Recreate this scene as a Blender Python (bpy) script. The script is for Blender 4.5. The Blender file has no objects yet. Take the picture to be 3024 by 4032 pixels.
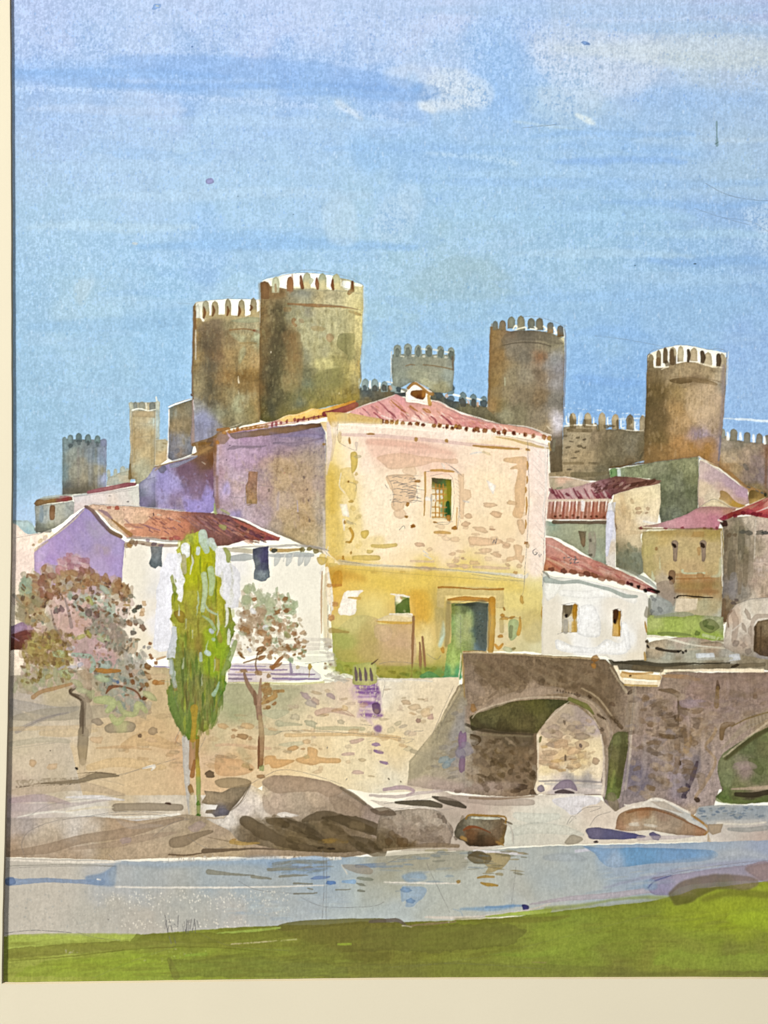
import bpy, math
import numpy as np

# ------------------------------------------------------------------ camera, light, exposure
S = 0.00014                                   # metres per sheet unit
def wx(x): return (x-1512)*S
def wy(y): return (2016-y)*S
scene = bpy.context.scene
CAM_H = 0.52
cam = bpy.data.cameras.new('camera'); cam_ob = bpy.data.objects.new('camera', cam)
scene.collection.objects.link(cam_ob); scene.camera = cam_ob
cam_ob.location = (0, 0, CAM_H); cam_ob.rotation_euler = (0, 0, 0)
cam.sensor_fit = 'VERTICAL'; cam.angle = 2*math.atan(2016*S/CAM_H); cam.clip_start = .01; cam.clip_end = 50
world = bpy.data.worlds.new('World'); scene.world = world; world.use_nodes = True
world.node_tree.nodes['Background'].inputs[0].default_value = (.93, .96, 1, 1)
world.node_tree.nodes['Background'].inputs[1].default_value = .07
def area(name, loc, size, power, col):
    l = bpy.data.lights.new(name, 'AREA'); l.shape = 'SQUARE'; l.size = size; l.energy = power; l.color = col
    o = bpy.data.objects.new(name, l); scene.collection.objects.link(o); o.location = loc
    import mathutils
    o.rotation_euler = (-mathutils.Vector(loc)).to_track_quat('-Z', 'Y').to_euler()
    return o
area('key_light', (-3.6, 2.8, 1.7), .4, 560, (1, .985, .95))  # key lamp from the upper left, placed to suit the mat edge shadow
area('overhead_fill', (.3, .1, 2.6), 1.6, 20, (.97, .98, 1))  # unseen soft fill lamp added overhead to lift the shadows
scene.view_settings.view_transform = 'Standard'; scene.view_settings.look = 'None'
scene.view_settings.exposure = 0; scene.view_settings.gamma = 1; scene.view_settings.use_curve_mapping = False

# ------------------------------------------------------------------ helpers, materials
def mesh_obj(name, verts, faces, mat, parent=None):
    me = bpy.data.meshes.new(name); me.from_pydata(verts, [], faces); me.update()
    o = bpy.data.objects.new(name, me); scene.collection.objects.link(o)
    if mat: me.materials.append(mat)
    if parent: o.parent = parent
    return o
def empty(name, label, cat):
    o = bpy.data.objects.new(name, None); scene.collection.objects.link(o)
    o['label'] = label; o['category'] = cat; o.empty_display_size = .02
    return o
def card_mat(name, col, rough, var, bump, scale):
    m = bpy.data.materials.new(name); m.use_nodes = True; n = m.node_tree.nodes; l = m.node_tree.links
    b = n['Principled BSDF']; b.inputs['Roughness'].default_value = rough; b.inputs['Specular IOR Level'].default_value = .12
    tc = n.new('ShaderNodeTexCoord'); big = n.new('ShaderNodeTexNoise'); big.inputs['Scale'].default_value = 16; big.inputs['Detail'].default_value = 5
    fine = n.new('ShaderNodeTexNoise'); fine.inputs['Scale'].default_value = scale; fine.inputs['Detail'].default_value = 6; fine.inputs['Roughness'].default_value = .7
    l.new(tc.outputs['Object'], big.inputs['Vector']); l.new(tc.outputs['Object'], fine.inputs['Vector'])
    add = n.new('ShaderNodeMath'); add.operation = 'ADD'; l.new(big.outputs[0], add.inputs[0]); l.new(fine.outputs[0], add.inputs[1])
    ramp = n.new('ShaderNodeMapRange'); ramp.inputs[1].default_value = .6; ramp.inputs[2].default_value = 1.4; ramp.inputs[3].default_value = 1-var; ramp.inputs[4].default_value = 1+var
    l.new(add.outputs[0], ramp.inputs[0])
    mul = n.new('ShaderNodeVectorMath'); mul.operation = 'SCALE'; mul.inputs[0].default_value = col; l.new(ramp.outputs[0], mul.inputs['Scale'])
    l.new(mul.outputs[0], b.inputs['Base Color'])
    bp = n.new('ShaderNodeBump'); bp.inputs['Strength'].default_value = 1; bp.inputs['Distance'].default_value = bump
    l.new(fine.outputs[0], bp.inputs['Height']); l.new(bp.outputs[0], b.inputs['Normal'])
    return m
MAT_FACE = card_mat('cream mat board', (.745, .675, .505), .85, .03, .000012, 900)
MAT_CORE = card_mat('mat board core', (.44, .37, .25), .9, .10, .00003, 1400)
MAT_PAPER = card_mat('paper sheet', (.78, .74, .65), .9, .02, .00001, 900)
MAT_BACK = card_mat('grey backing board', (.42, .38, .32), .9, .05, .00001, 400)
MAT_TABLE = card_mat('brown table top', (.22, .14, .09), .5, .15, .00004, 60)
def pigment_mat():
    m = bpy.data.materials.new('watercolour pigment on cold pressed paper'); m.use_nodes = True; n = m.node_tree.nodes; l = m.node_tree.links
    b = n['Principled BSDF']; b.inputs['Roughness'].default_value = .9; b.inputs['Specular IOR Level'].default_value = .1
    at = n.new('ShaderNodeAttribute'); at.attribute_name = 'pigment'
    tc = n.new('ShaderNodeTexCoord'); mp = n.new('ShaderNodeMapping'); mp.inputs['Scale'].default_value = (1, .45, 1)
    g = n.new('ShaderNodeTexNoise'); g.inputs['Scale'].default_value = 1500; g.inputs['Detail'].default_value = 3; g.inputs['Roughness'].default_value = .6
    l.new(tc.outputs['Object'], mp.inputs['Vector']); l.new(mp.outputs[0], g.inputs['Vector'])
    r = n.new('ShaderNodeMapRange'); r.inputs[1].default_value = .3; r.inputs[2].default_value = .7; r.inputs[3].default_value = .975; r.inputs[4].default_value = 1.025
    l.new(g.outputs[0], r.inputs[0])
    mul = n.new('ShaderNodeVectorMath'); mul.operation = 'SCALE'; l.new(at.outputs['Color'], mul.inputs[0]); l.new(r.outputs[0], mul.inputs['Scale'])
    l.new(mul.outputs[0], b.inputs['Base Color'])
    bp = n.new('ShaderNodeBump'); bp.inputs['Strength'].default_value = 1; bp.inputs['Distance'].default_value = .000009
    l.new(g.outputs[0], bp.inputs['Height']); l.new(bp.outputs[0], b.inputs['Normal'])
    return m
MAT_PIG = pigment_mat()

# ------------------------------------------------------------------ table top, backing board
def slab(name, x0, y0, x1, y1, z0, z1, mat, parent=None):
    v = [(x, y, z) for z in (z0, z1) for x, y in ((x0, y0), (x1, y0), (x1, y1), (x0, y1))]
    return mesh_obj(name, v, [(3, 2, 1, 0), (4, 5, 6, 7), (0, 1, 5, 4), (1, 2, 6, 5), (2, 3, 7, 6), (3, 0, 4, 7)], mat, parent)
t = slab('table_top', -.9, -.7, 1.1, .9, -.036, -.0040, MAT_TABLE); t['kind'] = 'structure'
bb = slab('backing_board', wx(-560), wy(4440), wx(3800), wy(-760), -.0040, -.00052, MAT_BACK)
bb['label'] = 'grey backing board lying under the watercolour sheet and its cream mat'; bb['category'] = 'backing board'
ALB = .9
# ------------------------------------------------------------------ watercolour engine
# The picture on the sheet is painted stroke by stroke into a pigment array (numpy); every cell of
# it becomes a face of the painted sheet, and the faces of one painted thing form one mesh.
SC = 0.4                      # cells per sheet unit (1 unit = 0.14 mm of paper)
X0, Y0, X1, Y1 = -40, -260, 3290, 3925
CW, CH = int((X1-X0)*SC), int((Y1-Y0)*SC)
rng = np.random.RandomState(7)
def up(a, h, w):
    ys = np.linspace(0, a.shape[0]-1.001, h); xs = np.linspace(0, a.shape[1]-1.001, w)
    yi = ys.astype(int); xi = xs.astype(int); fy = (ys-yi)[:, None]; fx = (xs-xi)[None, :]
    fy = fy*fy*(3-2*fy); fx = fx*fx*(3-2*fx)
    if a.ndim == 3: fy = fy[..., None]; fx = fx[..., None]
    a0 = a[yi]; a1 = a[yi+1]
    return ((a0[:, xi]*(1-fx)+a0[:, xi+1]*fx)*(1-fy) + (a1[:, xi]*(1-fx)+a1[:, xi+1]*fx)*fy).astype(np.float32)
def vnoise(cx, cy=None):      # value noise with blobs cx by cy cells, -1..1
    cy = cy or cx
    return up(rng.uniform(-1, 1, (int(CH/cy)+3, int(CW/cx)+3)).astype(np.float32), CH, CW)
def box(a, r):
    if r < 1: return a
    for ax in (0, 1):
        n = a.shape[ax]
        p = [(0, 0), (0, 0)]; p[ax] = (r+1, r)
        c = np.cumsum(np.pad(a, p, mode='edge'), axis=ax, dtype=np.float64)
        a = ((c[2*r+1:] - c[:n]) if ax == 0 else (c[:, 2*r+1:] - c[:, :n]))/(2*r+1)
    return a.astype(np.float32)
def blur(a, r): return box(box(a, r), r)
N_big = vnoise(60)*.6 + vnoise(25)*.4
N_mid = vnoise(14)*.5 + vnoise(7)*.5
N_fine = vnoise(3.2)*.6 + vnoise(1.7)*.6
N_vert = vnoise(2.2, 14)*.6 + vnoise(1.3, 5)*.5
N_hor = vnoise(30, 5)*.6+vnoise(12, 3)*.4
NB = vnoise(16, 24)*.55+vnoise(7, 9)*.35+vnoise(3)*.15
NB2 = vnoise(30, 12)*.5+vnoise(9, 7)*.4+vnoise(3)*.15
WXF = vnoise(9)*.6 + vnoise(4)*.5
WYF = vnoise(9)*.6 + vnoise(4)*.5
C = np.ones((CH, CW, 3), np.float32)*np.array([.955, .925, .86], np.float32)
ID = np.zeros((CH, CW), np.int16)
PARTS = [None]                # (name, label, parent index)
STAMP = [0]
DS = .89
TINT = (1, 1, 1)
VW = [0., 0., 1.]
def V(x0, y0, k): VW[:] = [x0, y0, k]
def pt(s):
    if isinstance(s, str): s = [float(t) for t in s.split()]
    a = np.array(s, float).reshape(-1, 2)
    return np.stack([VW[0]+a[:, 0]/VW[2], VW[1]+a[:, 1]/VW[2]], 1)
def hx(c):
    if not isinstance(c, str): return np.array(c, np.float32)
    c = c.lstrip('#')
    if len(c) == 3: c = ''.join(q*2 for q in c)
    v = np.array([int(c[i:i+2], 16)/255 for i in (0, 2, 4)], np.float32)
    m = v.mean()
    return (m+(v-m)*DS)*np.array(TINT, np.float32)
def catmull(p, closed, n=6):
    m = len(p)
    if m < 3: return p
    out = []
    for i in range(m if closed else m-1):
        if closed: a, b, c, d = p[(i-1) % m], p[i], p[(i+1) % m], p[(i+2) % m]
        else: a, b, c, d = p[max(i-1, 0)], p[i], p[i+1], p[min(i+2, m-1)]
        for t in np.arange(n)/n:
            out.append(.5*((2*b)+(c-a)*t+(2*a-5*b+4*c-d)*t*t+(3*b-a-3*c+d)*t**3))
    if not closed: out.append(p[-1])
    return np.array(out)
def densify(p, step=9):
    out = []
    for i in range(len(p)):
        a, b = p[i], p[(i+1) % len(p)]
        n = max(1, int(np.hypot(*(b-a))/step))
        for t in range(n): out.append(a+(b-a)*t/n)
    return np.array(out)
def wob(p, w):
    if w <= 0: return p
    cx = np.clip(((p[:, 0]-X0)*SC).astype(int), 0, CW-1); cy = np.clip(((p[:, 1]-Y0)*SC).astype(int), 0, CH-1)
    return p + w*np.stack([WXF[cy, cx], WYF[cy, cx]], 1)
def raster(p, pad=4, soft=0):
    q = np.stack([(p[:, 0]-X0)*SC, (p[:, 1]-Y0)*SC], 1)
    x0 = max(0, int(q[:, 0].min())-pad); x1 = min(CW, int(q[:, 0].max())+pad+1)
    y0 = max(0, int(q[:, 1].min())-pad); y1 = min(CH, int(q[:, 1].max())+pad+1)
    if x1 <= x0 or y1 <= y0: return None
    s = 3; w = (x1-x0)*s; h = (y1-y0)*s
    T = np.zeros((h, w+1), np.int16)
    q = (q-[x0, y0])*s; r = np.roll(q, -1, 0)
    for (ax, ay), (bx, by) in zip(q, r):
        if ay == by: continue
        sg = 1
        if ay > by: ax, ay, bx, by, sg = bx, by, ax, ay, -1
        ya = max(0, int(math.ceil(ay-.5))); yb = min(h, int(math.ceil(by-.5)))
        if yb <= ya: continue
        rows = np.arange(ya, yb); xs = ax+(rows+.5-ay)*(bx-ax)/(by-ay)
        xi = np.clip(np.ceil(xs-.5).astype(int), 0, w)
        np.add.at(T, (rows, xi), sg)
    M = (np.cumsum(T[:, :w], 1) != 0).astype(np.float32).reshape(y1-y0, s, x1-x0, s).mean((1, 3))
    if soft: M = blur(M, soft)
    return M, slice(y0, y1), slice(x0, x1)
def colfield(col, ys, xs):
    if isinstance(col, (str, tuple, np.ndarray)): return hx(col)
    h = ys.stop-ys.start; w = xs.stop-xs.start; st = 4
    yy, xx = np.mgrid[0:h+st:st, 0:w+st:st].astype(np.float32)
    X = X0+(xx+xs.start)/SC; Y = Y0+(yy+ys.start)/SC
    iy = np.clip(yy.astype(int)+ys.start, 0, CH-1); ix = np.clip(xx.astype(int)+xs.start, 0, CW-1)
    L = max(h, w)/SC
    X = X+WXF[iy, ix]*10+N_big[iy, ix]*L*.045; Y = Y+WYF[iy, ix]*10+N_big[ix % CH, iy % CW]*L*.045
    acc = 0; ws = 0
    eps = (L*.035)**2
    for (x, y, c) in col:
        px, py = pt([x, y])[0]
        wt = 1/((X-px)**2+(Y-py)**2+eps)**2.1*1e8
        acc = acc+wt[..., None]*hx(c); ws = ws+wt
    return up((acc/ws[..., None]).astype(np.float32), h+st, w+st)[:h, :w]
def comp(M, ys, xs, col, a, e, g, d, mul):
    cf = colfield(col, ys, xs)
    fine, mid, vert = N_fine[ys, xs], N_mid[ys, xs], N_vert[ys, xs]
    v = 1+g*(.8*fine+.3*mid+.5*vert)
    if e > 0:
        r = 2 if min(M.shape) < 40 else 3
        B = blur(M, r)
        v = v*(1-e*np.clip(1-B, 0, 1)*M)+e*.10*np.clip(B*B-.5, 0, 1)
    if M.size > 2500:      # overlapping glazes with drying edges
        k = max(0, min(g, .2)-.05)*.5
        for nb, th in ((NB, .12), (NB2, .2)):
            q = nb[ys, xs]; m = np.clip((q-th)*11+.5, 0, 1); m2 = np.clip((-q-.3)*11, 0, 1)
            v = v*(1-k*m-k*1.3*m*(1-m)*4+k*.55*m2)
    tgt = np.clip(cf*v[..., None], 0, 1)
    al = M*a*(np.clip(1+g*1.2*fine, 0, 1.15) if a < .95 else 1)
    if d > 0: al = al*np.clip((fine*.4+mid*.25+.5+vert*.2-d)*3, 0, 1)
    al = np.clip(al, 0, 1)[..., None]
    base = C[ys, xs]
    C[ys, xs] = base*(1-al)+(base*tgt if mul else tgt)*al
def paint(p, col, a, e, g, d, soft, mul):
    r = raster(p, 4+soft*3, soft)
    if r is None: return
    M, ys, xs = r
    comp(M, ys, xs, col, a, e, g, d, mul)
    if STAMP[0]: 
        s = ID[ys, xs]; s[M > .5] = STAMP[0]
def part(name, label=None, up_=0, on=True):
    PARTS.append((name, label, up_)); i = len(PARTS)-1
    if on: STAMP[0] = i
    return i
def off(): STAMP[0] = 0
def on(i): STAMP[0] = i
def W(pts, col, a=1., sm=0, e=.2, g=.07, d=0, soft=0, w=2.2, mul=0):
    p = pt(pts)
    if sm: p = catmull(p, True)
    paint(wob(densify(p), w), col, a, e, g, d, soft, mul)
def Wm(pts, col, a=1., **k): W(pts, col, a, mul=1, **k)
def O(pts, col, a=1., **k): W(pts, col, a, sm=1, **k)
def SS(pts, wd, col, a=1., e=.17, g=.07, d=0, soft=0, w=1.6, mul=0, sm=1):
    p = pt(pts)
    if sm: p = catmull(p, False, 5)
    if not isinstance(wd, (tuple, list)): wd = (wd, wd)
    t = np.linspace(0, 1, len(p)); hw = np.interp(t, np.linspace(0, 1, len(wd)), wd)/VW[2]/2
    dx = np.gradient(p, axis=0); n = np.stack([-dx[:, 1], dx[:, 0]], 1)
    n = n/np.maximum(np.hypot(n[:, 0], n[:, 1]), 1e-6)[:, None]
    L = p+n*hw[:, None]; Rr = p-n*hw[:, None]
    def cap(c, dr, r, sgn):
        th = math.atan2(dr[1], dr[0])
        return [c+r*np.array([math.cos(th+q), math.sin(th+q)]) for q in (sgn*np.array([1.05, .5, 0, -.5, -1.05]))]
    poly = list(L)+cap(p[-1], dx[-1], hw[-1], 1)+list(Rr[::-1])+cap(p[0], -dx[0], hw[0], 1)
    paint(wob(densify(np.array(poly), 8), w), col, a, e, g, d, soft, mul)
def ink(pts, col='6b6a70', wd=1.3, a=.55, sm=1):   # pencil line, width in sheet units
    st = STAMP[0]; STAMP[0] = 0
    SS(pts, wd*VW[2]*1.6, col, a*.95, e=0, g=.1, d=.18, w=1.2, sm=sm)
    STAMP[0] = st
def dab(x, y, L, T, ang, col, a=1., e=.28, g=.06):   # one brush touch: length, thickness in view units, angle in degrees
    th = np.linspace(0, 2*math.pi, 13)[:-1]
    r = 1+rng.uniform(-.22, .22, 12)
    cx = np.sign(np.cos(th))*np.abs(np.cos(th))**.8*L/2*r; cy = np.sin(th)*T/2*r
    q = math.radians(ang); px = cx*math.cos(q)-cy*math.sin(q); py = cx*math.sin(q)+cy*math.cos(q)
    p = pt(np.stack([x+px, y+py], 1).ravel())
    paint(catmull(p, True, 3), col, a, e, g, 0, 0, 0)
def D(pts, L, T, ang, cols, a=.9, jl=.35, ja=12, **k):
    p = np.array([float(t) for t in pts.split()]).reshape(-1, 2)
    cols = cols.split() if isinstance(cols, str) else cols
    for x, y in p:
        dab(x, y, L*(1+rng.uniform(-jl, jl)), T*(1+rng.uniform(-jl, jl)), ang+rng.uniform(-ja, ja), cols[rng.randint(len(cols))], a*rng.uniform(.8, 1), **k)
def inside(p, x, y):
    c = False
    for i in range(len(p)):
        (ax, ay), (bx, by) = p[i], p[i-1]
        if (ay > y) != (by > y) and x < (bx-ax)*(y-ay)/(by-ay)+ax: c = not c
    return c
def R(poly, n, L, T, ang, cols, a=.85, jl=.45, ja=15, **k):
    p = np.array([float(t) for t in poly.split()]).reshape(-1, 2)
    cols = cols.split(); lo, hi = p.min(0), p.max(0); c = 0; t = 0
    while c < n and t < n*30:
        t += 1; x = rng.uniform(lo[0], hi[0]); y = rng.uniform(lo[1], hi[1])
        if inside(p, x, y):
            c += 1
            dab(x, y, L*(1+rng.uniform(-jl, jl)), T*(1+rng.uniform(-jl, jl)), ang+rng.uniform(-ja, ja), cols[rng.randint(len(cols))], a*rng.uniform(.7, 1), **k)
# ---------------------------------------------------------------- painted sky
DS = .89
TINT = (1.0, 1.012, 1.0)
FULL = (0, 0, .5486)
V(*FULL)
part('painted_sky', 'pale blue brushed wash of sky with lavender and white cloud patches')
W('-40 -160 1850 -160 1850 1180 -40 1180', [
 (30, -100, 'a6b6e2'), (600, -120, 'b0c0ea'), (1200, -120, 'b2c6ec'), (1750, -100, 'a2b2e4'),
 (60, 20, 'a9bbe6'), (350, 30, 'b2c4ec'), (700, 40, 'b8caf0'), (950, 60, 'bccbf0'), (1150, 40, 'a6c2f0'), (1350, 50, 'afc6ec'), (1630, 30, 'acbcea'),
 (60, 100, 'aec0e8'), (300, 90, 'b0c6ec'), (600, 110, 'b8c8f0'), (880, 130, 'b6c9ee'), (1080, 140, '9dc0f0'), (1300, 110, 'bccde8'), (1500, 130, 'b6cae2'), (1640, 110, 'b2c6e2'),
 (50, 160, '8fb0e6'), (200, 165, '92b4e6'), (400, 170, '8eb3e8'), (600, 175, '8cb2ea'), (760, 190, '8fb4ec'), (880, 210, '98bcf0'), (1060, 180, '93bcf2'), (1350, 170, 'b4c8ec'), (1600, 170, 'b2c6e2'),
 (50, 210, 'a0bce4'), (200, 200, 'a6c0e8'), (330, 215, 'b0c4ea'), (520, 225, 'a4c2ea'), (700, 240, 'a6c6ec'), (980, 210, 'b6cce8'), (1120, 240, '9bc0ee'), (1260, 240, 'a8c6e8'), (1450, 240, 'a0c0ea'), (1620, 240, 'a2c0e8'),
 (60, 300, 'a4bee2'), (250, 300, 'a6c2e8'), (500, 300, 'a5c5ea'), (750, 310, 'a6c8ec'), (950, 300, '98c0ec'), (1150, 330, '9ec4ea'), (1400, 330, '9ac0ec'), (1600, 330, 'a8c6e2'),
 (60, 400, 'a4c2e2'), (250, 390, 'a9c6e8'), (450, 400, 'a9c8e8'), (700, 400, 'a6c8ea'), (900, 400, '98c0ec'), (1100, 400, 'a0c6ea'), (1300, 400, '9cc2ec'), (1560, 410, 'a6c6e8'),
 (60, 480, 'a0c2e0'), (250, 470, 'a6c8e6'), (500, 470, 'a4c8e8'), (800, 470, 'a8cbe6'), (1000, 480, 'a2c8e8'), (1300, 480, '9ac4e8'), (1640, 480, '98bce8'),
 (60, 560, '9cc0e2'), (250, 540, '9cc2e6'), (450, 540, '96bdea'), (700, 560, 'a2c8e8'), (1000, 570, 'a4c6da'), (1250, 570, 'a2c8e6'), (1500, 560, '98c0ea'), (1640, 560, '96bcea'),
 (60, 680, '9abfe0'), (180, 640, 'a6c8e0'), (350, 640, '98c2e6'), (500, 610, 'a8cce6'), (850, 650, 'a4c8de'), (1000, 680, '9cc4e6'), (1250, 680, '9cc4ea'), (1500, 670, '98c0ea'),
 (60, 780, '9abfde'), (200, 780, 'a0c4e0'), (350, 760, '98c2e8'), (820, 780, '9ec6ec'), (1000, 790, '94c0ee'), (1300, 790, '8fbaec'), (1640, 760, '94b8ec'),
 (60, 880, '98bedc'), (250, 860, '9cc2e2'), (380, 880, '96c0e6'), (1330, 870, '84b4ee'), (1600, 850, '9cc0ee'),
 (60, 980, '98bddc'), (200, 1000, '9cc0e0'), (1640, 930, '94bcf0'), (60, 1060, '9cc0dc'), (60, 1100, 'b4ccee')], g=.06, e=0, w=0)
off()
# broken granulation, lifted patches and brush bands
W('-40 -160 1850 -160 1850 200 -40 140', 'cfd6f4', .28, e=0, d=.4, g=.1, w=0, soft=20)
W('30 120 1850 -30 1850 600 30 700', 'bcd4f4', .22, e=0, d=.45, g=.1, w=0, soft=20)
W('30 500 1850 500 1850 1180 30 1180', 'b6d4ee', .22, e=0, d=.45, g=.1, w=0, soft=20)
W('30 -160 1850 -160 1850 1180 30 1180', '7aa4e2', .3, e=0, d=.68, g=.1, w=0)
SS('30 148 200 158 420 150 640 168 800 192 960 205', (46, 56, 60, 40), '8cb2ea', .3, soft=4, e=0)
SS('30 190 300 200 520 218 700 232 860 258', (10, 14, 12, 10), 'bacdee', .5, soft=2, e=0, d=.3)
SS('730 222 780 256', (16, 10), 'd2dcec', .6, soft=2, e=0)
O('920 172 960 168 1010 176 1060 200 1050 232 980 238 930 240 900 226', 'c6d4e8', .75, soft=4, e=0, d=.1, w=8)
O('960 150 1010 158 1004 188 960 200 936 178', 'bccde8', .5, soft=4, e=0, w=8)
SS('915 228 935 238', 14, 'd8dfe8', .7, soft=2, e=0)
SS('890 168 900 190', 24, '8cbcf4', .6, soft=3, e=0)
SS('1065 40 1080 120 1070 200 1080 260', (50, 90, 110, 50), '98c0f2', .25, soft=8, e=0)
O('1150 70 1230 60 1350 66 1440 110 1400 180 1300 190 1200 160 1140 120', 'c2cfe8', .5, soft=8, e=0, d=.15, w=10)
O('1380 80 1500 70 1640 80 1700 130 1620 150 1500 140 1400 130', 'c2ced8', .5, soft=8, e=0, d=.1, w=10)
O('1130 188 1280 190 1300 240 1250 270 1160 254', 'b4cce2', .5, soft=6, e=0, d=.1, w=10)
SS('1245 248 1275 262 1285 266', (8, 14, 6), 'dde6ea', .75, soft=1, e=0)
SS('1110 262 1200 274 1300 284', (5, 4), 'b8cfe0', .6, soft=1, e=0)
SS('1180 320 1280 310 1400 320 1510 336', (6, 24, 24, 4), '8cb8f0', .4, soft=3, e=0)
SS('920 330 1020 338 1100 350 1120 358', (6, 12, 14, 6), 'c8dcec', .55, soft=2, e=0, d=.2)
SS('990 350 1085 350', 30, '90bcee', .3, soft=5, e=0)
O('755 300 800 300 830 340 810 372 770 360', '8cbaee', .45, soft=6, e=0)
O('830 430 880 420 900 470 860 520 800 500', 'b8d0e6', .5, soft=6, e=0, d=.2)
SS('440 520 640 520', 40, '8ab6ec', .35, soft=7, e=0)
SS('1350 210 1640 215', 44, '94baee', .4, soft=8, e=0)
SS('1380 300 1640 290', 34, 'acc6e0', .4, soft=6, e=0)
O('1370 370 1500 350 1640 380 1640 440 1500 430 1380 420', 'aac8e8', .4, soft=8, e=0)
SS('1500 450 1700 470', 60, '8ab2ec', .45, soft=8, e=0)
O('890 600 960 560 1010 552 1070 570 1110 610 1080 640 1000 650 900 640', '9fbcc8', .38, soft=3, e=0, w=6)
O('1600 450 1700 440 1700 520 1640 500', 'c4d6e8', .5, soft=5, e=0, d=.2)
O('1650 480 1700 520 1690 560 1640 530', 'bcd2ec', .5, soft=5, e=0, d=.2)
O('165 610 195 588 205 600 190 640 175 660 160 640', 'b8cddc', .5, soft=2, e=0)
O('130 640 160 660 180 690 140 700 110 680', 'a9c6dc', .4, soft=5, e=0)
R('60 300 1640 250 1640 800 60 850', 60, 120, 26, 3, 'a8c8ea 94bcea b0cdea 90b8ea', .22, e=0)
R('60 20 1640 20 1640 130 60 130', 900, 4, 3, 90, '7fa0e4 8fb0ec 7a98dc', .4, e=0)
R('60 130 900 150 700 330 60 300', 260, 4, 3, 90, '7f9ee0 8aaeea', .3, e=0)
R('60 250 600 250 500 420 60 420', 240, 4, 3, 90, '8a9fdc 86a8e4', .35, e=0)
R('950 20 1640 20 1640 220 950 220', 260, 4, 3, 90, '6f9ae6 7aa2e8', .45, e=0)
for y, x0, x1, w, c, a in ((22, 900, 1700, 30, 'a8c4ec', .3), (60, 1250, 1700, 26, 'a6c4ea', .35), (95, 1280, 1700, 22, 'bccdea', .4), (160, 40, 500, 22, '86b0ea', .35), (186, 200, 860, 16, '84aeea', .35), (205, 600, 1000, 14, '88b2ec', .35),
  (235, 60, 400, 20, 'b4c8ea', .35), (262, 300, 900, 24, 'aecbee', .35), (290, 1150, 1500, 16, '94bdf0', .4), (300, 1520, 1700, 10, 'b8d0ea', .5), (318, 700, 1150, 18, '98c0f0', .35), (345, 1200, 1480, 16, '8cb6f0', .4), (360, 80, 500, 26, 'aac8ea', .35), (372, 1000, 1300, 14, 'a8ccf0', .4),
  (395, 900, 1659, 22, '98c0f0', .3), (420, 200, 800, 26, 'b0cdea', .35), (440, 1300, 1659, 16, '8fbaf0', .35), (470, 950, 1500, 26, 'a4cbee', .4), (485, 60, 420, 22, 'b2cfe8', .4), (505, 1350, 1700, 18, 'a8ccec', .45), (512, 440, 760, 18, '98c2ee', .35), (530, 300, 900, 24, '92bdec', .4), (545, 1100, 1500, 20, 'b0d0ec', .4), (565, 1400, 1700, 22, '8eb8ec', .45),
  (590, 60, 330, 26, 'a2c6e6', .35), (600, 1250, 1650, 26, 'a4c8ec', .35), (640, 1100, 1659, 24, '96c0ee', .3), (700, 900, 1050, 20, '98c2ee', .3), (720, 1240, 1400, 24, '90bcf0', .35), (820, 1240, 1400, 22, '86b4f0', .4), (850, 60, 330, 26, 'a2c4e4', .3), (700, 60, 400, 30, '94bce2', .3), (650, 200, 420, 24, 'a6c8e6', .3)):
    n = (x1-x0)/3; SS([x0, y+rng.randint(-6, 7), x0+n, y+rng.randint(-6, 7), x0+2*n, y+rng.randint(-5, 9), x1, y+rng.randint(-6, 12)], (w*.4, w, w, w*.5), c, a*1.7, soft=2, e=.03, w=7)
R('30 20 1659 20 1659 560 30 560', 1500, 5, 3, 90, '7fa8e4 8ab2ea 90b6ea', .5, e=0); R('30 560 1659 560 1659 900 30 900', 900, 5, 3, 90, '78a8dc 86b4e4', .4, e=0); R('30 20 1659 20 1659 900 30 900', 1300, 8, 2.5, 90, 'c4d8f2 cfe0f6', .4, e=0)
O('830 150 900 140 920 170 880 190 840 180', 'c4d4ee', .5, soft=3, e=0, w=6); O('915 150 1000 150 1062 185 1060 222 1000 232 920 236 905 222 940 200', 'd0dcee', .55, soft=2, e=.04, w=10, d=.15); O('1160 90 1400 80 1430 140 1380 200 1280 215 1210 200 1150 130', 'ccd8f0', .45, soft=4, e=.03, w=12, d=.15); O('1190 100 1640 90 1660 140 1500 150 1350 130', 'ccd6dc', .45, soft=5, e=0, w=10)
O('1160 195 1240 190 1300 205 1290 235 1200 240', 'bcd0ea', .5, soft=2, e=.04, w=8, d=.12); O('700 440 760 430 770 520 720 530 700 490', 'bcd4ea', .5, soft=3, e=0, w=8); O('860 400 900 400 920 440 880 480', 'b8d2ea', .4, soft=3, e=0, w=8); SS('240 130 420 140 700 160 940 200', (20, 46, 50, 26), '80aae8', .4, soft=2, e=.05, w=6); SS('40 160 200 180 520 205', (24, 26, 10), '84aee8', .35, soft=2, e=.05, w=6); O('1060 100 1140 90 1160 190 1120 250 1060 250 1050 180', '90baf0', .25, soft=4, e=0, w=12)
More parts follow.
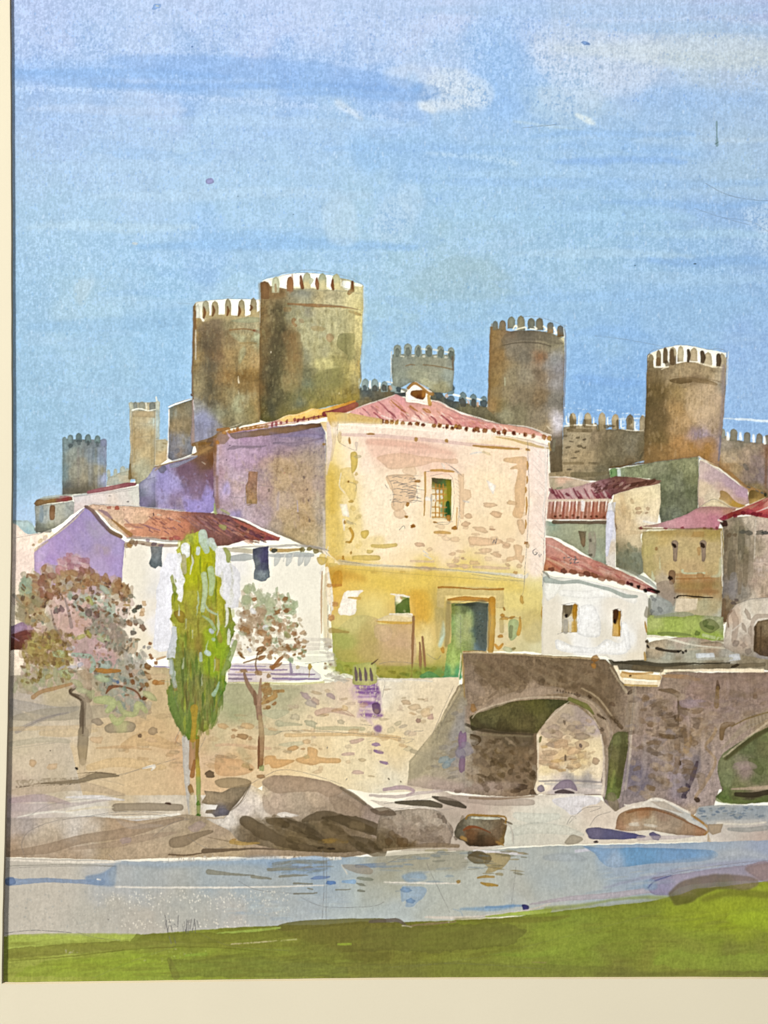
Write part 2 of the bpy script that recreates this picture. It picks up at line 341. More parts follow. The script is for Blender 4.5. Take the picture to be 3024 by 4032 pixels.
# flecks, drips and stray pencil in the sky
D('338 14', 14, 16, 60, '86aef0', .8); D('340 13', 8, 4, 10, 'e8ecd8', .9)
O('446 387 458 385 462 394 452 398 445 395', '9a98cc', .9, w=0); D('415 101', 3, 6, 90, '6d94dc', .8)
D('291 526', 16, 6, -5, 'dfeaf2', .9); D('514 424 634 463', 2, 2, 0, '4c5a78'); D('1265 93 1270 95', 14, 6, 20, '7da6ea')
O('1546 264 1550 264 1550 290 1552 314 1546 314 1547 290', '86a6ae', .75, w=0); D('1548 309', 9, 4, -30, '86a6ae')
D('1501 570', 3, 6, 90, '3f5560')
ink('1524 396 1560 416 1600 428 1659 434'); ink('1130 276 1210 268'); ink('1560 470 1620 478 1659 500', a=.35); ink('1500 450 1560 470 1620 486', a=.4)
SS('1330 905 1500 902 1659 908', 3, 'd4e4f4', .8, e=0); SS('1590 905 1659 910', 5, 'e2ecf6', .8, e=0)

# ---------------------------------------------------------------- distant castle
DS = .72
TINT = (1.15, 1.13, 1.06)
V(*FULL)
part('bare_paper', 'cream paper left bare between the washes of the town and along the banks')
W('60 1190 90 1090 160 1062 290 1040 335 1000 470 935 560 905 700 895 770 850 880 840 960 860 1060 900 1180 930 1330 1010 1500 990 1640 1010 1840 1000 1840 2150 0 2150 0 1200', [(300, 1500, 'f2ecdf'), (1000, 1300, 'f2e8d4'), (300, 1900, 'd9d2c8'), (1400, 1900, 'e0dcd2'), (800, 1800, 'ded8ce')], e=0, g=.02)
off()
V(100, 1520, 2.07375)
part('painted_hill', 'blue grey distant hill at the left edge')
O('-120 1110 0 1100 30 1108 60 1128 80 1160 100 1210 40 1215 -120 1225', [(-20, 1120, '96b2c0'), (40, 1150, '8eb0bc'), (0, 1190, '84aac0')], e=.25)
off(); SS('-120 1096 20 1100 60 1120', 5, '9ab2ba', .6)
part('painted_ground', 'pale sandy slope behind the cottage')
O('-160 1224 20 1210 120 1200 200 1180 260 1260 200 1500 180 1900 200 2560 -160 2600', [(0, 1240, 'dccac4'), (200, 1220, 'ddd2c8'), (0, 1450, 'd8c2c0'), (0, 1800, 'd4c4b4'), (40, 2200, 'd8c8bc'), (0, 2500, 'b8ac9c')], e=.1)
off(); ink('-80 1240 60 1215 200 1190'); D('66 1298', 26, 20, -30, 'c09868'); D('120 1265 160 1238', 60, 26, -40, 'dcc08e', .8); SS('60 1310 150 1280 230 1230', 5, 'f4ece0', .7)

def merl(xy, w, h, col, nm='merlon', a=1., lab=None):
    p0 = STAMP[0]
    for t in xy.split():
        q = [float(v) for v in t.split(',')]; x, y = q[0], q[1]
        ww = q[2] if len(q) > 2 else w; hh = q[3] if len(q) > 3 else h
        part(nm, lab, p0)
        W([x-ww*.5, y+hh, x-ww*.5, y+hh*.3, x-ww*.36, y+hh*.08, x, y-hh*.04, x+ww*.36, y+hh*.08, x+ww*.5, y+hh*.3, x+ww*.5, y+hh], col, a, e=.22, w=2)
    on(p0)
# low battlemented wall between the two far left towers
part('painted_castle_wall', 'pale grey battlemented wall between the two small towers on the left')
W('664 790 672 740 700 735 760 715 830 690 858 690 860 800 660 815', [(700, 770, '9ea39c'), (780, 740, 'a8a594'), (830, 760, 'a39b84'), (740, 800, '929b98')])
merl('680,684,28,60 734,676,34,70 796,656,44,74', 34, 70, 'a3aa9e', a=.9)
merl('832,670,26,60', 30, 60, 'a8ab98', a=.8)
off(); SS('672 750 720 742 760 720 830 695', 3, '8b8a80', .7)
FT = part('painted_tower', 'small dark blue grey round tower at the far left')
W('302 455 300 840 302 895 318 903 400 880 520 872 600 850 640 835 660 820 664 480 660 440 300 430', [
 (310, 500, '6a8290'), (315, 700, '6c8490'), (330, 840, '5c5f60'), (380, 540, '7c8684'), (400, 700, '84857a'), (450, 600, '7b7a70'), (460, 760, '86806e'), (500, 550, '707c88'), (520, 700, '7f7c70'), (560, 560, '5f7080'), (580, 700, '86826e'), (600, 600, '6c82a4'), (640, 560, '7d8cb4'), (640, 760, '8996c6'), (500, 850, '726a58'), (400, 860, '656053'), (370, 480, '60727c')], g=.12)
merl('320,414,36,60 368,398,46,70 437,386,50,70 511,394,52,70 588,404,48,64', 40, 60, [(320, 430, '6e8894'), (440, 410, '5c7680'), (510, 410, '5d7680'), (590, 420, '63808a'), (440, 450, '4a5c68')], a=1)
merl('640,430,50,60', 40, 60, '7480ac', a=.95)
off()
D('368 490 436 462 511 466 588 474', 44, 30, 80, '47565f 50606a', .8)
for x, c in ((516, '5d6f8c'), (532, '8492ac'), (548, '55627a'), (575, '7c7864'), (600, '93a0cc'), (612, '5f6c90'), (350, '5a6468'), (430, '6b5f6c'), (470, '837868'), (650, '7684b2')):
    SS([x, 500+rng.randint(30), x+rng.randint(-6, 6), 820], (9, 12, 6), c, .55, e=0, soft=1)
W('300 850 330 830 420 850 520 800 560 850 400 882 318 903 300 895', '5d584c', .6, soft=2, e=.1)
SS('312 560 314 820', (26, 30), '5e7884', .5, soft=2)
TT = part('painted_tower', 'tall slim pale tan square tower left of the big castle')
W('846 135 1096 130 1098 430 1060 440 1060 640 1040 740 985 800 900 800 895 760 848 760 856 500', [
 (860, 200, 'a3a596'), (900, 250, 'ab9b76'), (980, 260, 'b0a180'), (1030, 400, 'a9976f'), (920, 450, 'a68f66'), (1000, 560, 'ac9970'), (920, 680, '9f9f86'), (1000, 720, 'a0a08a'), (1080, 300, '9db0b4'), (1080, 400, 'a0b2b8'), (870, 600, 'a39676'), (860, 740, '8f7d58'), (960, 780, '9c9a80')], g=.1)
merl('866,128,34,70', 36, 70, 'a4aa9c'); merl('900,130,34,66', 36, 66, '7f8684'); merl('950,128,56,76', 36, 76, '8a8c80'); merl('1036,132,50,72', 50, 70, '787e7c'); merl('1078,120,28,80', 30, 70, 'b4bcb4')
off()
SS('872 196 930 186 1000 200 1060 190', (12, 8), 'eceade', .8, e=0); SS('1068 90 1070 120', 12, 'efeee4', .9); SS('985 140 992 190', (14, 8), 'dfe4e0', .7)
W('872 205 1062 205 1062 260 872 250', 'a88f68', .55, e=.3); W('1062 200 1094 190 1096 425 1064 430', '9fb2ba', .7); SS('1060 210 1062 640', 6, 'd0c09a', .7)
SS('885 250 890 620', (14, 20), 'a08a5c', .45); SS('1030 280 1030 700', (14, 20), '9a8050', .35, soft=1); SS('940 260 942 380 985 380 985 258', 3, 'c8bc96', .7, sm=0); SS('856 640 852 750', (14, 30), '7d6436', .8)
ink('870 210 872 700'); ink('1056 210 1052 640'); ink('900 300 1040 310', a=.3); ink('900 420 1040 410', a=.3)
SS('858 140 862 560', (5, 4), 'd6d8cc', .6)
part('painted_castle_wall', 'small tan wall stub right of the slim square tower')
W('1064 440 1140 432 1164 446 1160 600 1100 640 1060 650', [(1090, 480, 'a89f82'), (1130, 560, 'b2986c'), (1090, 620, 'c0a878')])
off(); SS('1070 440 1150 432', 5, 'c9c0a8', .8); D('1120 500 1100 540 1138 470', 30, 12, 10, '9a8256 a58c60', .5)
part('painted_castle_wall', 'grey brown wall section with a bright top edge left of the big castle')
W('1174 180 1215 160 1300 130 1368 108 1372 480 1360 560 1200 610 1166 590 1172 400', [
 (1190, 220, '7c8078'), (1260, 200, '7f7358'), (1330, 180, '77705c'), (1230, 330, '877556'), (1330, 330, '7c6c50'), (1200, 450, '707080'), (1280, 470, '7c7c84'), (1340, 500, '6c7286'), (1190, 570, '666a80'), (1240, 560, '7d6e66')], g=.12)
off()
SS('1170 170 1230 146 1362 100', (8, 14, 8), 'eef0ea', .95, e=0); SS('1173 190 1168 400 1158 600', (10, 8, 12), 'e6dcdc', .85); ink('1168 165 1240 135 1362 100', a=.9)
R('1190 200 1350 150 1350 450 1190 480', 40, 50, 20, 80, '6c6044 8d7c5c 746a54', .3, soft=None) if 0 else R('1190 200 1350 150 1350 450 1190 480', 30, 50, 18, 85, '6c6044 8d7c5c 746a54', .3, e=.05)
D('1180 570 1240 530', 60, 40, 80, '5e6684 5c5c68', .5)
# --- castle wall runs behind the pink roof
V(1400, 1200, 1.9518)
CWL = part('painted_castle_wall', 'dark battlemented wall running behind the pink hipped roof')
W('-60 700 40 640 150 630 260 620 330 680 620 640 700 720 760 740 1000 780 1040 800 1120 880 1160 960 1000 900 700 780 560 720 300 700 100 760 -60 830', [
 (0, 680, '5d5f52'), (60, 660, '46525a'), (150, 690, '5c5848'), (250, 690, '7a6640'), (340, 640, '4a5258'), (640, 690, '5d6054'), (720, 740, '4c5658'), (800, 780, '6f6a4c'), (950, 830, '6a644a'), (1050, 880, '6d6546'), (60, 740, '7d6c44')], g=.12)
merl('72,568,54,90 148,570,58,90 222,588,50,80 290,600,40,70 326,600,50,80', 50, 90, '7c949c')
merl('730,610,54,80 824,672,56,90 904,684,54,90 986,700,52,80', 50, 90, '64808e')
off()
D('72 640 148 640 222 640 330 650 640 680 735 722 822 752 905 758 985 758', 60, 50, 80, '3c4c58 44525c 4c4c48', .85)
D('730 640', 54, 80, 85, '46586a', .8)
D('268 640 700 700 866 748 940 765', 34, 22, 80, 'd8a27c cf9470', .9)
SS('30 640 0 760', 30, '5c5c48', .5)
SS('110 588 112 640', 14, 'dfe6e6', .9); SS('186 600 188 640', 12, 'e8ecea', .9); SS('240 590 290 600', 8, 'efe8dc', .9); SS('755 690 800 700', 14, 'eef0ec', .9); SS('852 718 885 726', 12, 'eadcc8', .9); SS('935 722 965 730', 12, 'eceae2', .9)
# square tower in the middle
part('painted_tower', 'small square grey green battlemented tower behind the pink roof')
W('284 380 764 380 756 520 745 660 690 680 600 670 560 640 480 600 420 600 350 640 288 620 276 500', [
 (300, 420, '77827c'), (400, 440, '7c837a'), (520, 430, '808474'), (650, 430, '868878'), (740, 420, '7f857c'), (320, 540, '808a80'), (450, 540, '8a8e78'), (600, 560, '8f9280'), (720, 540, '8a9690'), (640, 630, '8d8a68'), (380, 600, '7c8884'), (560, 600, 'a0a284')], g=.1)
merl('322,308,60,90 402,298,60,90 481,310,56,90 564,310,54,90 654,318,54,90 735,326,50,90', 56, 90, '84928c')
off()
D('322 362 402 360 484 362 566 366 658 372 735 384', 66, 42, 88, '66706c 5f6a66', .85, jl=.1, ja=4)
SS('350 395 372 400', 8, 'e0e0cc', .9)
D('442 392 524 396 612 398 696 404', 30, 14, 5, 'dfe0d0 e8e8dc', .9, ja=3); SS('510 340 545 345', 14, 'd0dcdc', .8); SS('600 345 630 350', 14, 'd4dcdc', .8); SS('690 360 715 366', 12, 'dfe4e0', .8)
SS('276 360 272 560', (8, 10, 6), 'e4e8e6', .85); SS('384 472 420 460 455 462', (6, 10, 8), '8d6a44', .7); SS('520 460 560 464 640 474 745 496', (12, 10, 14), '8a6c46', .65); SS('745 400 750 500', 14, '7c5e4a', .6)
ink('280 330 270 600'); ink('756 400 745 660'); R('300 480 720 500 700 580 300 580', 24, 60, 10, 4, '98a08c 76806f', .3, e=0)
# --- right round tower
RT = part('painted_tower', 'round battlemented tower right of the pink roof, third from the left of the large ones')
W('1034 165 1170 200 1200 205 1290 195 1400 200 1500 215 1606 260 1610 420 1600 640 1592 1000 1590 1290 1560 1310 1500 1305 1490 1150 1500 1010 1460 990 1300 960 1120 915 1040 830 1014 800 1022 500', [
 (1050, 240, '8f7142'), (1060, 420, '86673c'), (1070, 600, '8a6d3c'), (1050, 780, '977545'), (1120, 240, '7c6650'), (1110, 500, '8c7248'), (1120, 650, '85775a'), (1110, 780, '82754c'),
 (1170, 350, '786f60'), (1170, 550, '8a7e62'), (1160, 850, '868266'), (1280, 240, '6e6556'), (1280, 400, '7a7264'), (1280, 560, '857c6a'), (1280, 720, '7f7057'), (1260, 860, '7c7458'),
 (1400, 240, '857a62'), (1400, 400, '8b6c52'), (1420, 560, '7d6a54'), (1400, 720, '7c6648'), (1400, 880, '80735e'), (1500, 300, '8c8468'), (1500, 420, '84868a'), (1540, 600, '8a8484'), (1520, 760, '76726c'), (1560, 500, '7c7a84'),
 (1590, 300, 'a39e80'), (1595, 500, '7d6f70'), (1540, 900, 'c0bdd4'), (1540, 1000, '8c7c72'), (1550, 1100, '6c5c44'), (1540, 1250, '6f5c40'), (1450, 940, 'a08a68')], g=.12)
merl('1074,124,38,70 1130,120,52,76 1198,92,58,90 1270,86,58,110 1350,106,58,80 1414,104,58,92', 50, 80, [(1074, 140, '6d7674'), (1130, 150, '7c6a52'), (1200, 130, '7c8478'), (1270, 130, '847e64'), (1350, 150, '6a6f66'), (1414, 150, '77705c')])
merl('1498,136,48,84 1576,158,50,90', 50, 80, [(1498, 150, '6b7070'), (1500, 210, '96794e'), (1576, 180, '64686a'), (1580, 240, '76582f')])
off()
SS('1210 190 1230 160 1245 175', (8, 14, 8), 'f2eede', .95); SS('1225 195 1300 172 1310 190', (8, 10, 8), 'f0ead4', .9); SS('1375 170 1395 190 1340 185', (10, 8), 'f2eee0', .9); SS('1445 165 1470 190 1450 200', (14, 8), 'ece8dc', .95); SS('1525 175 1545 215 1530 218', 14, 'f0ebe0', .9)
W('1590 250 1604 240 1606 300 1560 270', 'dcd3a4', .7); SS('1600 180 1606 250', 8, 'ccd4d8', .7)
SS('1048 150 1040 400 1026 800', (12, 20, 14), '8d6a3c', .5); W('1060 170 1160 170 1150 260 1130 600 1120 830 1040 810 1040 500', '8b6a34', .35, soft=2)
O('1120 260 1180 210 1300 195 1450 210 1560 250 1600 300 1500 300 1440 280 1300 275 1180 290 1130 300', '5e574c', .38); SS('1130 310 1250 292 1380 292 1500 318', (8, 14, 10), '51483c', .5); O('1380 370 1460 370 1450 420 1400 420', '8c5c38', .5, soft=3)
SS('1145 560 1150 620', 12, 'b4b898', .6); SS('1480 570 1470 600', (12, 4), 'c8b8a8', .6); SS('1610 190 1616 420 1604 700 1600 900', (8, 10, 8), '7e7080', .5)
SS('1534 850 1530 950 1540 990', (40, 60, 40), 'c2c0dc', .5, soft=4); W('1502 1015 1590 1010 1590 1290 1560 1312 1500 1305', '4f4632', .45, soft=2); SS('1530 1040 1520 1120', 20, '7d7c68', .6)
R('1180 320 1480 320 1460 900 1150 860', 70, 40, 12, 88, '63584a 96886c 8d7c5e 6b6250', .25, e=0)
SS('1500 960 1470 930', (10, 6), 'd8cbb4', .8); ink('1604 160 1618 300 1606 800'); ink('1300 90 1420 96 1620 165'); ink('1030 170 1020 800'); W('1490 420 1600 400 1590 700 1480 640', '8c92a8', .3, soft=6)

# --- two great towers
V(700, 1030, 2.07375)
LT = part('painted_tower', 'wide ochre round tower with white topped merlons, left of the tallest one')
W('126 366 140 340 150 330 230 330 670 312 676 700 668 1040 672 1310 520 1345 420 1370 340 1400 320 1440 322 1493 100 1493 118 1300 118 800 122 560', [
 (140, 420, 'a0834e'), (150, 620, '9c7c48'), (170, 480, '9e8450'), (180, 800, '9a7f4c'), (170, 1000, '948660'), (170, 1200, '8a8c90'), (200, 1300, '8288b0'), (170, 1430, '76758c'), (250, 1350, '8186b4'),
 (240, 560, '7e6a50'), (250, 700, '62543e'), (250, 850, '665f4c'), (270, 1000, '5c5640'), (260, 1150, '6b6450'), (280, 1400, '7b7574'), (310, 1250, '7f8068'), (320, 480, '867258'), (320, 620, '705a44'), (320, 800, '7c6040'), (330, 950, '8a6d42'), (350, 1100, '7f6c44'), (360, 1300, '7c704c'),
 (420, 500, '968a62'), (420, 620, '8c744e'), (430, 780, '94794a'), (430, 950, '8d7040'), (440, 1100, '8a7c54'), (440, 1250, '8a8460'), (540, 500, '9b9270'), (530, 620, 'a09468'), (560, 700, 'a38958'), (540, 800, '9c8450'), (560, 930, '7c5a26'), (540, 1060, '8a6c3a'), (520, 1150, 'a09a74'), (580, 1220, '8c7e4c'), (630, 500, 'a09874'), (640, 620, '98a07c'), (640, 780, 'ae8e58'), (640, 930, '8a6830'), (640, 1050, '92703c'), (640, 1200, '9a7c44'), (400, 400, 'b2a070'), (240, 440, 'ab9668'), (580, 400, 'b09c6c')], g=.13)
W('145 330 240 318 400 305 670 310 676 400 560 450 480 440 350 435 260 440 210 490 195 470 160 440', [(180, 380, 'c8ccc4'), (300, 370, 'eae6dc'), (380, 370, 'f4f1ea'), (470, 380, 'f2efe8'), (570, 380, 'e9e8e4'), (640, 350, 'eeeae2')], e=.05)
merl('166,350,34,110', 34, 110, 'c4c8c2'); merl('228,320,58,140 304,324,58,130 411,306,54,150 520,312,56,140 620,298,52,150', 50, 140, [(228, 350, 'a09e84'), (228, 430, 'b49c66'), (304, 350, 'a2936c'), (411, 330, '9a9070'), (411, 430, 'b49a64'), (520, 330, '9c9270'), (520, 430, 'b29a64'), (620, 330, '948868'), (620, 420, 'ae9a68')])
off()
W('200 445 260 440 350 430 420 440 560 450 670 420 672 500 440 480 380 476 260 470 210 500', 'ae9c6c', .8, soft=1, e=0)
for x, y, h in ((214, 370, 95), (291, 362, 80), (407, 370, 72), (500, 366, 78), (597, 358, 40)):
    SS([x-3, y, x+6, y+h*.5, x-6, y+h], (10, 24, 14), '8a5428', .85, e=.3)
SS('195 455 205 478', (6, 22), 'f6f2e6', .95); SS('133 366 132 480 126 700 118 900 122 1130', (14, 18, 14, 14), '7d5c3c', .7); SS('146 560 148 800', 7, 'd6d8dc', .8); SS('144 400 146 545', (10, 14), '8c5e34', .8)
SS('108 1085 112 1095', 12, '5c3524', .9); SS('120 1130 126 1300 122 1493', (10, 20, 34), '96776c', .85)
SS('126 1130 134 1210', 6, 'e8d8ea', .8)
for i in range(22):
    x = 160+rng.randint(490); y = 480+rng.randint(600); SS([x, y, x+rng.randint(-5, 6), y+90, x, y+150+rng.randint(80)], (6, 14+rng.randint(16), 5), ['6c5c3c', 'b09c6c', '5c5038', '94804c', 'a89c74'][rng.randint(5)], .22, soft=1, e=.05)
O('270 480 360 476 380 540 330 620 300 760 300 900 300 1080 250 1250 220 1100 230 900 200 700 200 560', '4c4234', .4, soft=9, e=0)
O('250 640 300 640 300 760 240 760', '4a3a2c', .35, soft=8, e=0)
O('440 480 560 455 670 460 670 490 560 500 450 490', '8f9878', .7, e=.2)
SS('425 560 520 548 600 556 640 566', (14, 10, 12, 16), '9a6c3c', .75); SS('625 562 680 580 720 575', (22, 26, 10), '8c4a2e', .8)
SS('510 665 600 664 640 670', (16, 12), '9c7c44', .6)
O('420 580 540 600 560 640 520 660 480 640', 'a2a884', .6, soft=1); O('640 560 670 560 670 650 600 640', '9fae90', .6, soft=1); O('540 690 560 740 520 820 500 830 500 740', '9aa480', .55, soft=1)
O('470 1100 540 1110 500 1180 540 1220 470 1230 440 1180', 'a2a884', .6, soft=2)
O('560 850 660 880 660 1000 600 1060 540 1000', '7c6030', .35, soft=4, e=0); O('380 900 440 900 430 960 380 980', '8a5c24', .4, soft=4, e=0)
SS('492 935 500 990', (4, 12), 'e8e0cc', .85); SS('495 1060 500 1085', 8, 'cfc8a8', .7)
W('140 1210 230 1200 300 1260 300 1493 150 1493', '7f86bc', .55, soft=6, e=0)
for x in (178, 200, 228, 250, 276): SS([x, 1290+rng.randint(60), x+4, 1480], (8, 14, 8), rng.choice(['5f6ba8', '6c5a4c', '8a90c0', '53505c']), .5, soft=1, e=0)
R('150 500 660 520 660 1280 150 1180', 260, 40, 16, 88, '6b5a36 a08c58 8a6c38 a39a70 5f5440', .22, e=.05)
R('150 500 660 520 660 1280 150 1180', 500, 9, 8, 0, '5f4a2a b4a67a 7a5a2c 4f4534', .25, e=0)
ink('140 360 150 340 200 325 400 305 560 306 680 318'); ink('120 370 118 800 112 1090'); ink('0 340 130 345', a=.3); ink('350 280 440 290 470 260', a=.35)
SS('520 1320 440 1350 340 1385', 5, 'e8e0c8', .6)

part('painted_tower', 'tallest and widest round tower with white battlements, brown left side and yellow right side')
W('676 170 700 162 760 140 900 105 1000 95 1100 92 1250 115 1400 150 1512 195 1514 330 1506 600 1492 830 1500 960 1480 1040 1490 1130 1300 1170 1080 1215 1000 1245 870 1270 800 1300 720 1312 672 1290 664 1100 668 700 674 400', [
 (700, 230, '87653a'), (690, 420, '7e6238'), (690, 620, '7c643a'), (690, 850, '7a5c30'), (690, 1050, '7a5a2c'), (690, 1230, '625020'), (740, 300, '8a7248'), (740, 480, '847048'), (760, 650, '6a5a3c'), (760, 850, '5c523a'), (760, 1050, '4c4630'), (770, 1200, '4a4c3c'), (740, 1270, '5c5828'),
 (820, 300, '7c6c48'), (820, 430, '5f5438'), (820, 600, '5c5236'), (830, 760, '665a38'), (840, 900, '5c5638'), (840, 1080, '5c583a'), (860, 1200, '6a6232'), (820, 250, '83613a'),
 (900, 280, '8a8468'), (900, 460, '8c8c6c'), (930, 620, '7a5c30'), (940, 780, '8a6c3c'), (930, 880, '907444'), (930, 1000, '8a7440'), (940, 1100, '6c683c'), (960, 1180, '6f6c4c'), (920, 1240, '8c7a34'),
 (1000, 250, '7f8074'), (1010, 310, '969478'), (1040, 460, '9a9c7c'), (1050, 620, 'a3a27c'), (1060, 760, '7f8068'), (1040, 900, '6e6e50'), (1050, 1000, '6a7460'), (1050, 1100, '77743c'), (1080, 1180, '96863c'),
 (1150, 290, 'b0a274'), (1150, 440, 'b0ac84'), (1160, 560, 'a6a688'), (1180, 700, 'a09c6e'), (1180, 830, 'b6ae6c'), (1170, 950, '8a844c'), (1170, 1060, '847c40'), (1180, 1140, '8d8238'),
 (1290, 290, 'a8a07c'), (1290, 440, 'b8b488'), (1290, 560, 'b2ae80'), (1280, 700, 'aea66c'), (1280, 860, 'a29a54'), (1280, 1000, '8c8444'), (1290, 1100, '8f7e38'), (1400, 260, 'b4ac80'), (1400, 440, 'aca478'), (1390, 620, '8a8250'), (1390, 740, '948a50'), (1380, 880, 'a0944c'), (1380, 1020, '8f8038'), (1400, 1110, '8c7628'),
 (1480, 260, 'c6c08c'), (1480, 420, 'cfc27c'), (1480, 560, 'cdbf7c'), (1470, 700, 'cbbb72'), (1460, 850, 'b69e50'), (1450, 970, 'a39558'), (1450, 1080, '86743a')], g=.13)
W('684 160 760 135 900 100 1000 92 1120 96 1250 112 1330 135 1340 200 1290 235 1200 225 1080 215 950 215 900 225 760 200 740 170', [(720, 150, 'e8e8e0'), (800, 160, 'cdd4c8'), (860, 150, 'f4f3ec'), (1000, 110, 'f4f4f0'), (980, 180, 'f6f4ea'), (1110, 170, 'f2f2ec'), (1230, 150, 'eff0ea'), (1300, 180, 'e2e2d2')], e=.05)
W('900 200 960 198 1240 210 1240 235 950 232', 'dccf94', .5, soft=1)
merl('712,164,70,140', 70, 140, '805a34', a=.95); merl('800,124,60,130', 60, 130, 'b0b696', a=.9)
merl('916,122,54,120', 54, 120, '9a6a40'); merl('1054,92,66,130', 66, 130, [(1040, 110, 'a4a88c'), (1060, 190, 'c2b684')]); merl('1182,98,66,130', 66, 130, [(1180, 110, '9ca488'), (1190, 200, 'c4ba88')]); merl('1294,102,72,130', 72, 130, [(1290, 120, 'b2b48c'), (1300, 210, 'c6bc84')]); merl('1424,162,32,90', 32, 90, '8c7044')
off()
O('1085 130 1108 150 1090 185 1070 170', 'b8c0a0', .9); SS('796 185 800 240', (14, 34, 20), '9c7c52', .7); SS('935 110 930 170 918 250', (18, 30, 22), 'a2683c', .45)
for pts, wd, c in (('1003 118 1006 160 1018 215', (16, 30, 26), '8c4a20'), ('1136 135 1138 180 1143 220', (14, 36, 20), '96582c'), ('1268 148 1262 190 1270 230', (14, 30, 18), '8e4e20'), ('1426 165 1428 230', (18, 16), '8c4e24'), ('1398 262 1410 242', (30, 44), '93683c')):
    SS(pts, wd, c, .9, e=.3)
O('870 125 840 155 850 205 885 210', 'f3f2ea', .9); O('950 120 992 130 990 190 950 190', 'f4f3ec', .9); O('1345 160 1410 165 1400 230 1350 215', 'dfe8ee', .85); O('1450 170 1500 190 1500 205 1450 200', 'f0f2ee', .9)
SS('1355 215 1400 225', 6, 'a8a88c', .7)
O('680 180 740 180 770 260 840 240 880 250 870 290 760 300 690 280', '7e5830', .5, soft=2); SS('940 232 1080 226 1200 238 1330 240 1480 262', (10, 10, 10), '8c8c78', .4)
W('900 240 1130 232 1130 290 1000 290 900 290', '70787c', .38, soft=4, e=0)
SS('900 345 1000 350 1100 358 1240 362 1380 376 1470 390', (16, 18, 30, 24, 12, 8), '9a6434', .72, e=.2); SS('880 392 910 392', 40, '8f6a3c', .6); SS('1400 405 1450 420 1490 435', (14, 24, 20), '9a7034', .75)
O('780 380 850 370 880 480 870 700 850 900 850 1100 800 1250 720 1250 720 950 740 700 760 500', '3c3826', .5, soft=10, e=0)
SS('745 330 760 400 765 500', (10, 26, 12), '8e8460', .5, soft=2, d=.3)
O('850 580 940 562 1000 590 1000 640 1020 700 1020 920 1000 1040 960 1070 880 1060 850 1010 860 930 910 900 890 760 900 740 860 650', [(930, 620, '7c6038'), (960, 720, '80643a'), (950, 850, '88703f'), (930, 960, '8c784c'), (930, 1040, '867a4c')], .6, soft=1, e=.15)
O('1320 600 1400 585 1450 600 1440 680 1460 760 1420 800 1380 800 1380 760 1300 690', '757444', .65, e=.15)
O('1330 410 1440 400 1430 540 1380 580 1330 540', '969468', .45); O('1130 800 1250 800 1280 850 1320 850 1320 870 1130 870', 'c0b870', .5)
O('1150 900 1250 840 1330 870 1370 950 1340 1030 1200 1040 1140 1020 1100 1080 1000 1160 960 1190 960 1100 1080 990', '6f7040', .35, soft=3); O('980 1050 1010 1020 1000 1100 1060 1150 980 1200 960 1180', '5c6c68', .5, soft=4)
O('930 470 948 458 968 475 952 495 975 520 960 534 930 500', '8c5428', .9, w=0); O('990 470 1020 470 1030 500 1000 500', '9c7454', .6); O('1085 535 1130 522 1200 540 1180 566 1110 564', '9a7c4e', .75); O('1215 600 1245 586 1276 612 1268 640 1240 660 1214 636', 'a87c54', .9, w=0)
O('1040 400 1100 400 1110 450 1050 460', '7c7890', .4, soft=4); O('1180 700 1220 710 1210 790 1180 800', '80849c', .35, soft=5); O('1100 480 1140 520 1080 540', '8a8e98', .35, soft=4)
W('940 1200 1250 1150 1490 1060 1490 1130 1300 1170 1080 1215 870 1270', '8c7c24', .35, soft=3, e=0)
O('1380 260 1500 260 1505 500 1490 800 1470 1000 1400 1000 1420 700 1400 500', 'd4c680', .4, soft=6, e=0); O('1040 420 1300 400 1310 560 1260 700 1180 860 1060 840 1030 600', 'b8b484', .35, soft=5, e=.1); O('1130 800 1250 790 1290 860 1200 880 1120 860', 'ccc47c', .5, soft=1); O('900 400 1010 420 1000 560 900 560', 'a09c78', .35, soft=3)
for i in range(26):
    x = 700+rng.randint(770); y = 300+rng.randint(700); SS([x, y, x+rng.randint(-5, 6), y+90, x, y+150+rng.randint(80)], (6, 16+rng.randint(16), 5), ['6c6440', 'a89c68', '5c5638', '8c7c50', 'b8b07c'][rng.randint(5)], .2, soft=1, e=.05)
SS('668 180 676 700 668 1290', (14, 18, 16), '7a5a2e', .5, soft=1); SS('1316 1070 1316 1082', 6, 'ddcfa0', .8); SS('758 735 758 745', 7, 'ddd6c0', .8)
SS('1493 835 1496 950', 12, '7c8ca0', .6); SS('1484 960 1480 1030', 14, 'b8bca4', .7); SS('1478 810 1470 850', 12, 'c8a45c', .7)
R('680 330 1490 420 1480 1080 900 1230 700 1280', 420, 44, 18, 86, '66603c a69e66 8a7c44 7b7650 94885a', .2, e=.04)
R('680 330 1490 420 1480 1080 900 1230 700 1280', 900, 9, 8, 0, '5f5a3a b8b07c 6c6c54 8a7a44', .22, e=0)
ink('690 150 800 110 1000 70 1200 82 1400 130 1510 190'); ink('720 160 900 105 1060 88'); ink('1512 200 1516 400 1500 800'); ink('1340 200 1350 130', a=.5); ink('1140 352 1350 364 1500 400', a=.6); ink('1130 1060 1390 900', a=.2)
SS('1518 200 1516 500', 4, 'dfe8ee', .7); SS('672 330 672 500', 4, 'e4e4dc', .7)
DS = .74
TINT = (1.12, 1.1, 1.04)
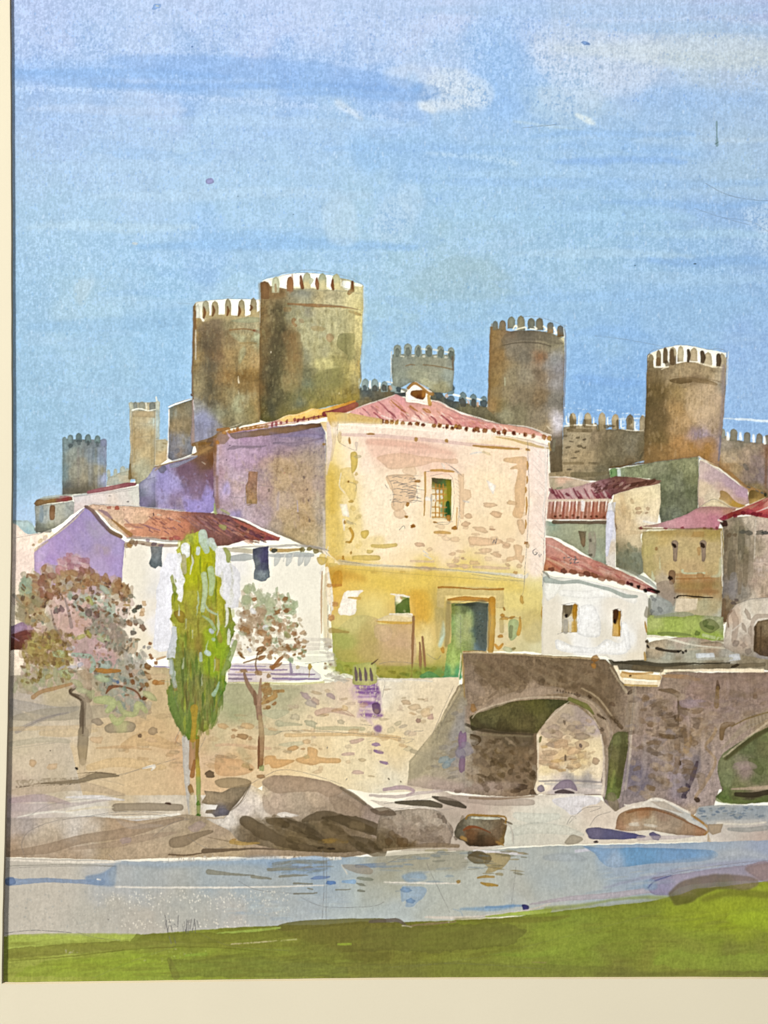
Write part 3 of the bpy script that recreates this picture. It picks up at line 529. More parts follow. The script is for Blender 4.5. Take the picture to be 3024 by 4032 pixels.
# ---------------------------------------------------------------- fourth big tower and the long wall on the right
V(2120, 1600, 1.8352)
CW2 = part('painted_castle_wall', 'long brown battlemented wall between the two towers on the right')
W('180 148 420 120 430 170 600 165 700 172 780 175 800 200 800 380 600 440 510 450 520 520 500 540 170 530 60 520 80 480 172 470', [
 (200, 200, 'a09072'), (300, 200, '9f8f70'), (400, 220, '8f7c60'), (220, 400, 'a08c6a'), (320, 350, '9f8a66'), (450, 260, '77694c'), (560, 300, '756a50'), (680, 280, '7d7560'), (740, 300, '6b6044'), (540, 400, '6b6044'), (700, 400, '6c5a3c'), (300, 480, '8d7e60'), (480, 460, '6e664e'), (200, 500, 'a08a64')], g=.12)
merl('248,50,48,110 358,46,54,110 460,46,56,130 556,56,54,110 662,62,56,110 752,66,44,120', 50, 110, [(248, 60, 'c0ad88'), (240, 110, '7c6a4c'), (340, 120, '8a7858'), (370, 60, 'bfae88'), (460, 60, 'b8a682'), (440, 150, '8f7e5c'), (556, 70, 'bda880'), (560, 140, 'a08c68'), (662, 80, '7c705c'), (690, 120, 'b0a080'), (660, 150, '7a6c54')])
off()
for x, y, w, h in ((215, 60, 26, 60), (305, 60, 30, 70), (410, 70, 22, 60), (510, 70, 24, 60), (610, 80, 26, 70), (708, 95, 26, 70)):
    SS([x, y, x+2, y+h], w, 'cfd8e6', .35, e=0, d=.3); SS([x-w*.5, y+10, x-w*.4, y+h, x+w*.4, y+h+6], (5, 9, 6), 'f0e9dc', .9, e=0)
SS('190 10 330 22 480 30 640 52 770 66', (8, 10, 8), 'dfe4ea', .55, e=0, d=.35)
SS('190 140 300 132 420 140', (12, 6), 'e4dcc8', .7, e=0); SS('600 165 690 176 760 172', 5, 'e4dcc8', .8, e=0)
D('240 105 330 120 430 155 662 110 572 130', 70, 26, 86, '6d5d40 77663f', .7, ja=5)
D('230 172 340 178 488 146 528 142', 46, 24, 4, '6f5e40 5f5238', .75, ja=4); SS('220 172 380 176', 26, '7a6848', .6)
D('195 214 285 226 332 240 236 254 212 296 300 288 330 300 280 328 254 374 222 456 410 410', 38, 16, -4, '6f6046 6a5c48', .85)
SS('185 410 320 412', 20, '84704c', .7); SS('250 495 400 492 500 480', (40, 34, 20), '6f6446', .7, e=.1); SS('370 410 430 415', 18, '7c6c4c', .7)
R('400 200 770 200 760 400 520 430 400 400', 50, 40, 20, 80, '5f5540 8a7c60 6d6048', .3, e=.05)
R('180 190 770 190 760 400 500 500 180 500', 300, 8, 7, 0, '5f5238 a8987a', .25, e=0)
D('745 355', 60, 26, 110, '3f4438', .6); SS('520 440 660 424 860 398 1100 370', (10, 12, 10), '6d4c24', .8)

RW = part('painted_castle_wall', 'brown battlemented wall at the right edge beyond the last tower')
W('1318 196 1400 240 1500 255 1600 262 1760 290 1760 900 1640 700 1560 640 1440 540 1300 440 1300 300', [
 (1340, 260, '95897a'), (1450, 280, '7f7666'), (1560, 290, '8c7c6a'), (1640, 320, '8a6a58'), (1380, 380, 'b09a7c'), (1480, 360, 'a8907a'), (1420, 460, 'a08660'), (1560, 400, '8b7674'), (1600, 520, '817078'), (1520, 480, '857068'), (1560, 620, '7c6840'), (1360, 440, 'a47c4c')], g=.12)
merl('1334,162,30,70 1410,162,54,90 1508,186,48,80 1596,198,46,70 1652,206,40,70', 40, 80, [(1334, 180, '95978a'), (1410, 170, '8c8878'), (1410, 220, '827c6a'), (1508, 200, '807c70'), (1596, 210, '857e72')])
merl('1744,216,46,70', 40, 80, '857e72')
off()
for x, y in ((1366, 190), (1458, 190), (1552, 205), (1632, 220)): SS([x, y, x+4, y+46], (14, 22), 'dfe2e6', .8, e=0)
D('1500 440', 80, 50, 45, '6a6460', .7); D('1460 330 1540 300', 70, 30, 20, '7c6c5a a08a70', .5); SS('1650 300 1640 640', (16, 20), '7a4c28', .6, soft=1)
R('1330 280 1640 300 1640 620 1500 560', 60, 34, 16, 60, '7a6a58 a89478 8c7a74', .3, e=.05)
W('1160 380 1300 440 1440 550 1510 610 1530 640 1530 700 1640 650 1600 600 1500 570 1400 480 1300 430', 'a8783c', .85, e=.2)
O('1530 610 1600 620 1650 660 1600 700 1520 705', [(1540, 640, '6f5626'), (1600, 660, '8a6a30'), (1560, 690, 'a8843c')], .95, e=.2)
D('1580 610 1615 625 1520 585', 26, 10, 25, '4a5a70', .8); D('1640 640', 36, 16, 80, '2f3a28', .8)
T4 = part('painted_tower', 'round battlemented tower on the right with light right side, the rightmost tower')
V(1900, 1000, 1.476)
W('956 590 970 575 1000 640 1080 640 1160 620 1240 625 1330 640 1410 600 1420 600 1412 800 1396 1010 1375 1235 1260 1180 1100 1195 940 1240 940 1050 950 830', [
 (975, 640, '8c7c5c'), (975, 720, '7d6844'), (975, 850, '6f5b36'), (975, 1000, '6c5836'), (975, 1150, '776038'), (1020, 800, '6c5730'), (1030, 950, '735c38'), (1030, 1080, '7a6236'), (1080, 680, '8c7858'), (1060, 1130, '8a6c3c'), (1120, 700, 'a08b68'), (1120, 800, '927848'), (1120, 900, 'a27f4c'), (1130, 1000, 'a88454'), (1130, 1100, 'a87a42'), (1100, 1170, '9a7440'),
 (1200, 680, 'a48d68'), (1220, 720, '8c7454'), (1200, 800, 'a88c60'), (1240, 860, 'b89c74'), (1200, 950, 'ae8c60'), (1220, 1060, 'a58478'), (1200, 1130, 'aa7c44'), (1300, 680, '9c8764'), (1300, 800, 'b89e7c'), (1300, 920, 'ba9f80'), (1280, 1060, '9484a0'), (1290, 1140, 'a5783c'), (1380, 700, 'ac9c80'), (1370, 850, 'a89078'), (1360, 1000, 'a08874'), (1350, 1150, '9a8698'), (1390, 800, '8f8a80')], g=.12)
W('960 590 985 570 1060 545 1130 530 1190 533 1300 553 1415 575 1410 640 1340 660 1240 630 1180 628 1090 640 1080 660 1000 660 985 650 965 660', [(980, 600, 'e2dccb'), (1200, 590, 'f2efe4'), (1330, 600, 'f0ece0')], e=.05)
merl('978,582,30,80 1022,560,28,90 1062,544,30,90', 30, 80, [(978, 600, '948666'), (985, 640, '7d6a48'), (1030, 600, '8f7e5c'), (1062, 600, '7e6c50')])
merl('1106,542,40,100 1150,536,36,90 1228,548,42,76 1310,572,46,80', 36, 90, [(1095, 600, '6d5840'), (1120, 570, 'b8aa8a'), (1150, 580, 'c0b494'), (1228, 590, 'b8a684'), (1310, 600, 'b8a888')]); merl('1392,578,40,90', 34, 80, 'a8997c')
off()
for x, y, w, h in ((1197, 560, 22, 64), (1278, 572, 30, 60), (1370, 590, 32, 64)): SS([x, y, x+3, y+h*.5, x-2, y+h], (w*.8, w, w*.7), '5c4a34', .95, e=.2)
SS('1103 560 1104 634', (18, 26), '6b5438', .9); SS('1020 610 1022 640', 22, '7a5c38', .8); SS('1062 560 1062 630', 20, '6e5a3e', .85); SS('1070 630 1075 645', 26, '5c4c34', .7)
SS('1240 628 1340 655 1395 660', (8, 12, 8), 'dcd0b4', .7, e=0); SS('1080 655 1040 670', (8, 4), 'f0e6cc', .9)
SS('1090 735 1150 738 1210 738', (12, 36, 20), '66502c', .8); SS('1100 728 1200 728 1300 742 1360 758', (8, 26, 28, 14), '7c6440', .7, e=.2); SS('1090 715 1200 712 1300 724 1390 745', 5, '8c7050', .5)
O('960 760 1060 700 1050 900 1090 960 1040 1100 1000 1190 945 1190 950 900', '54441f', .28, soft=5); O('1210 770 1380 770 1370 1000 1240 1000 1180 900', 'c2a684', .4, soft=1); O('1210 1000 1260 1060 1285 1070 1280 1140 1230 1110', '8c7ca4', .5, soft=3)
O('1200 1100 1330 1060 1370 1140 1375 1235 1260 1180', 'a8722c', .5, soft=2); SS('1400 650 1394 900 1376 1060', (20, 20, 12), '8c7c84', .6, soft=1); SS('1384 1060 1372 1200', 10, '74728c', .7)
O('930 1150 1000 1100 1180 1130 1240 1180 1100 1200 940 1230', '9c6c34', .35, soft=3)
R('965 680 1390 700 1370 1150 960 1180', 110, 40, 12, 89, '6c5630 b89c70 8c6c40 c0a480', .22, e=0); R('965 680 1390 700 1370 1150 960 1180', 500, 6, 5, 0, '5f4c2c b89c70', .22, e=0)
ink('950 830 960 590 1060 545 1160 528 1300 553 1418 575 1412 800'); ink('650 475 800 492 960 520 1100 548', a=.4); SS('1428 570 1420 760', 5, 'd8e0ec', .7)
D('886 67', 6, 10, 90, '34506c', .9)

# ---------------------------------------------------------------- houses under the castle, right
TINT = (1.02, 1.01, .98)
DS = .82
V(2120, 1600, 1.8352)
H1 = part('painted_house', 'grey green walled house with a sloping top edge and a lilac side wall')
W('520 455 700 430 860 400 1000 385 1160 362 1166 500 1150 740 1080 780 960 830 890 850 860 740 880 560 800 520 600 510 520 515', [
 (560, 480, '94a37c'), (700, 460, '8c946c'), (850, 430, '8f9270'), (1000, 420, '8f9268'), (1120, 400, '94966c'), (900, 540, '7c8260'), (1020, 560, '84896a'), (1110, 520, '84865c'), (920, 680, '6f7458'), (1040, 680, '6f7358'), (930, 790, '747a64'), (1110, 680, '757a5c'), (1100, 620, '6c7250'), (960, 800, '7c8470')], g=.15)
off(); R('880 440 1150 400 1140 740 900 820', 80, 40, 18, 85, '6c7250 989c78 7c8060', .3, e=.04)
D('540 482', 70, 50, 85, '6f9c58', .9); SS('582 460 584 510', 26, 'c4d4d0', .95); D('528 482', 30, 12, 85, '4c8048', .8)
h = part('side_wall', 'lilac and cream side wall', H1)
W('1166 385 1300 450 1440 560 1510 600 1524 700 1440 740 1300 730 1180 720 1156 740 1150 600', [
 (1190, 440, 'd6bcb4'), (1260, 500, 'c8acb0'), (1380, 560, 'bc9cac'), (1470, 620, 'bf98b0'), (1190, 600, 'dcc4a4'), (1240, 660, 'dfccae'), (1350, 620, 'ccac9c'), (1450, 700, 'c4a08c'), (1180, 700, 'd0b09c'), (1300, 700, 'e0ceac')], g=.08)
off(); W('1170 385 1300 450 1510 600 1500 640 1380 580 1260 470', 'c0a4b4', .3, soft=3, e=0)
O('1314 610 1360 620 1430 690 1500 720 1440 730 1380 720 1330 710 1296 690 1316 650', [(1340, 640, 'b08a4c'), (1330, 690, 'c8a468'), (1440, 715, 'c4952c')], .9, e=.2); SS('1250 676 1320 684 1400 730', (30, 18, 4), 'e6d4ac', .8)
SS('1160 362 1240 420 1330 480', (10, 8, 6), 'f0e4d4', .9); SS('1155 365 1162 500', 6, 'eae2d6', .8); ink('1160 366 1152 740'); ink('520 450 860 400 1160 360', a=.6)
H2 = part('painted_house', 'cream block with a striped red tiled roof beside the large pink house')
W('545 640 700 590 880 560 882 700 862 820 860 860 740 920 760 1200 720 1230 560 1160 560 900 530 720', [
 (600, 660, 'e6cfa0'), (720, 620, 'ecd9ac'), (840, 600, 'ecdcb0'), (620, 760, 'd8bc8c'), (700, 720, 'ecd8a8'), (820, 740, 'efdcb4'), (640, 860, 'dcc094'), (760, 820, 'ecdcc0'), (600, 1000, 'a89874'), (700, 960, 'd8c49c'), (640, 1100, '868468'), (720, 1080, '8c907c'), (580, 1120, '8a8468'), (680, 900, 'e0c89c')], g=.08)
off(); D('720 740 790 740 725 768 780 770', 24, 40, 80, 'd2a880 d8b48c', .8, ja=3); SS('600 640 620 760', 36, 'd4b07c', .4, soft=1); R('560 640 700 620 700 900 560 900', 14, 50, 22, 80, 'd4b484 dfc49a', .4); SS('760 830 860 850', (14, 20), 'f4efe6', .9)
SS('645 910 740 912', (40, 16), 'e2c698', .8); D('560 870', 40, 14, 85, '8c6c54', .7); R('560 1000 740 1000 740 1180 570 1150', 36, 40, 22, 80, '7c8468 6f6f54 8d927c a09670', .5); O('600 1020 760 1100 750 1220 650 1170 580 1160', '6f7860', .35, soft=2)
h = part('roof', 'crimson tiled roof with dark shadowed upper slope', H2)
W('70 660 90 600 200 585 400 545 560 505 700 515 890 535 870 560 700 590 540 640 500 690 500 820 300 820 60 815', [
 (110, 640, 'c08c8c'), (220, 620, 'c4989a'), (340, 600, 'cca0a0'), (460, 590, '94646a'), (600, 540, '7d5044'), (740, 530, '8a5c4c'), (850, 545, '9a6a58'), (520, 620, '7c4c4c'), (140, 740, 'c89080'), (300, 740, 'd09c88'), (440, 740, 'cc8c70'), (100, 800, 'b46c50'), (460, 800, 'a85840')], g=.09)
off(); W('70 510 200 510 380 545 300 575 180 600 100 600 80 580', [(90, 560, 'b0a080'), (180, 530, 'dcb094'), (300, 550, 'ccb498'), (200, 570, 'b0a088')], .95, e=.1); SS('80 512 200 512 370 542', (6, 8, 6), 'f4e4d4', .9); D('150 590', 60, 24, 0, '94987c', .8)
for i in range(16):
    x = 96+i*26; SS([x, 600+rng.randint(-12, 30), x+24, 640, x+44, 668], (8, 16, 6), ['a04c5c', 'b06c78', '9c4454', 'd8b4b4', '8c3c4c'][rng.randint(5)], .8)
D('95 612 210 640 300 662 430 655 145 650 515 655', 44, 22, 40, '8f3a4a 9c4454', .85)
for i in range(20):
    x = 470+i*18; SS([x, 600-i*3.2, x+30, 570-i*1.6], (14, 10), ['6c3c34', '7c4c40', '8c5448', '5c3028'][rng.randint(4)], .7)
R('380 560 660 515 640 580 420 640', 50, 26, 14, -30, '5f2c30 7a4440 8c4c50 9c6458', .7)
D('690 566 755 556 815 546', 74, 26, -24, '6a4030', .95, ja=4, jl=.1); D('640 580 600 560', 50, 18, -40, 'd8b0a0', .7)
W('64 672 530 668 520 690 60 690', 'ead8bc', .85)
for i in range(17):
    x = 74+i*26.5; SS([x+8, 690, x+2, 740, x-4, 806], (8, 16, 18), ['c87458', 'b85c44', 'cc8468', 'b46c50', 'd09478'][rng.randint(5)], .85, e=.25)
    if i % 2: SS([x+20, 686, x+14, 760], (10, 12, 4), 'f2ece4', .85, e=0)
SS('320 690 318 750', (24, 20), 'eeecee', .9); D('120 795 158 790 206 800 250 790 286 802 338 798 382 796 420 796 474 802', 20, 22, 80, '6c3a20 8c4c2c', .9, jl=.15)
SS('60 818 300 822 500 815', 5, 'efdcd0', .8)
H3 = part('painted_house', 'grey green shaded house front with a small brown window under the striped roof')
W('52 835 495 850 500 900 500 1150 400 1110 250 1010 130 950 50 930', [(90, 860, '98a890'), (200, 900, 'a4aa8c'), (300, 900, 'a8ac88'), (430, 900, 'a8ac8c'), (120, 930, 'a0a88c'), (250, 980, 'a0a484'), (440, 1000, '9ca48c'), (420, 1080, '9ca890'), (480, 1100, '909c88')], g=.08)
off(); SS('60 845 110 850', (34, 30), '84a08c', .8); SS('110 835 200 838 490 838', (30, 22, 26), '6a5440', .9, e=.2)
h = part('window', None, H3)
W('288 900 345 902 338 1010 324 1020 305 990', [(310, 910, '7c6c50'), (320, 980, '907454')], e=.3); off()
O('360 920 410 910 412 1080 380 1090 360 1060 365 1000', '9a8c7c', .7, e=.15); D('376 968 376 1075', 26, 24, 80, '6c6454', .8); R('200 880 500 880 480 1100 300 1000', 20, 50, 20, 80, '98a080 b0b494', .35, e=.03)
part('painted_wall_strip', 'narrow white strip of sunlit wall between the two houses', on=True)
W('500 700 560 690 545 780 560 900 556 1170 490 1140 485 1060 500 900', [(520, 760, 'e0dfe4'), (520, 900, 'd8d8e6'), (520, 1100, 'dcd4cc'), (545, 1000, 'd8c8b4')], e=.08)
off(); SS('522 780 510 920 494 1080', (60, 48, 14), 'd4d6ee', .95, e=.1); SS('550 760 560 900', 10, 'b09070', .5); SS('535 700 548 760', 18, 'c8c0b4', .7)
H4 = part('painted_house', 'ochre green house with two slit windows and a pink roof')
W('750 905 1000 890 1200 880 1330 880 1340 1000 1330 1200 1325 1542 800 1542 860 1350 850 1280 760 1200 745 1050', [
 (800, 940, 'c4b070'), (900, 930, 'c8ac68'), (1100, 930, 'c0a470'), (1250, 920, 'b8a058'), (800, 1020, 'bcac68'), (900, 1060, 'ccb47c'), (1080, 1030, 'c8b078'), (1250, 1040, 'c4ac78'), (820, 1140, 'bcaa6c'), (950, 1160, 'c8ac74'), (1100, 1160, 'c8aa78'), (1280, 1160, 'c4ac74'), (900, 1220, 'c0ae90'), (860, 1300, 'a09078'), (920, 1380, '988878'), (1050, 1260, 'b4844c'), (1200, 1280, 'b07c48'), (1290, 1300, 'b09464'), (1100, 1340, 'a8844c'), (1060, 1420, 'd0bc98'), (1160, 1420, 'b4ac84'), (1250, 1440, 'b4a478'), (850, 1440, '98a09c'), (920, 1440, '9ca49c'), (1300, 1480, 'b4b4a0'), (800, 1480, '8c907c')], g=.08)
off(); SS('1000 1300 1290 1290', 50, '8c7c3c', .4, soft=3); SS('990 1335 1290 1340', (24, 30), 'a07440', .6, soft=1); SS('1000 1245 1300 1240', (16, 12), 'b4783c', .6); SS('990 1220 1140 1212 1200 1220', (20, 34, 8), 'c08c54', .7)
SS('1040 1185 1060 1205 1200 1205', (20, 14, 14), 'ccd8b0', .8); SS('1250 1230 1310 1215 1320 1100', (10, 30, 20), 'c0ccac', .6, soft=1); D('1166 1225', 60, 56, 0, 'b4844c', .85); SS('820 1190 830 1250', (4, 30), 'd0d8b0', .7); SS('876 1090 880 1170', (4, 14), 'd8dcb0', .6)
W('790 905 1000 895 1330 890 1330 930 1150 945 800 930', 'a8883c', .4, soft=2, e=0); W('1120 905 1200 905 1200 945 1100 945', 'b8843c', .4)
for x, y in ((985, 1000), (1190, 1000)):
    h = part('window', 'slit window with a dark top and grey brown sill drip', H4)
    SS([x, y-8, x+4, y+40, x+2, y+110], (54, 34, 26), '9c8470', .95, e=.25)
    off(); D(f'{x-4} {y+6}', 34, 26, 50, '3f2c1c', .95)
D('852 1028', 22, 20, 0, 'b48048', .8); SS('1160 1030 1160 1070', (30, 20), 'c08c4c', .6)
SS('965 1210 966 1270', (56, 40), '8c6848', .9, e=.25); D('954 1240', 36, 30, 40, '3a2618', .95); O('860 1280 960 1260 985 1340 980 1440 900 1440 870 1380', 'a08c7c', .6); SS('860 1290 880 1420', 30, 'b09c88', .5)
SS('1000 1382 1012 1370 1060 1368 1150 1378 1260 1382', (14, 12, 8, 12, 6), '3c2c1c', .95); D('984 1384', 12, 12, 0, '4a3422'); W('996 1390 1150 1390 1140 1470 1020 1485 985 1480', 'dccaae', .9, e=.06)
O('820 1400 880 1380 960 1420 970 1470 940 1490 840 1500', '9aa29e', .85, e=.2); SS('800 1400 800 1500', (30, 40), '6f6c54', .8); D('900 1440 860 1470', 60, 40, 20, '87908c a8acaa', .7)
h = part('roof', 'pink roof', H4)
W('860 848 960 820 1080 775 1170 725 1300 720 1430 740 1400 770 1330 800 1310 860 1300 890 1150 885 1000 885 880 875 770 870 745 865', [(900, 845, 'cc949c'), (1050, 820, 'cc8c98'), (1180, 800, 'c88490'), (1200, 745, 'bc8484'), (1300, 750, 'c48888'), (1290, 840, 'c4788c'), (1400, 750, 'bc8468'), (800, 872, 'c89c8c')], g=.08)
off(); W('1160 725 1250 680 1300 690 1410 730 1220 720', 'e4d2a8', .9); W('1120 760 1240 720 1420 730 1400 745 1200 745', 'b48478', .5, soft=1); ink('1150 740 1250 672 1320 690 1410 745')
SS('730 880 800 884 1000 886 1200 884 1310 886', (20, 10, 10, 12, 10), '94784c', .7); D('740 880 1040 878 1200 880 1290 880 1250 882 920 882', 26, 16, 0, '9c5c3c a83c4c 8c6c30', .85)
SS('800 895 880 900', 8, 'e8e0b4', .8)
# far right house
H5 = part('painted_house', 'brown shaded house with a crimson tiled eave at the right edge')
W('1330 810 1400 800 1560 790 1780 780 1780 1560 1320 1560 1330 1300 1340 1000', [
 (1370, 870, '9a8870'), (1400, 1000, '8f8066'), (1380, 1150, '8c7a60'), (1400, 1280, '827a78'), (1370, 1400, '8a7658'), (1360, 1500, '7c6244'), (1460, 900, '857a60'), (1480, 1060, '7c7054'), (1470, 1200, '94846c'), (1470, 1320, '8c8478'), (1550, 860, 'c4b4a0'), (1620, 900, 'ccb4a4'), (1560, 1040, 'a89880'), (1600, 1100, 'd0b8a8'), (1560, 1250, 'bca490'), (1640, 1260, 'c0a890'), (1560, 1380, 'd0c0ac'), (1640, 1400, 'b8987c'), (1700, 1000, 'c8b0a0'), (1700, 1300, 'b8a08c'), (1600, 1480, 'e0d4c4'), (1480, 1470, 'd8ccbc')], g=.12)
off()
for x, y0, y1, w, c in ((1390, 900, 1200, 44, '7f7258'), (1360, 900, 1040, 30, '6c5c44'), (1400, 1060, 1240, 60, '6f6450'), (1470, 880, 1090, 50, '6b6450'), (1520, 850, 1000, 40, 'a49884'), (1500, 1080, 1290, 40, '84745c'), (1460, 1200, 1350, 30, '8a7860'), (1410, 1220, 1380, 60, '8a8484'), (1540, 1000, 1250, 36, '9c8c78')):
    SS([x, y0, x-4, (y0+y1)/2, x-8, y1], (w*.8, w, w*.8), c, .6, e=.15)
D('1480 908 1600 912 1640 914 1520 912', 60, 30, 0, '5c5c54 4c5050', .75, ja=3); D('1380 930 1420 930', 44, 40, 40, '6c5438', .6); R('1560 1080 1650 1080 1650 1280 1560 1260', 12, 50, 24, 0, 'c0a090 dcc8bc d4b8a8', .5)
R('1400 860 1650 860 1650 1350 1400 1350', 50, 50, 18, 87, '8c7c64 6f6450 b8a890 a08c74', .3, e=.05); SS('1570 820 1560 1100', 8, 'e8dccc', .6)
W('1380 1540 1380 1500 1420 1440 1500 1410 1650 1410 1780 1410 1780 1560 1380 1560', [(1420, 1480, 'e0d4c4'), (1600, 1440, 'd0bca4'), (1560, 1500, 'e6dccc')], .9, e=.1)
D('1430 1400 1500 1412 1530 1408 1600 1405 1410 1420 1640 1412', 34, 22, 10, '6c5c58 84786c b8846c 5c4c4c', .75); ink('1330 810 1340 1540', a=.6); SS('1322 900 1328 1300', 7, 'efe6da', .8); SS('1340 1400 1340 1560', 30, '7c5c3c', .5)
h = part('roof', 'crimson tiled eave', H5)
W('1300 815 1340 790 1400 760 1500 720 1600 680 1660 660 1780 620 1780 800 1660 810 1600 800 1560 790 1480 780 1400 800 1330 830', [(1330, 810, 'b4465c'), (1420, 780, '98342c'), (1520, 720, 'c86c58'), (1600, 700, 'b84c48'), (1640, 690, 'd08878'), (1540, 770, 'a02c3c'), (1620, 770, 'c04848')], e=.2)
off(); D('1345 800 1420 790 1480 770 1530 760 1560 780 1600 780 1640 790', 46, 34, 10, 'a8243c 8c2030 b83c4c', .85); D('1500 745 1560 720 1620 700 1640 680', 60, 16, -25, 'd08c74 c0504c', .8); SS('1575 760 1660 730', (4, 10), 'f0e0d8', .9); SS('1400 762 1520 712 1640 660', (4, 7, 4), 'f0dcd0', .7)
D('1340 848', 40, 38, 0, '4a2c24', .95); SS('1300 820 1330 836', (14, 8), 'f0e4d4', .9)

# ---------------------------------------------------------------- purple house behind and pale house, left
V(100, 1520, 2.07375)
HG = part('painted_house', 'small grey house with a brown eave at the far left')
W('78 980 385 940 400 950 395 1040 300 1120 240 1160 130 1200 84 1195 85 1080', [(110, 1020, 'a0a49c'), (140, 1060, '8c9ca4'), (170, 1080, 'aab0ac'), (260, 1000, 'b0b2a4'), (340, 1000, 'a4aca8'), (110, 1160, '767c70'), (200, 1130, '969882'), (260, 1100, 'b0b0a0'), (370, 1010, 'b8b8b4')], g=.1)
off(); SS('130 990 130 1100', 30, '8498a8', .7); SS('90 1170 200 1180', 36, '76776c', .6); D('375 1000', 60, 34, 80, 'a4a6a4', .8); ink('80 980 86 1190 130 1200')
h = part('roof', 'brown eave', HG)
W('72 960 90 930 150 915 270 905 385 905 388 935 300 945 180 962 86 980', [(120, 945, '8c6c44'), (220, 935, '94703c'), (280, 925, '98584c'), (340, 930, 'a03c3c'), (370, 940, '965c38')], e=.3)
off(); W('100 925 150 900 385 880 380 905 150 930', 'b0b8ac', .7); SS('280 905 330 903 370 905', (8, 12, 8), 'b86468', .8)
h = part('window', None, HG); O('200 985 240 982 238 1080 215 1098 198 1080', [(220, 1000, '8c6440'), (215, 1060, '9c7450')], e=.3); off()
HP = part('painted_house', 'low pale pinkish house with a red eave behind the violet gable')
W('385 890 510 872 700 850 900 820 920 815 935 870 935 985 800 985 520 970 440 1010 390 1050 400 950', [(430, 920, 'd4ccd0'), (600, 900, 'dcd0cf'), (800, 880, 'd8d0cc'), (700, 960, 'dccdc4'), (430, 1000, 'd8c8c8'), (900, 840, 'd4d4cc')], e=.1, g=.06)
off(); W('385 895 500 870 520 885 400 905', 'c0c8c8', .8); D('837 944', 20, 14, 80, '8c8484'); D('690 897', 34, 10, -10, 'a4a0a0'); ink('400 905 700 862 900 830'); SS('640 880 880 850', 5, 'b8b4b0', .7); SS('870 960 930 975', 14, 'efe8dc', .8)
h = part('roof', 'thin crimson eave', HP); SS('512 868 600 850 700 832 800 812 895 800', (24, 34, 36, 40, 26), [(560, 860, 'a8626c'), (700, 840, 'b06c70'), (860, 805, 'a05460')], 1, e=.25); off()
R('560 845 880 795 880 815 580 865', 30, 14, 4, -12, 'c89090 c08084', .6)
HV = part('painted_house', 'violet blue shaded house wall below the big ochre tower')
W('925 800 1000 740 1060 650 1090 650 1230 610 1350 570 1400 540 1380 480 1420 460 1520 450 1580 480 1600 560 1580 700 1575 900 1560 1010 1500 1040 1380 1035 1200 1010 1060 1000 960 1000 930 980', [
 (950, 830, '78788c'), (960, 940, '80789c'), (1000, 800, '8d8cb4'), (1020, 960, '746c78'), (1040, 740, 'a0a0c4'), (1110, 720, '9890d0'), (1130, 800, '988cc8'), (1120, 900, 'a094c0'), (1110, 980, 'a898cc'), (1200, 760, '9e94cc'), (1220, 850, '9c8cc4'), (1200, 950, '8c7ea4'), (1280, 700, '7c6074'), (1330, 780, '7a5e68'), (1300, 860, '9a88c4'), (1400, 640, '7c5c50'), (1450, 720, '7c5c58'), (1500, 640, '7c5434'), (1400, 880, '8c7494'), (1380, 960, '9c8ce0'), (1480, 900, '9484dc'), (1500, 980, '9484d4'), (1530, 780, '84607c'), (1560, 560, '8a6238'), (1450, 520, '8f6a3c'), (1500, 460, '9a6c3c'), (1560, 620, '7c4c28'), (1570, 900, '8a7090'), (1240, 940, '98849c'), (1200, 1000, 'a090c4')], g=.12)
off()
W('1250 660 1380 600 1560 520 1560 800 1540 860 1500 780 1470 840 1440 900 1330 880 1240 920 1200 980 1170 960 1180 890 1290 860 1330 800 1230 720', [(1330, 700, '765670'), (1450, 640, '74503c'), (1400, 800, '7f6280'), (1230, 930, '8f789c'), (1520, 600, '7c4c24'), (1510, 760, '7a5470')], .65, soft=2, e=.1)
O('1480 800 1530 880 1545 960 1535 1020 1400 1030 1300 980 1290 920 1380 940 1440 920', '9a8cd4', .7, soft=1); O('1070 740 1160 700 1230 760 1290 830 1200 850 1170 900 1120 960 1070 960', '9890d8', .35, soft=2)
W('926 800 985 760 1060 740 1060 900 1066 985 1000 1000 950 998 930 960', [(945, 850, '7c809c'), (985, 820, 'a0a0c0'), (970, 940, '7c749c'), (1040, 830, '8c88b8'), (1030, 970, '6c6a80')], .85, e=.25)
D('1118 680', 66, 56, -10, '74748c', .9, jl=0); SS('1190 655 1240 640 1290 622 1400 575', (30, 40, 26, 10), '8c90b0', .85, e=.2); SS('1060 660 1230 612 1350 575', (12, 10, 8), 'a88850', .8); SS('1210 610 1400 565', 12, 'c8ccd8', .8)
SS('1060 690 1100 650', (10, 24), 'b89468', .6); SS('1370 480 1520 440 1600 380', (30, 50, 30), '8f6428', .7, e=.2); SS('1360 560 1420 550 1560 470', (10, 26, 20), 'b08448', .7); D('1520 440 1540 470', 76, 52, -30, '6f5c54 745844', .7); SS('1570 360 1660 350', 26, 'b0702c', .8)
SS('1400 470 1405 560', (24, 8), 'b0926c', .6); SS('1440 620 1470 640', 5, 'e8dcc8', .8); R('1080 700 1500 700 1500 1000 1100 980', 50, 34, 20, 60, '8c80c0 7c6484 a094d0 745c70', .3, e=.05); D('1550 880', 80, 40, 90, '6c5864', .7); SS('1550 930 1545 1060', (10, 30), 'a8b878', .7)
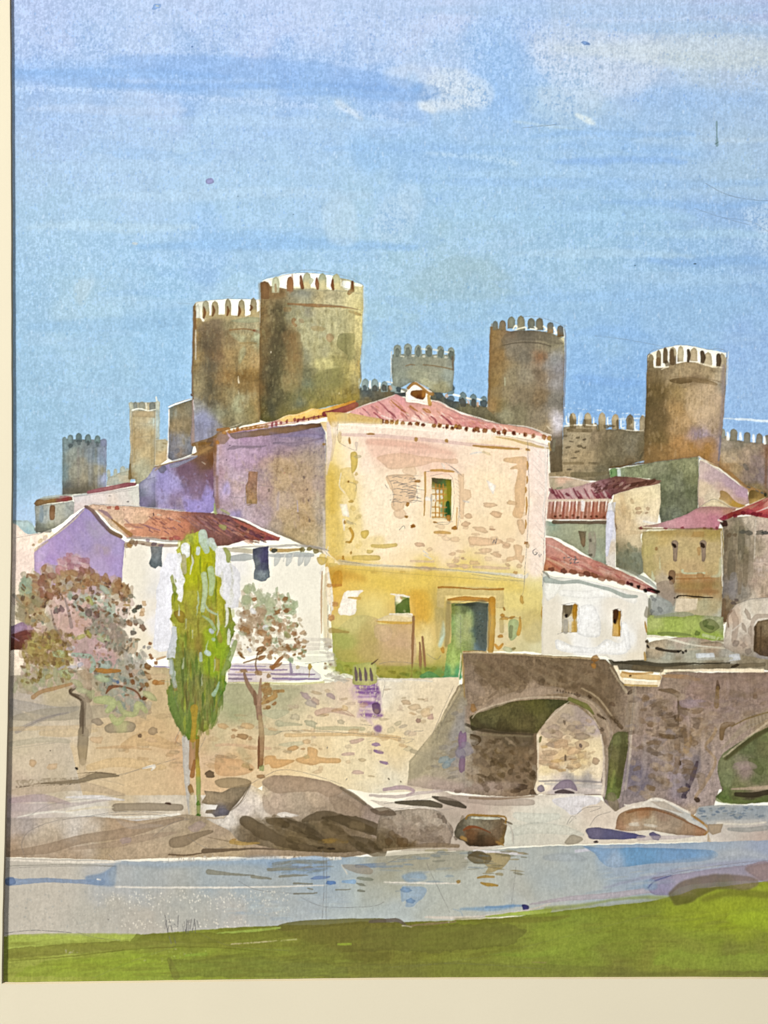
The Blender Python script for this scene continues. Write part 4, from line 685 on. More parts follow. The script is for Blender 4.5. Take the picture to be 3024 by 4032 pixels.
# ---------------------------------------------------------------- big pink and ochre house
DS = .84
TINT = (1.07, 1.04, .99)
V(820, 1560, 2.8603)
BH = part('painted_house', 'large square house, violet shaded side and cream, pink and ochre front')
LS = part('side_wall', 'violet and tan shaded side wall', BH)
W('60 470 100 470 110 440 240 400 560 370 760 340 1265 300 1320 420 1330 600 1335 800 1330 1400 1320 1750 1300 1780 1100 1690 900 1600 640 1500 400 1380 140 1330 80 1310 60 1000 ', [
 (80, 600, '8c6440'), (90, 850, '9a7c8c'), (90, 1200, '8c7080'), (150, 580, 'b8a0c0'), (150, 800, 'b49cb0'), (170, 1100, 'b4a0c4'), (170, 1250, 'a894a4'), (260, 560, 'b098b8'), (280, 700, 'b498bc'), (300, 850, 'b8a4bc'), (300, 1000, 'bca4ac'), (320, 1200, 'b4a0b0'), (330, 1320, '9a90bc'), (420, 1300, 'b8a8b8'), (360, 450, 'a080a8'), (520, 480, 'a88cb0'), (520, 650, 'a88cac'), (640, 600, '9c80a4'), (640, 740, 'a88a90'), (620, 860, 'a49098'), (640, 1060, 'b09498'), (620, 1250, 'ac98a4'), (560, 1400, 'b4a0b0'), (700, 1450, 'a89888'),
 (800, 480, '9480a0'), (850, 620, '8c7484'), (820, 760, 'b09474'), (900, 850, 'a48864'), (850, 1000, 'b49a78'), (860, 1200, 'b09c90'), (860, 1350, 'b49c78'), (900, 1500, 'a8946c'), (1000, 440, '7c7090'), (1050, 560, '8c7c84'), (1100, 700, '948480'), (1050, 850, 'a89078'), (1050, 1050, 'a88c74'), (1050, 1250, 'b89c70'), (1080, 1400, 'b89868'), (1100, 1550, 'b8a478'), (1240, 480, '8480a8'), (1250, 620, '908490'), (1260, 800, 'a49898'), (1240, 1000, '94848c'), (1250, 1200, 'b0a494'), (1280, 1400, '9c948c'), (1270, 1600, 'a8a088'), (1310, 1300, 'c0b8b8')], g=.12)
off()
W('235 420 500 390 760 355 1000 330 1265 300 1270 340 1000 400 700 440 300 480 250 460', [(300, 450, '84706c'), (600, 410, '84684c'), (900, 370, '846444'), (1200, 325, '745434')], .9, e=.25)
SS('700 420 900 440 1100 400 1280 440', (30, 40, 60, 30), '7c6c94', .5, soft=1); SS('800 460 1000 440 1200 450 1290 480', (10, 30, 50, 60), '7c74a4', .55); SS('740 530 820 528 950 545 1100 520 1280 470', (20, 26, 50, 34, 20), '6c6078', .65, e=.2)
SS('220 600 280 580 380 570 500 572 650 560', (14, 46, 26, 30, 14), '7c6c80', .75, e=.25); W('90 410 200 390 240 470 180 545 110 540', '8c705c', .7, e=.15); D('180 410 100 520', 60, 40, 0, 'c8842c c88434', .8)
SS('110 560 105 700 110 900', (18, 14, 8), 'c8c4f0', .8, soft=1); SS('75 450 80 620 70 900', (20, 30, 14), '8c6030', .6, soft=1); SS('100 900 104 1230', (24, 36), '94705c', .6, soft=1); D('110 1245', 40, 40, 40, 'a07c6c', .8)
W('215 940 250 1000 245 1100 160 1100 180 1010', 'a098dc', .7, soft=2, e=0); W('230 1290 370 1290 360 1370 260 1350', '8c84c4', .6, soft=2); SS('150 1200 230 1180 330 1340', (60, 40, 30), '9c8498', .4, soft=3)
h = part('window', 'brown blocked window on the shaded side', BH)
W('450 848 560 850 552 1000 550 1215 430 1215 420 1000 445 960', [(500, 880, 'a07860'), (500, 960, '94705c'), (490, 1080, 'a07c58'), (480, 1180, 'a88a5c')], g=.15, e=.2)
off(); D('460 1225', 40, 18, 0, 'a07c5c', .8); ink('430 860 560 850 552 1210 430 1215 420 1000'); ink('340 940 380 920 430 940 430 1130 230 1130'); SS('370 970 400 975', 22, 'd0c0c0', .7)
R('150 560 1300 500 1300 1600 800 1450 200 1250', 260, 60, 26, 60, '94788c b4a084 8c7874 c0a888 a890a8', .2, e=.03, soft=None) if 0 else R('150 600 1300 560 1300 1600 800 1450 200 1250', 200, 60, 26, 70, '94788c b4a084 8c7874 c0a888 a890a8', .22, e=.03)
R('150 600 1300 560 1300 1600 800 1450 200 1250', 900, 10, 7, 30, '7c6470 c4b09c 6f5c64 bca4a8', .28, e=0)
O('620 700 1000 600 1280 520 1320 800 1320 1600 1100 1600 800 1450 700 1100', 'bca888', .38, soft=9, e=0, d=.15); O('160 580 700 500 1250 460 1270 560 700 640 200 800', 'b4a0c4', .3, soft=6, e=0)
for i in range(34): ink([560+i*18, 1400+i*9, 660+i*18, 1500+i*8], a=.28, wd=1.1)
for i in range(30): x = 560+rng.randint(700); y = 700+rng.randint(700); ink([x, y, x+60, y-90+rng.randint(180)], a=.16)
D('1078 916 1130 1176 1114 1050 1140 1400 684 1060', 34, 26, 90, '6c5c60 786860', .65); D('206 718 245 556', 14, 12, 0, '5c4c6c'); D('858 865', 30, 8, 0, 'd88c7c', .9); SS('1000 1180 1010 1300', (8, 40, 14), 'bcb4d4', .8); SS('790 1080 780 1280', (20, 26), 'b4a8c0', .6, soft=1); SS('1230 1080 1240 1180', 22, 'c0b8a4', .6, soft=1)
SS('1310 440 1325 760', (20, 14), 'e0dcdc', .5); SS('1300 1250 1310 1500 1310 1750', (14, 26, 40), 'd8d4dc', .7, soft=1); W('1255 290 1330 290 1400 300 1460 330 1450 700 1360 900 1335 900 1330 420 1280 330', [(1300, 320, 'e4c88c'), (1360, 400, 'e8dce0'), (1400, 350, 'e8d0a0'), (1350, 600, 'e0dae2'), (1350, 850, 'e4dcd4')], .95, e=.08); ink('1322 500 1335 800 1330 1500'); D('1302 540', 44, 36, 20, 'b08438', .9); ink('560 1000 700 1020 870 1080', a=.5); ink('230 1130 330 1340', a=.4)
# gold and crimson left slope of the roof
V(820, 1560, 2.8603)
RS = part('roof', 'pale red hipped tile roof with brown barrel tile ends and a crimson and gold left slope', BH)
W('205 400 330 365 640 305 790 265 880 215 1000 200 1160 140 1250 145 1350 130 1500 90 1660 40 1660 160 1560 190 1350 230 1200 270 1000 300 700 345 400 390 230 420', [(260, 395, 'c88440'), (400, 365, 'b47c3c'), (520, 340, 'b87c3c'), (650, 320, 'c08c6c'), (750, 330, 'b08094'), (860, 290, 'c49494'), (900, 240, 'e4b85c'), (1050, 220, 'e8bc54'), (1180, 180, 'e8bc58'), (1300, 160, 'd8a438'), (1000, 275, 'a8504c'), (1150, 255, 'a8585c'), (1400, 190, '984048'), (1550, 130, '9c4440'), (1500, 90, 'd89c30'), (1640, 70, 'c88430')], e=.15)
off()
W('790 262 880 215 1000 200 1100 165 1160 140 1250 145 1350 130 1500 88 1660 45 1660 70 1500 120 1350 170 1300 205 1150 235 1000 262 860 285', [(850, 265, 'eccb74'), (1000, 225, 'eec463'), (1150, 190, 'f0cc70'), (1300, 165, 'e8b850'), (1450, 120, 'dca030'), (1600, 75, 'd09024')], .95, e=.12)
SS('205 395 420 365 680 320 850 285', (10, 8, 10, 8), 'f0dcc8', .9); SS('690 325 760 310 900 300 1080 280 1200 265 1290 245', (6, 14, 8, 12, 10, 12), 'efe4ec', .85)
D('240 400 290 385 330 372 380 365 430 358 480 352 530 345 570 352 600 350', 34, 30, 90, 'b8782c a8682c c08438', .85); D('655 340', 50, 46, 90, 'a8845c', .9, jl=0); D('720 322 765 310 820 300 885 285 975 268 1010 275 1075 255 1130 262 1190 240 1240 232', 50, 26, 100, '94303c 8c2c34 a04448', .85)
SS('1010 262 1100 255 1250 225 1290 222', (20, 14, 16, 12), 'a05450', .8); SS('1310 200 1400 185 1500 155 1660 100', (60, 60, 66, 70), [(1330, 190, '8c3040'), (1450, 170, '984848'), (1600, 120, 'a05444')], .9, e=.25); SS('790 265 900 215 1000 210 1190 145', (4, 6, 4, 6), 'f4e8d0', .9); SS('1350 240 1450 210 1560 185 1660 150', (8, 12, 10, 8), 'f0e4e0', .9)
V(1400, 1200, 1.9518)
on(RS)
W('-60 840 0 800 60 775 150 745 240 715 310 690 380 715 390 745 560 770 590 735 640 740 700 785 820 840 960 880 1080 912 1200 925 1320 945 1460 1000 1500 1020 1480 1040 1300 1000 1100 975 900 945 700 925 500 905 300 895 120 880 -60 880', [
 (0, 840, 'dca0a0'), (120, 790, 'd49090'), (240, 750, 'd8a0a0'), (320, 730, 'd8949c'), (440, 790, 'd89c94'), (560, 800, 'dca094'), (640, 780, 'e0a89c'), (740, 850, 'd89490'), (900, 900, 'd08484'), (1050, 930, 'dc9c94'), (1250, 960, 'dca08c'), (1400, 1000, 'dc9488'), (300, 860, 'e0b0ac'), (500, 880, 'e4b8b0'), (820, 900, 'dc9c98')], g=.07)
off()
SS('0 800 150 745 300 695', (5, 8, 6), 'f4e8e0', .9); SS('590 735 660 755 740 800 820 830 1000 885 1110 915', (6, 10, 6, 6, 10, 4), 'f6eee8', .9); SS('1170 920 1320 940 1500 1005', (4, 8, 14), 'f4ece6', .9)
for (x, y, L, c, w) in ((170, 740, 100, 'b86870', 13), (120, 780, 60, 'c07c80', 20), (60, 800, 60, 'b8808a', 10), (220, 790, 90, 'b05c68', 10), (260, 820, 60, 'a84c5c', 16), (330, 780, 90, 'cc8488', 20), (280, 720, 120, 'd89484', 14), (350, 830, 60, 'b05c64', 10), (460, 840, 50, 'a85460', 12), (410, 790, 70, 'c88c88', 18), (580, 860, 50, 'a04050', 20), (660, 850, 90, 'a84858', 16), (700, 880, 50, 'a44c5c', 14), (140, 830, 60, 'a84c5c', 16), (520, 820, 60, 'd8a098', 14), (30, 830, 40, 'c08088', 14)):
    SS([x, y, x+L*.5, y+L*.4, x+L*.85, y+L*.85], (w*.6, w, w*.5), c, .75)
for pts, w in (('270 730 320 780 400 840', (6, 14, 6)), ('420 780 450 800 480 822', (20, 14, 6)), ('520 800 550 815 575 830', (10, 30, 10)), ('350 810 400 835', (8, 8))): SS(pts, w, 'c88440', .85, e=.2)
SS('440 870 520 905 560 900', (20, 14, 4), 'f0e6e0', .8); SS('200 850 280 885', 10, 'f0e0dc', .8); SS('330 890 360 880', 10, 'f2e8e0', .8); SS('700 860 760 870 860 880', (6, 20, 10), 'cc8480', .5); R('600 780 760 850 1100 930 1350 980 1200 960 800 910', 40, 50, 9, 20, 'cc8080 e4b4a8 c87078', .45, e=.05)
for i in range(60):
    x = 40+rng.randint(1380); yb = 870+(x*.095); yt = max(700+abs(x-330)*.28, 705); y = yt+10+rng.rand()*(yb-yt-30)
    if yb-yt > 34: SS([x, y, x+14, y+12, x+30, y+26], (3, 9, 3), ['c05c64', 'f2e2da', 'b8505c', 'e8b4a4', 'f4eae2', 'cc7c74', 'd8946c'][rng.randint(7)], .7, e=.1)
ink('590 740 900 880 1300 940 1500 1010'); ink('0 800 300 695', a=.4)
h = part('tile_end_row', 'row of brown barrel tile ends under the roof', BH)
SS('-60 885 100 890 300 910 500 925 700 945 860 960 1000 972 1150 985 1300 1008 1500 1035', (34, 34, 26, 28, 34, 34, 30, 30, 34, 20), 'f2e6da', .95, e=.05)
off()
D('20 888 60 890 88 888 118 893 165 893 205 897 238 900 278 903 316 906 360 915 420 920 475 915 520 925 603 930 645 930 704 935 745 950 770 935 800 940 852 955 912 965 932 955 994 968 1062 965 1100 985 1147 978 1217 988 1302 997 1368 1008 1448 1018 1488 1026', 40, 34, 100, 'b0702c 9c5824 c48a30 8c4420 a8682c', .95, e=.35, jl=.12)
D('640 935 700 945 745 945 850 950 905 970 1150 985 1300 1000 1370 1012 1215 985', 22, 16, 80, '6c2410 7c3018', .8); D('675 945 948 975 1260 992 780 950', 16, 14, 0, '8c3c20', .9); D('165 888 280 895 480 912 650 925', 24, 14, 20, '8c3038', .6)
SS('-40 915 200 925 500 945 800 985 1100 1010 1300 1060 1480 1080', (14, 20, 26, 30, 30, 26, 20), 'eed9cc', .8, e=.05)
h = part('dormer', 'small white triangular roof dormer with a brown opening', BH)
W('385 740 385 665 400 640 460 590 540 640 590 670 600 690 575 700 570 770 500 745', [(400, 700, 'f2eee8'), (460, 630, 'e8e6e0'), (560, 730, 'ece4d8')], e=.1)
off(); SS('405 640 450 605 500 630 560 680 590 685', (24, 22, 18, 22, 30), 'b07a30', .9, e=.25); O('430 665 470 655 530 660 540 700 510 730 430 700', [(450, 680, '8c5c24'), (490, 710, '6c3c14'), (530, 690, 'b07428')], .98, e=.2)
SS('560 700 572 765', (20, 30), 'c8963c', .85); SS('360 650 385 660', (16, 26), '6c6c60', .7); SS('428 735 520 745 550 745', 12, 'f4efe8', .9); ink('385 740 385 665 460 590 600 690')
# front wall
TINT = (1.04, 1.02, .985)
V(1270, 1700, 1.7839)
FR = part('front_wall', 'cream and pink upper front over an ochre yellow lower storey', BH)
W('30 -90 60 -120 100 -50 400 -30 800 0 1150 20 1450 50 1585 90 1590 400 1560 700 1560 1100 1550 1560 1480 1545 1000 1540 970 1740 700 1740 400 1730 120 1710 90 1680 70 1500 60 1300 20 1000 24 500', [
 (60, 0, 'f4e0b0'), (60, 120, 'f4dfa0'), (50, 300, 'e8cc70'), (80, 450, 'e0c060'), (60, 650, 'e4c670'), (80, 820, 'ecd48c'), (170, 60, 'f4e4c8'), (220, 150, 'f6e6c8'), (180, 400, 'e8cf86'), (220, 600, 'ecd890'), (260, 780, 'f2dfa8'), (150, 500, 'f4e8c8'),
 (300, 50, 'f0d2c0'), (450, 90, 'ecc4ac'), (700, 120, 'e8c0ac'), (560, 200, 'e8c8a8'), (850, 200, 'ecc8ac'), (320, 250, 'f6e4d0'), (420, 380, 'f6e6c8'), (360, 550, 'f6e6c4'), (600, 300, 'f4dfc0'), (650, 700, 'f6e2bc'), (480, 850, 'f6dfb4'), (850, 860, 'f4dcb8'), (900, 40, 'f4e0d4'), (1050, 200, 'f6e0c4'), (1200, 300, 'f6e0b8'), (1250, 550, 'f4dcb0'), (1100, 650, 'f4dcb4'), (1000, 480, 'f6e0bc'), (1250, 850, 'f2dab4'), (1300, 150, 'f4dcb4'), (1400, 500, 'eecfa4'),
 (1500, 200, 'f0dcd4'), (1520, 400, 'f0dcd0'), (1500, 600, 'f2dccc'), (1500, 850, 'f4e4cc'), (1480, 990, 'f4e0cc'), (1560, 60, 'e6e0d8'),
 (100, 1000, 'd4a43c'), (250, 1000, 'e8c860'), (450, 1040, 'e4c85c'), (700, 1020, 'e8cc60'), (1000, 1040, 'e8d070'), (1250, 1060, 'e8d47c'), (1480, 1100, 'e4d88c'), (100, 1130, 'e8bc5c'), (400, 1130, 'e8cc68'), (700, 1200, 'e0b444'), (680, 1300, 'e4b850'), (350, 1250, 'e8d47c'), (300, 1350, 'c8bc70'), (170, 1300, 'd8c878'), (130, 1450, 'a8b050'), (300, 1480, 'bca468'), (500, 1450, 'c8a878'), (550, 1550, 'c4a870'), (450, 1600, 'bca464'), (300, 1620, 'b4a44c'), (180, 1620, '9ca83c'), (500, 1700, 'a0a83c'), (700, 1450, 'e4d088'), (740, 1600, 'b4a44c'), (760, 1720, '8ca43c'), (780, 1400, 'e0c474'), (850, 1250, 'b0a05c'), (930, 1170, 'd8bc60'),
 (1300, 1150, 'e4d488'), (1350, 1300, 'd8c880'), (1300, 1400, 'dccca0'), (1450, 1300, 'd0c078'), (1480, 1450, 'cfc48c'), (1300, 1500, 'e0cc94'), (1400, 1520, 'd0c894'), (1520, 1530, 'd8d4a8')], g=.035, e=.06)
off()
O('130 -40 500 0 900 40 1420 120 1430 300 1000 260 700 200 500 250 250 260 230 100', 'f6dccc', .4, soft=8, e=0)
O('330 60 600 70 880 110 940 200 760 220 520 250 380 190 320 120', 'ecbca8', .4, soft=2, e=.08, w=10); O('700 210 950 220 1000 280 900 320 700 280', 'f4d0c0', .4, soft=2, e=.05, w=8); R('600 640 1420 560 1420 950 900 940 640 800', 26, 56, 24, 4, 'e6c49c e0b890 ecccA8', .6, ja=8); R('60 260 240 260 280 800 80 860', 30, 34, 26, 60, 'e0c054 d4ac3c ecd488 dcb448', .55, ja=50)
O('280 300 460 260 700 300 680 600 600 800 300 900 260 600', 'faead2', .55, soft=10, e=0); O('960 250 1400 250 1400 560 1000 560', 'fae6c8', .45, soft=10, e=0); O('1460 100 1580 110 1580 700 1550 980 1450 960', 'f8e6e0', .55, soft=4, e=0)
O('40 240 110 260 150 330 230 420 250 500 280 650 280 740 330 740 420 730 430 800 280 860 140 860 60 830 30 600', 'eed488', .55, soft=2, e=.08); O('30 260 90 240 130 290 130 430 120 600 150 700 140 850 60 860 30 700', 'e2c458', .5, soft=2, e=.08)
# details of the front, top to bottom
SS('10 -40 200 10 400 0', (5, 5), 'c8b090', .3); SS('40 -60 50 100 30 300', (22, 40, 10), 'd8c8d0', .7, e=.05); SS('95 -70 80 60 60 200', (22, 26, 14), 'dcc4a8', .6); SS('60 -110 80 -60', 60, 'd4a848', .7)
W('20 -140 200 -130 420 -90 420 -50 200 -60 60 -50', [(60, -110, 'e0b85c'), (200, -90, 'd8b868'), (350, -70, 'd8b870')], .9, e=.15); W('60 -70 380 -60 700 -30 1000 0 1200 20 1200 60 60 20', 'f8ece0', .6, soft=2, e=0)
SS('130 20 400 28 700 55 1000 85 1300 110 1400 120', (20, 26, 26, 24, 20, 10), 'dcb8b4', .6, e=.06); SS('320 70 500 80 700 100 760 110', (40, 50, 36, 10), 'e4b09c', .6, soft=1); SS('560 140 760 130 900 150', (50, 44, 20), 'e8b8a4', .45, soft=1)
O('380 180 440 160 560 150 700 170 850 190 940 190 940 225 800 215 700 240 560 260 470 260 420 220', 'e0b898', .65, e=.12); O('560 270 640 240 660 300 600 310', 'e0bc98', .5)
O('450 310 600 300 650 320 660 400 640 480 580 510 570 540 520 560 480 520 500 440 470 390', 'e2bd94', .75, e=.1); O('500 560 560 540 590 580 560 610 510 600', 'e2c09c', .7, e=.15)
for i in range(26):
    x = 470+rng.randint(150); y = 320+i*7; ink([x, y, x+30, y-5, x+50+rng.randint(40), y+3], wd=1.5, a=.75)
ink('450 310 560 306 700 312'); ink('450 315 490 390 500 520'); ink('660 400 660 490 560 492'); ink('660 405 725 410'); ink('720 280 950 290 960 560 945 690'); ink('720 290 715 590'); ink('540 690 570 660 580 680', a=.8); ink('440 370 460 400', a=.8)
D('668 348 597 510 588 598 636 664 928 675', 36, 22, 0, 'c88c34 c07c24', .9); D('635 664', 28, 20, 0, 'c07c24'); SS('762 272 840 272 920 282', (16, 20, 14), 'e0a850', .9, e=.2); SS('720 285 722 400 714 590', (16, 12, 8), 'd8a450', .85); SS('945 535 942 660', (8, 12, 6), 'dca450', .8); SS('790 708 840 705 895 712', (18, 24, 14), 'e0b060', .9)
W('950 296 995 296 995 400 1040 410 1046 460 1010 490 1000 500 990 615 970 615 960 500', 'e4c098', .75, e=.12)
h = part('window', 'barred window with a green shadow in a pale stone surround', BH)
W('765 325 905 335 905 620 770 615', [(830, 350, '74702c'), (790, 450, 'f0e4c8'), (800, 560, 'ecdcb4'), (880, 450, 'a89c2c'), (885, 560, '507434'), (850, 600, 'e8d8b0')], e=.1)
off()
W('765 325 905 335 905 380 840 378 770 350', [(790, 335, '5f5a3c'), (850, 360, '50703c'), (890, 350, '7c7c24')], .95); SS('886 360 892 460 884 520', (34, 30, 30), '94901c', .9); SS('880 500 878 580', (26, 34), '2f6430', .9, e=.3)
for x in (795, 822, 848): SS([x, 370, x, 600], (10, 8), 'd08c2c', .85)
for y in (398, 438, 482, 528, 570, 600): SS([772, y, 870, y+3], 9, 'd8983c', .85)
D('808 420 835 420 808 460 838 462 830 520 790 480', 24, 16, 80, 'fbf8f2', .9, jl=.1); SS('735 470 770 480', (30, 12), 'f6f2ea', .9); SS('765 440 760 600', (10, 8), 'b4b0a8', .6); D('885 605', 36, 26, 80, 'd08c34', .9); D('790 636', 50, 16, 5, 'd8983c', .9); ink('760 310 910 320 905 625 780 640'); ink('780 640 915 632')
# stones on the upper wall
D('1175 515', 100, 36, 4, 'e2bc94', .85, jl=.05, ja=2); D('1220 580', 92, 42, 6, 'dfb68c', .85, jl=.05, ja=3); D('1025 592 1005 648', 60, 40, 10, 'dcb48c', .85, jl=.05); D('1110 686', 100, 36, 3, 'e0bc94', .85, jl=.05); D('1190 686', 38, 22, 0, 'd8ac84', .85); O('1035 735 1150 745 1255 760 1250 785 1150 800 1050 800 1030 780', 'e2bc94', .8); O('1250 770 1320 785 1310 808 1270 800', 'e2bc94', .8); O('1095 825 1160 815 1190 825 1170 850 1120 850', 'e2c098', .8); D('1220 865', 74, 34, 8, 'e0bc94', .85, jl=.05); D('680 792', 78, 34, 0, 'e4bc98', .85, jl=.05); D('985 888', 26, 18, 0, 'd8b08c', .85)
SS('620 910 780 912', 16, 'e4c4a4', .7); SS('1060 950 1180 955 1310 960', (20, 24, 16), 'e2c0a0', .75); D('920 945 1000 945', 60, 28, 0, 'e2c09c', .7); D('1300 935 1380 942', 40, 28, 20, 'e0bc90', .8); SS('670 955 730 965 790 960', (20, 36, 20), 'c8a490', .5)
O('1280 185 1340 178 1420 175 1440 210 1430 300 1424 420 1420 520 1400 600 1370 608 1335 580 1350 520 1350 400 1370 270 1320 265 1330 245 1365 225 1280 210', 'e2b886', .8, e=.12); D('1330 500', 60, 40, 0, 'e0b888', .8); O('1365 625 1410 620 1425 690 1400 725 1380 690', 'e2bc90', .8); O('1340 800 1400 800 1400 860 1420 870 1400 925 1370 900 1300 910 1295 880 1350 870', 'e2bc90', .8)
for (x, y, h) in ((1440, 240, 60), (1436, 340, 50), (1428, 410, 40), (1432, 520, 120), (1428, 650, 60)): SS([x, y-h/2, x+2, y, x-2, y+h/2], (8, 14, 6), 'd89c40', .85)
D('1430 782', 26, 24, 0, 'c07424'); D('1440 800', 50, 36, 90, 'e4c090', .7); SS('1060 97 1200 110 1380 120', (12, 20, 14), 'd09c48', .9, e=.2); D('1442 125', 36, 20, 20, 'd09030', .9); SS('1220 35 1350 60 1460 90 1600 120', (8, 16, 24, 8), 'd8b468', .7); D('338 16', 60, 16, 0, 'c88c34', .9, jl=.1, ja=2); D('657 54 872 64', 30, 26, 30, 'c89434', .9, jl=.1); D('190 62', 40, 22, 90, 'cc8c34', .9); SS('1200 20 1400 50 1590 100', 4, 'b0a898', .5)
D('1100 145 1060 150', 80, 20, -12, 'fbf6ee', .85); D('1150 150', 60, 22, 10, 'f4dca8', .7); W('1150 338 1190 360 1218 380 1200 440 1170 400', 'faf4ee', .9); W('120 508 170 505 190 600 140 590', 'f6eedc', .95); D('740 880 725 850', 60, 10, 30, 'fbf4ec', .8); SS('150 620 152 690', (20, 8), 'f4ecd8', .9); D('850 240', 60, 14, 60, 'faf0e4', .8); D('1010 490', 50, 20, 20, 'faf4ea', .8)
# yellow left band
SS('60 260 80 500 50 850', (80, 110, 80), 'e0bc48', .25, soft=4); SS('60 300 70 560', (40, 50), 'd4ac30', .4, soft=3); O('200 150 240 145 248 230 230 270 205 290 200 220', 'd8bc54', .9, e=.2); D('250 175', 40, 28, 0, 'c8bc8c', .7); O('130 260 200 250 220 300 240 400 225 480 200 495 170 440 140 390 150 320 125 300', 'e4c870', .6, e=.15)
O('270 700 320 690 325 720 300 750 275 740', 'dcbc50', .85); SS('350 800 430 805 515 795', (26, 30, 26), 'e0c468', .85, e=.2); D('332 842', 52, 28, 0, 'dfc468', .85, jl=.05); SS('220 885 300 885 392 885', (30, 40, 34), 'dcc060', .85, e=.2); D('250 600', 46, 36, 0, 'e8d088', .7); SS('195 680 215 730 190 780', (22, 20, 14), 'd8a438', .9); D('182 775', 50, 20, 0, 'd8a438', .9, ja=3); D('145 890', 50, 20, 90, 'd0942c', .9); D('156 635', 34, 20, 90, 'c88c28', .9); D('182 350', 20, 18, 0, 'c07c20'); D('200 490', 56, 20, -5, 'dcb048', .8); D('200 850', 14, 22, 0, 'd0942c')
SS('130 290 120 380 155 430', (6, 8, 6), 'f8f0dc', .8); D('190 640', 60, 14, 20, 'c4b894', .6); ink('170 620 235 650'); ink('180 350 235 370 230 420')
ink('110 -70 110 60 200 120 230 130'); SS('240 80 238 130', (26, 10), 'd4c4b8', .6); D('120 40', 30, 70, 0, 'd8b878', .5)
# string course
SS('120 915 300 935 520 945 760 965 1000 980 1200 995 1400 1010', (40, 20, 16, 16, 14, 16, 20), [(200, 920, 'c8b890'), (400, 935, 'd8d4c4'), (700, 950, 'c8b48c'), (1000, 980, 'e0d8b4'), (1200, 1000, 'd8d8c8'), (1380, 1010, 'e4dccc')], .85, e=.1)
D('920 940 1000 945 730 955', 80, 26, 3, 'e0bc9c', .6); D('565 985 360 985', 40, 18, 3, 'd0a45c', .6); ink('120 910 400 940 800 960 1100 990 1400 1030'); ink('160 960 500 990 900 1020 1380 1050'); ink('1050 1000 1200 1025 1420 1050'); SS('1330 1010 1420 1020 1440 1000', (14, 30, 16), 'e8e4da', .8); D('1355 990', 50, 22, 3, 'e0a860', .7)
SS('0 820 60 900 120 930', (20, 50, 10), 'f4e8d4', .8); SS('0 880 60 910', 50, 'e8c868', .7); SS('1420 1010 1415 1100 1400 1150', (6, 8, 4), 'b8b0a0', .8)
# lower storey
O('60 960 400 970 800 990 1200 1040 1400 1060 1400 1130 1000 1080 800 1100 780 1300 700 1330 640 1180 480 1130 300 1110 200 1110 90 1180 60 1080', 'e8c444', .42, soft=4, e=.04, w=10); O('1230 1100 1380 1080 1530 1120 1540 1300 1420 1260 1300 1250', 'e4d070', .45, soft=4, e=.04, w=10); O('640 1120 740 1130 760 1250 720 1360 660 1300', 'e0a828', .4, soft=3, e=.06, w=10)
SS('90 970 400 975 700 1000 900 1010', (40, 40, 40, 26), 'e0c04c', .4, soft=3); SS('80 1010 200 1010 300 1040', (90, 60, 30), 'cc942c', .55, soft=4); O('75 1000 130 975 140 1060 120 1090 70 1090', 'cc9024', .7, e=.1); SS('40 1080 130 1078', 20, 'd08c34', .8)
O('160 1125 230 1112 290 1120 250 1150 240 1210 225 1280 115 1280 130 1200', 'f4efe8', .95, e=.1, w=4); SS('180 1165 260 1170', (8, 24), 'e4b850', .85); D('75 1210', 60, 24, -5, 'd8944c', .9); D('60 1305', 48, 48, 0, 'dc9c64', .9, jl=.05); D('50 1510', 32, 24, 0, 'b07c44', .9)
SS('30 960 40 1150 70 1250', (26, 34, 14), 'f4ece0', .8)
SS('640 1150 690 1260 690 1350', (60, 90, 60), 'e0ac38', .5, soft=4); SS('700 1350 740 1450 760 1600', (50, 70, 60), 'ead890', .5, soft=3)
h = part('window', 'small square green window in a white surround on the lower storey', BH)
W('512 1145 612 1160 615 1275 510 1275', [(530, 1165, 'e8e0c8'), (580, 1180, '94a048'), (540, 1240, '748c3c'), (590, 1240, '5f7c2c')], e=.15)
off(); SS('480 1140 560 1150 610 1160', (8, 14, 10), 'fbf6ee', .9); O('520 1220 550 1200 570 1180 608 1170 606 1250 560 1280 515 1262', '5f7830', .85, e=.2); SS('510 1160 508 1265', 5, '8c8c7c', .6); SS('470 1280 620 1290', (10, 30), 'f8f4ee', .9); O('370 1330 470 1285 600 1280 640 1300 640 1330 500 1340', 'e0cfa4', .8); SS('370 1330 500 1342 620 1345', (6, 22, 20), 'e4b448', .9, e=.15); D('552 1165 575 1260', 30, 14, 60, 'd8a048 d8d0a0', .7)
O('110 1380 250 1290 380 1310 400 1350 600 1350 640 1370 640 1620 400 1640 340 1610 200 1620 120 1600 80 1500', [(200, 1330, 'ccc47c'), (160, 1450, 'a8ac58'), (300, 1450, 'b8a45c'), (450, 1420, 'cca884'), (560, 1430, 'cca888'), (500, 1560, 'c8a878'), (200, 1570, 'bca858')], .6, e=.08)
O('370 1360 430 1355 490 1390 480 1450 430 1475 370 1440', 'd0b08c', .5, e=.2); SS('60 1395 120 1400 180 1408', (40, 26, 14), 'b09448', .7); SS('640 1300 635 1450 630 1620 625 1720', (18, 22, 14, 16), '9c6c44', .75, e=.2); SS('683 1480 688 1600 685 1700', (12, 24, 14), 'a0704c', .85, e=.2); SS('703 1440 712 1560 728 1705', (16, 18, 14), 'a0704c', .85, e=.2)
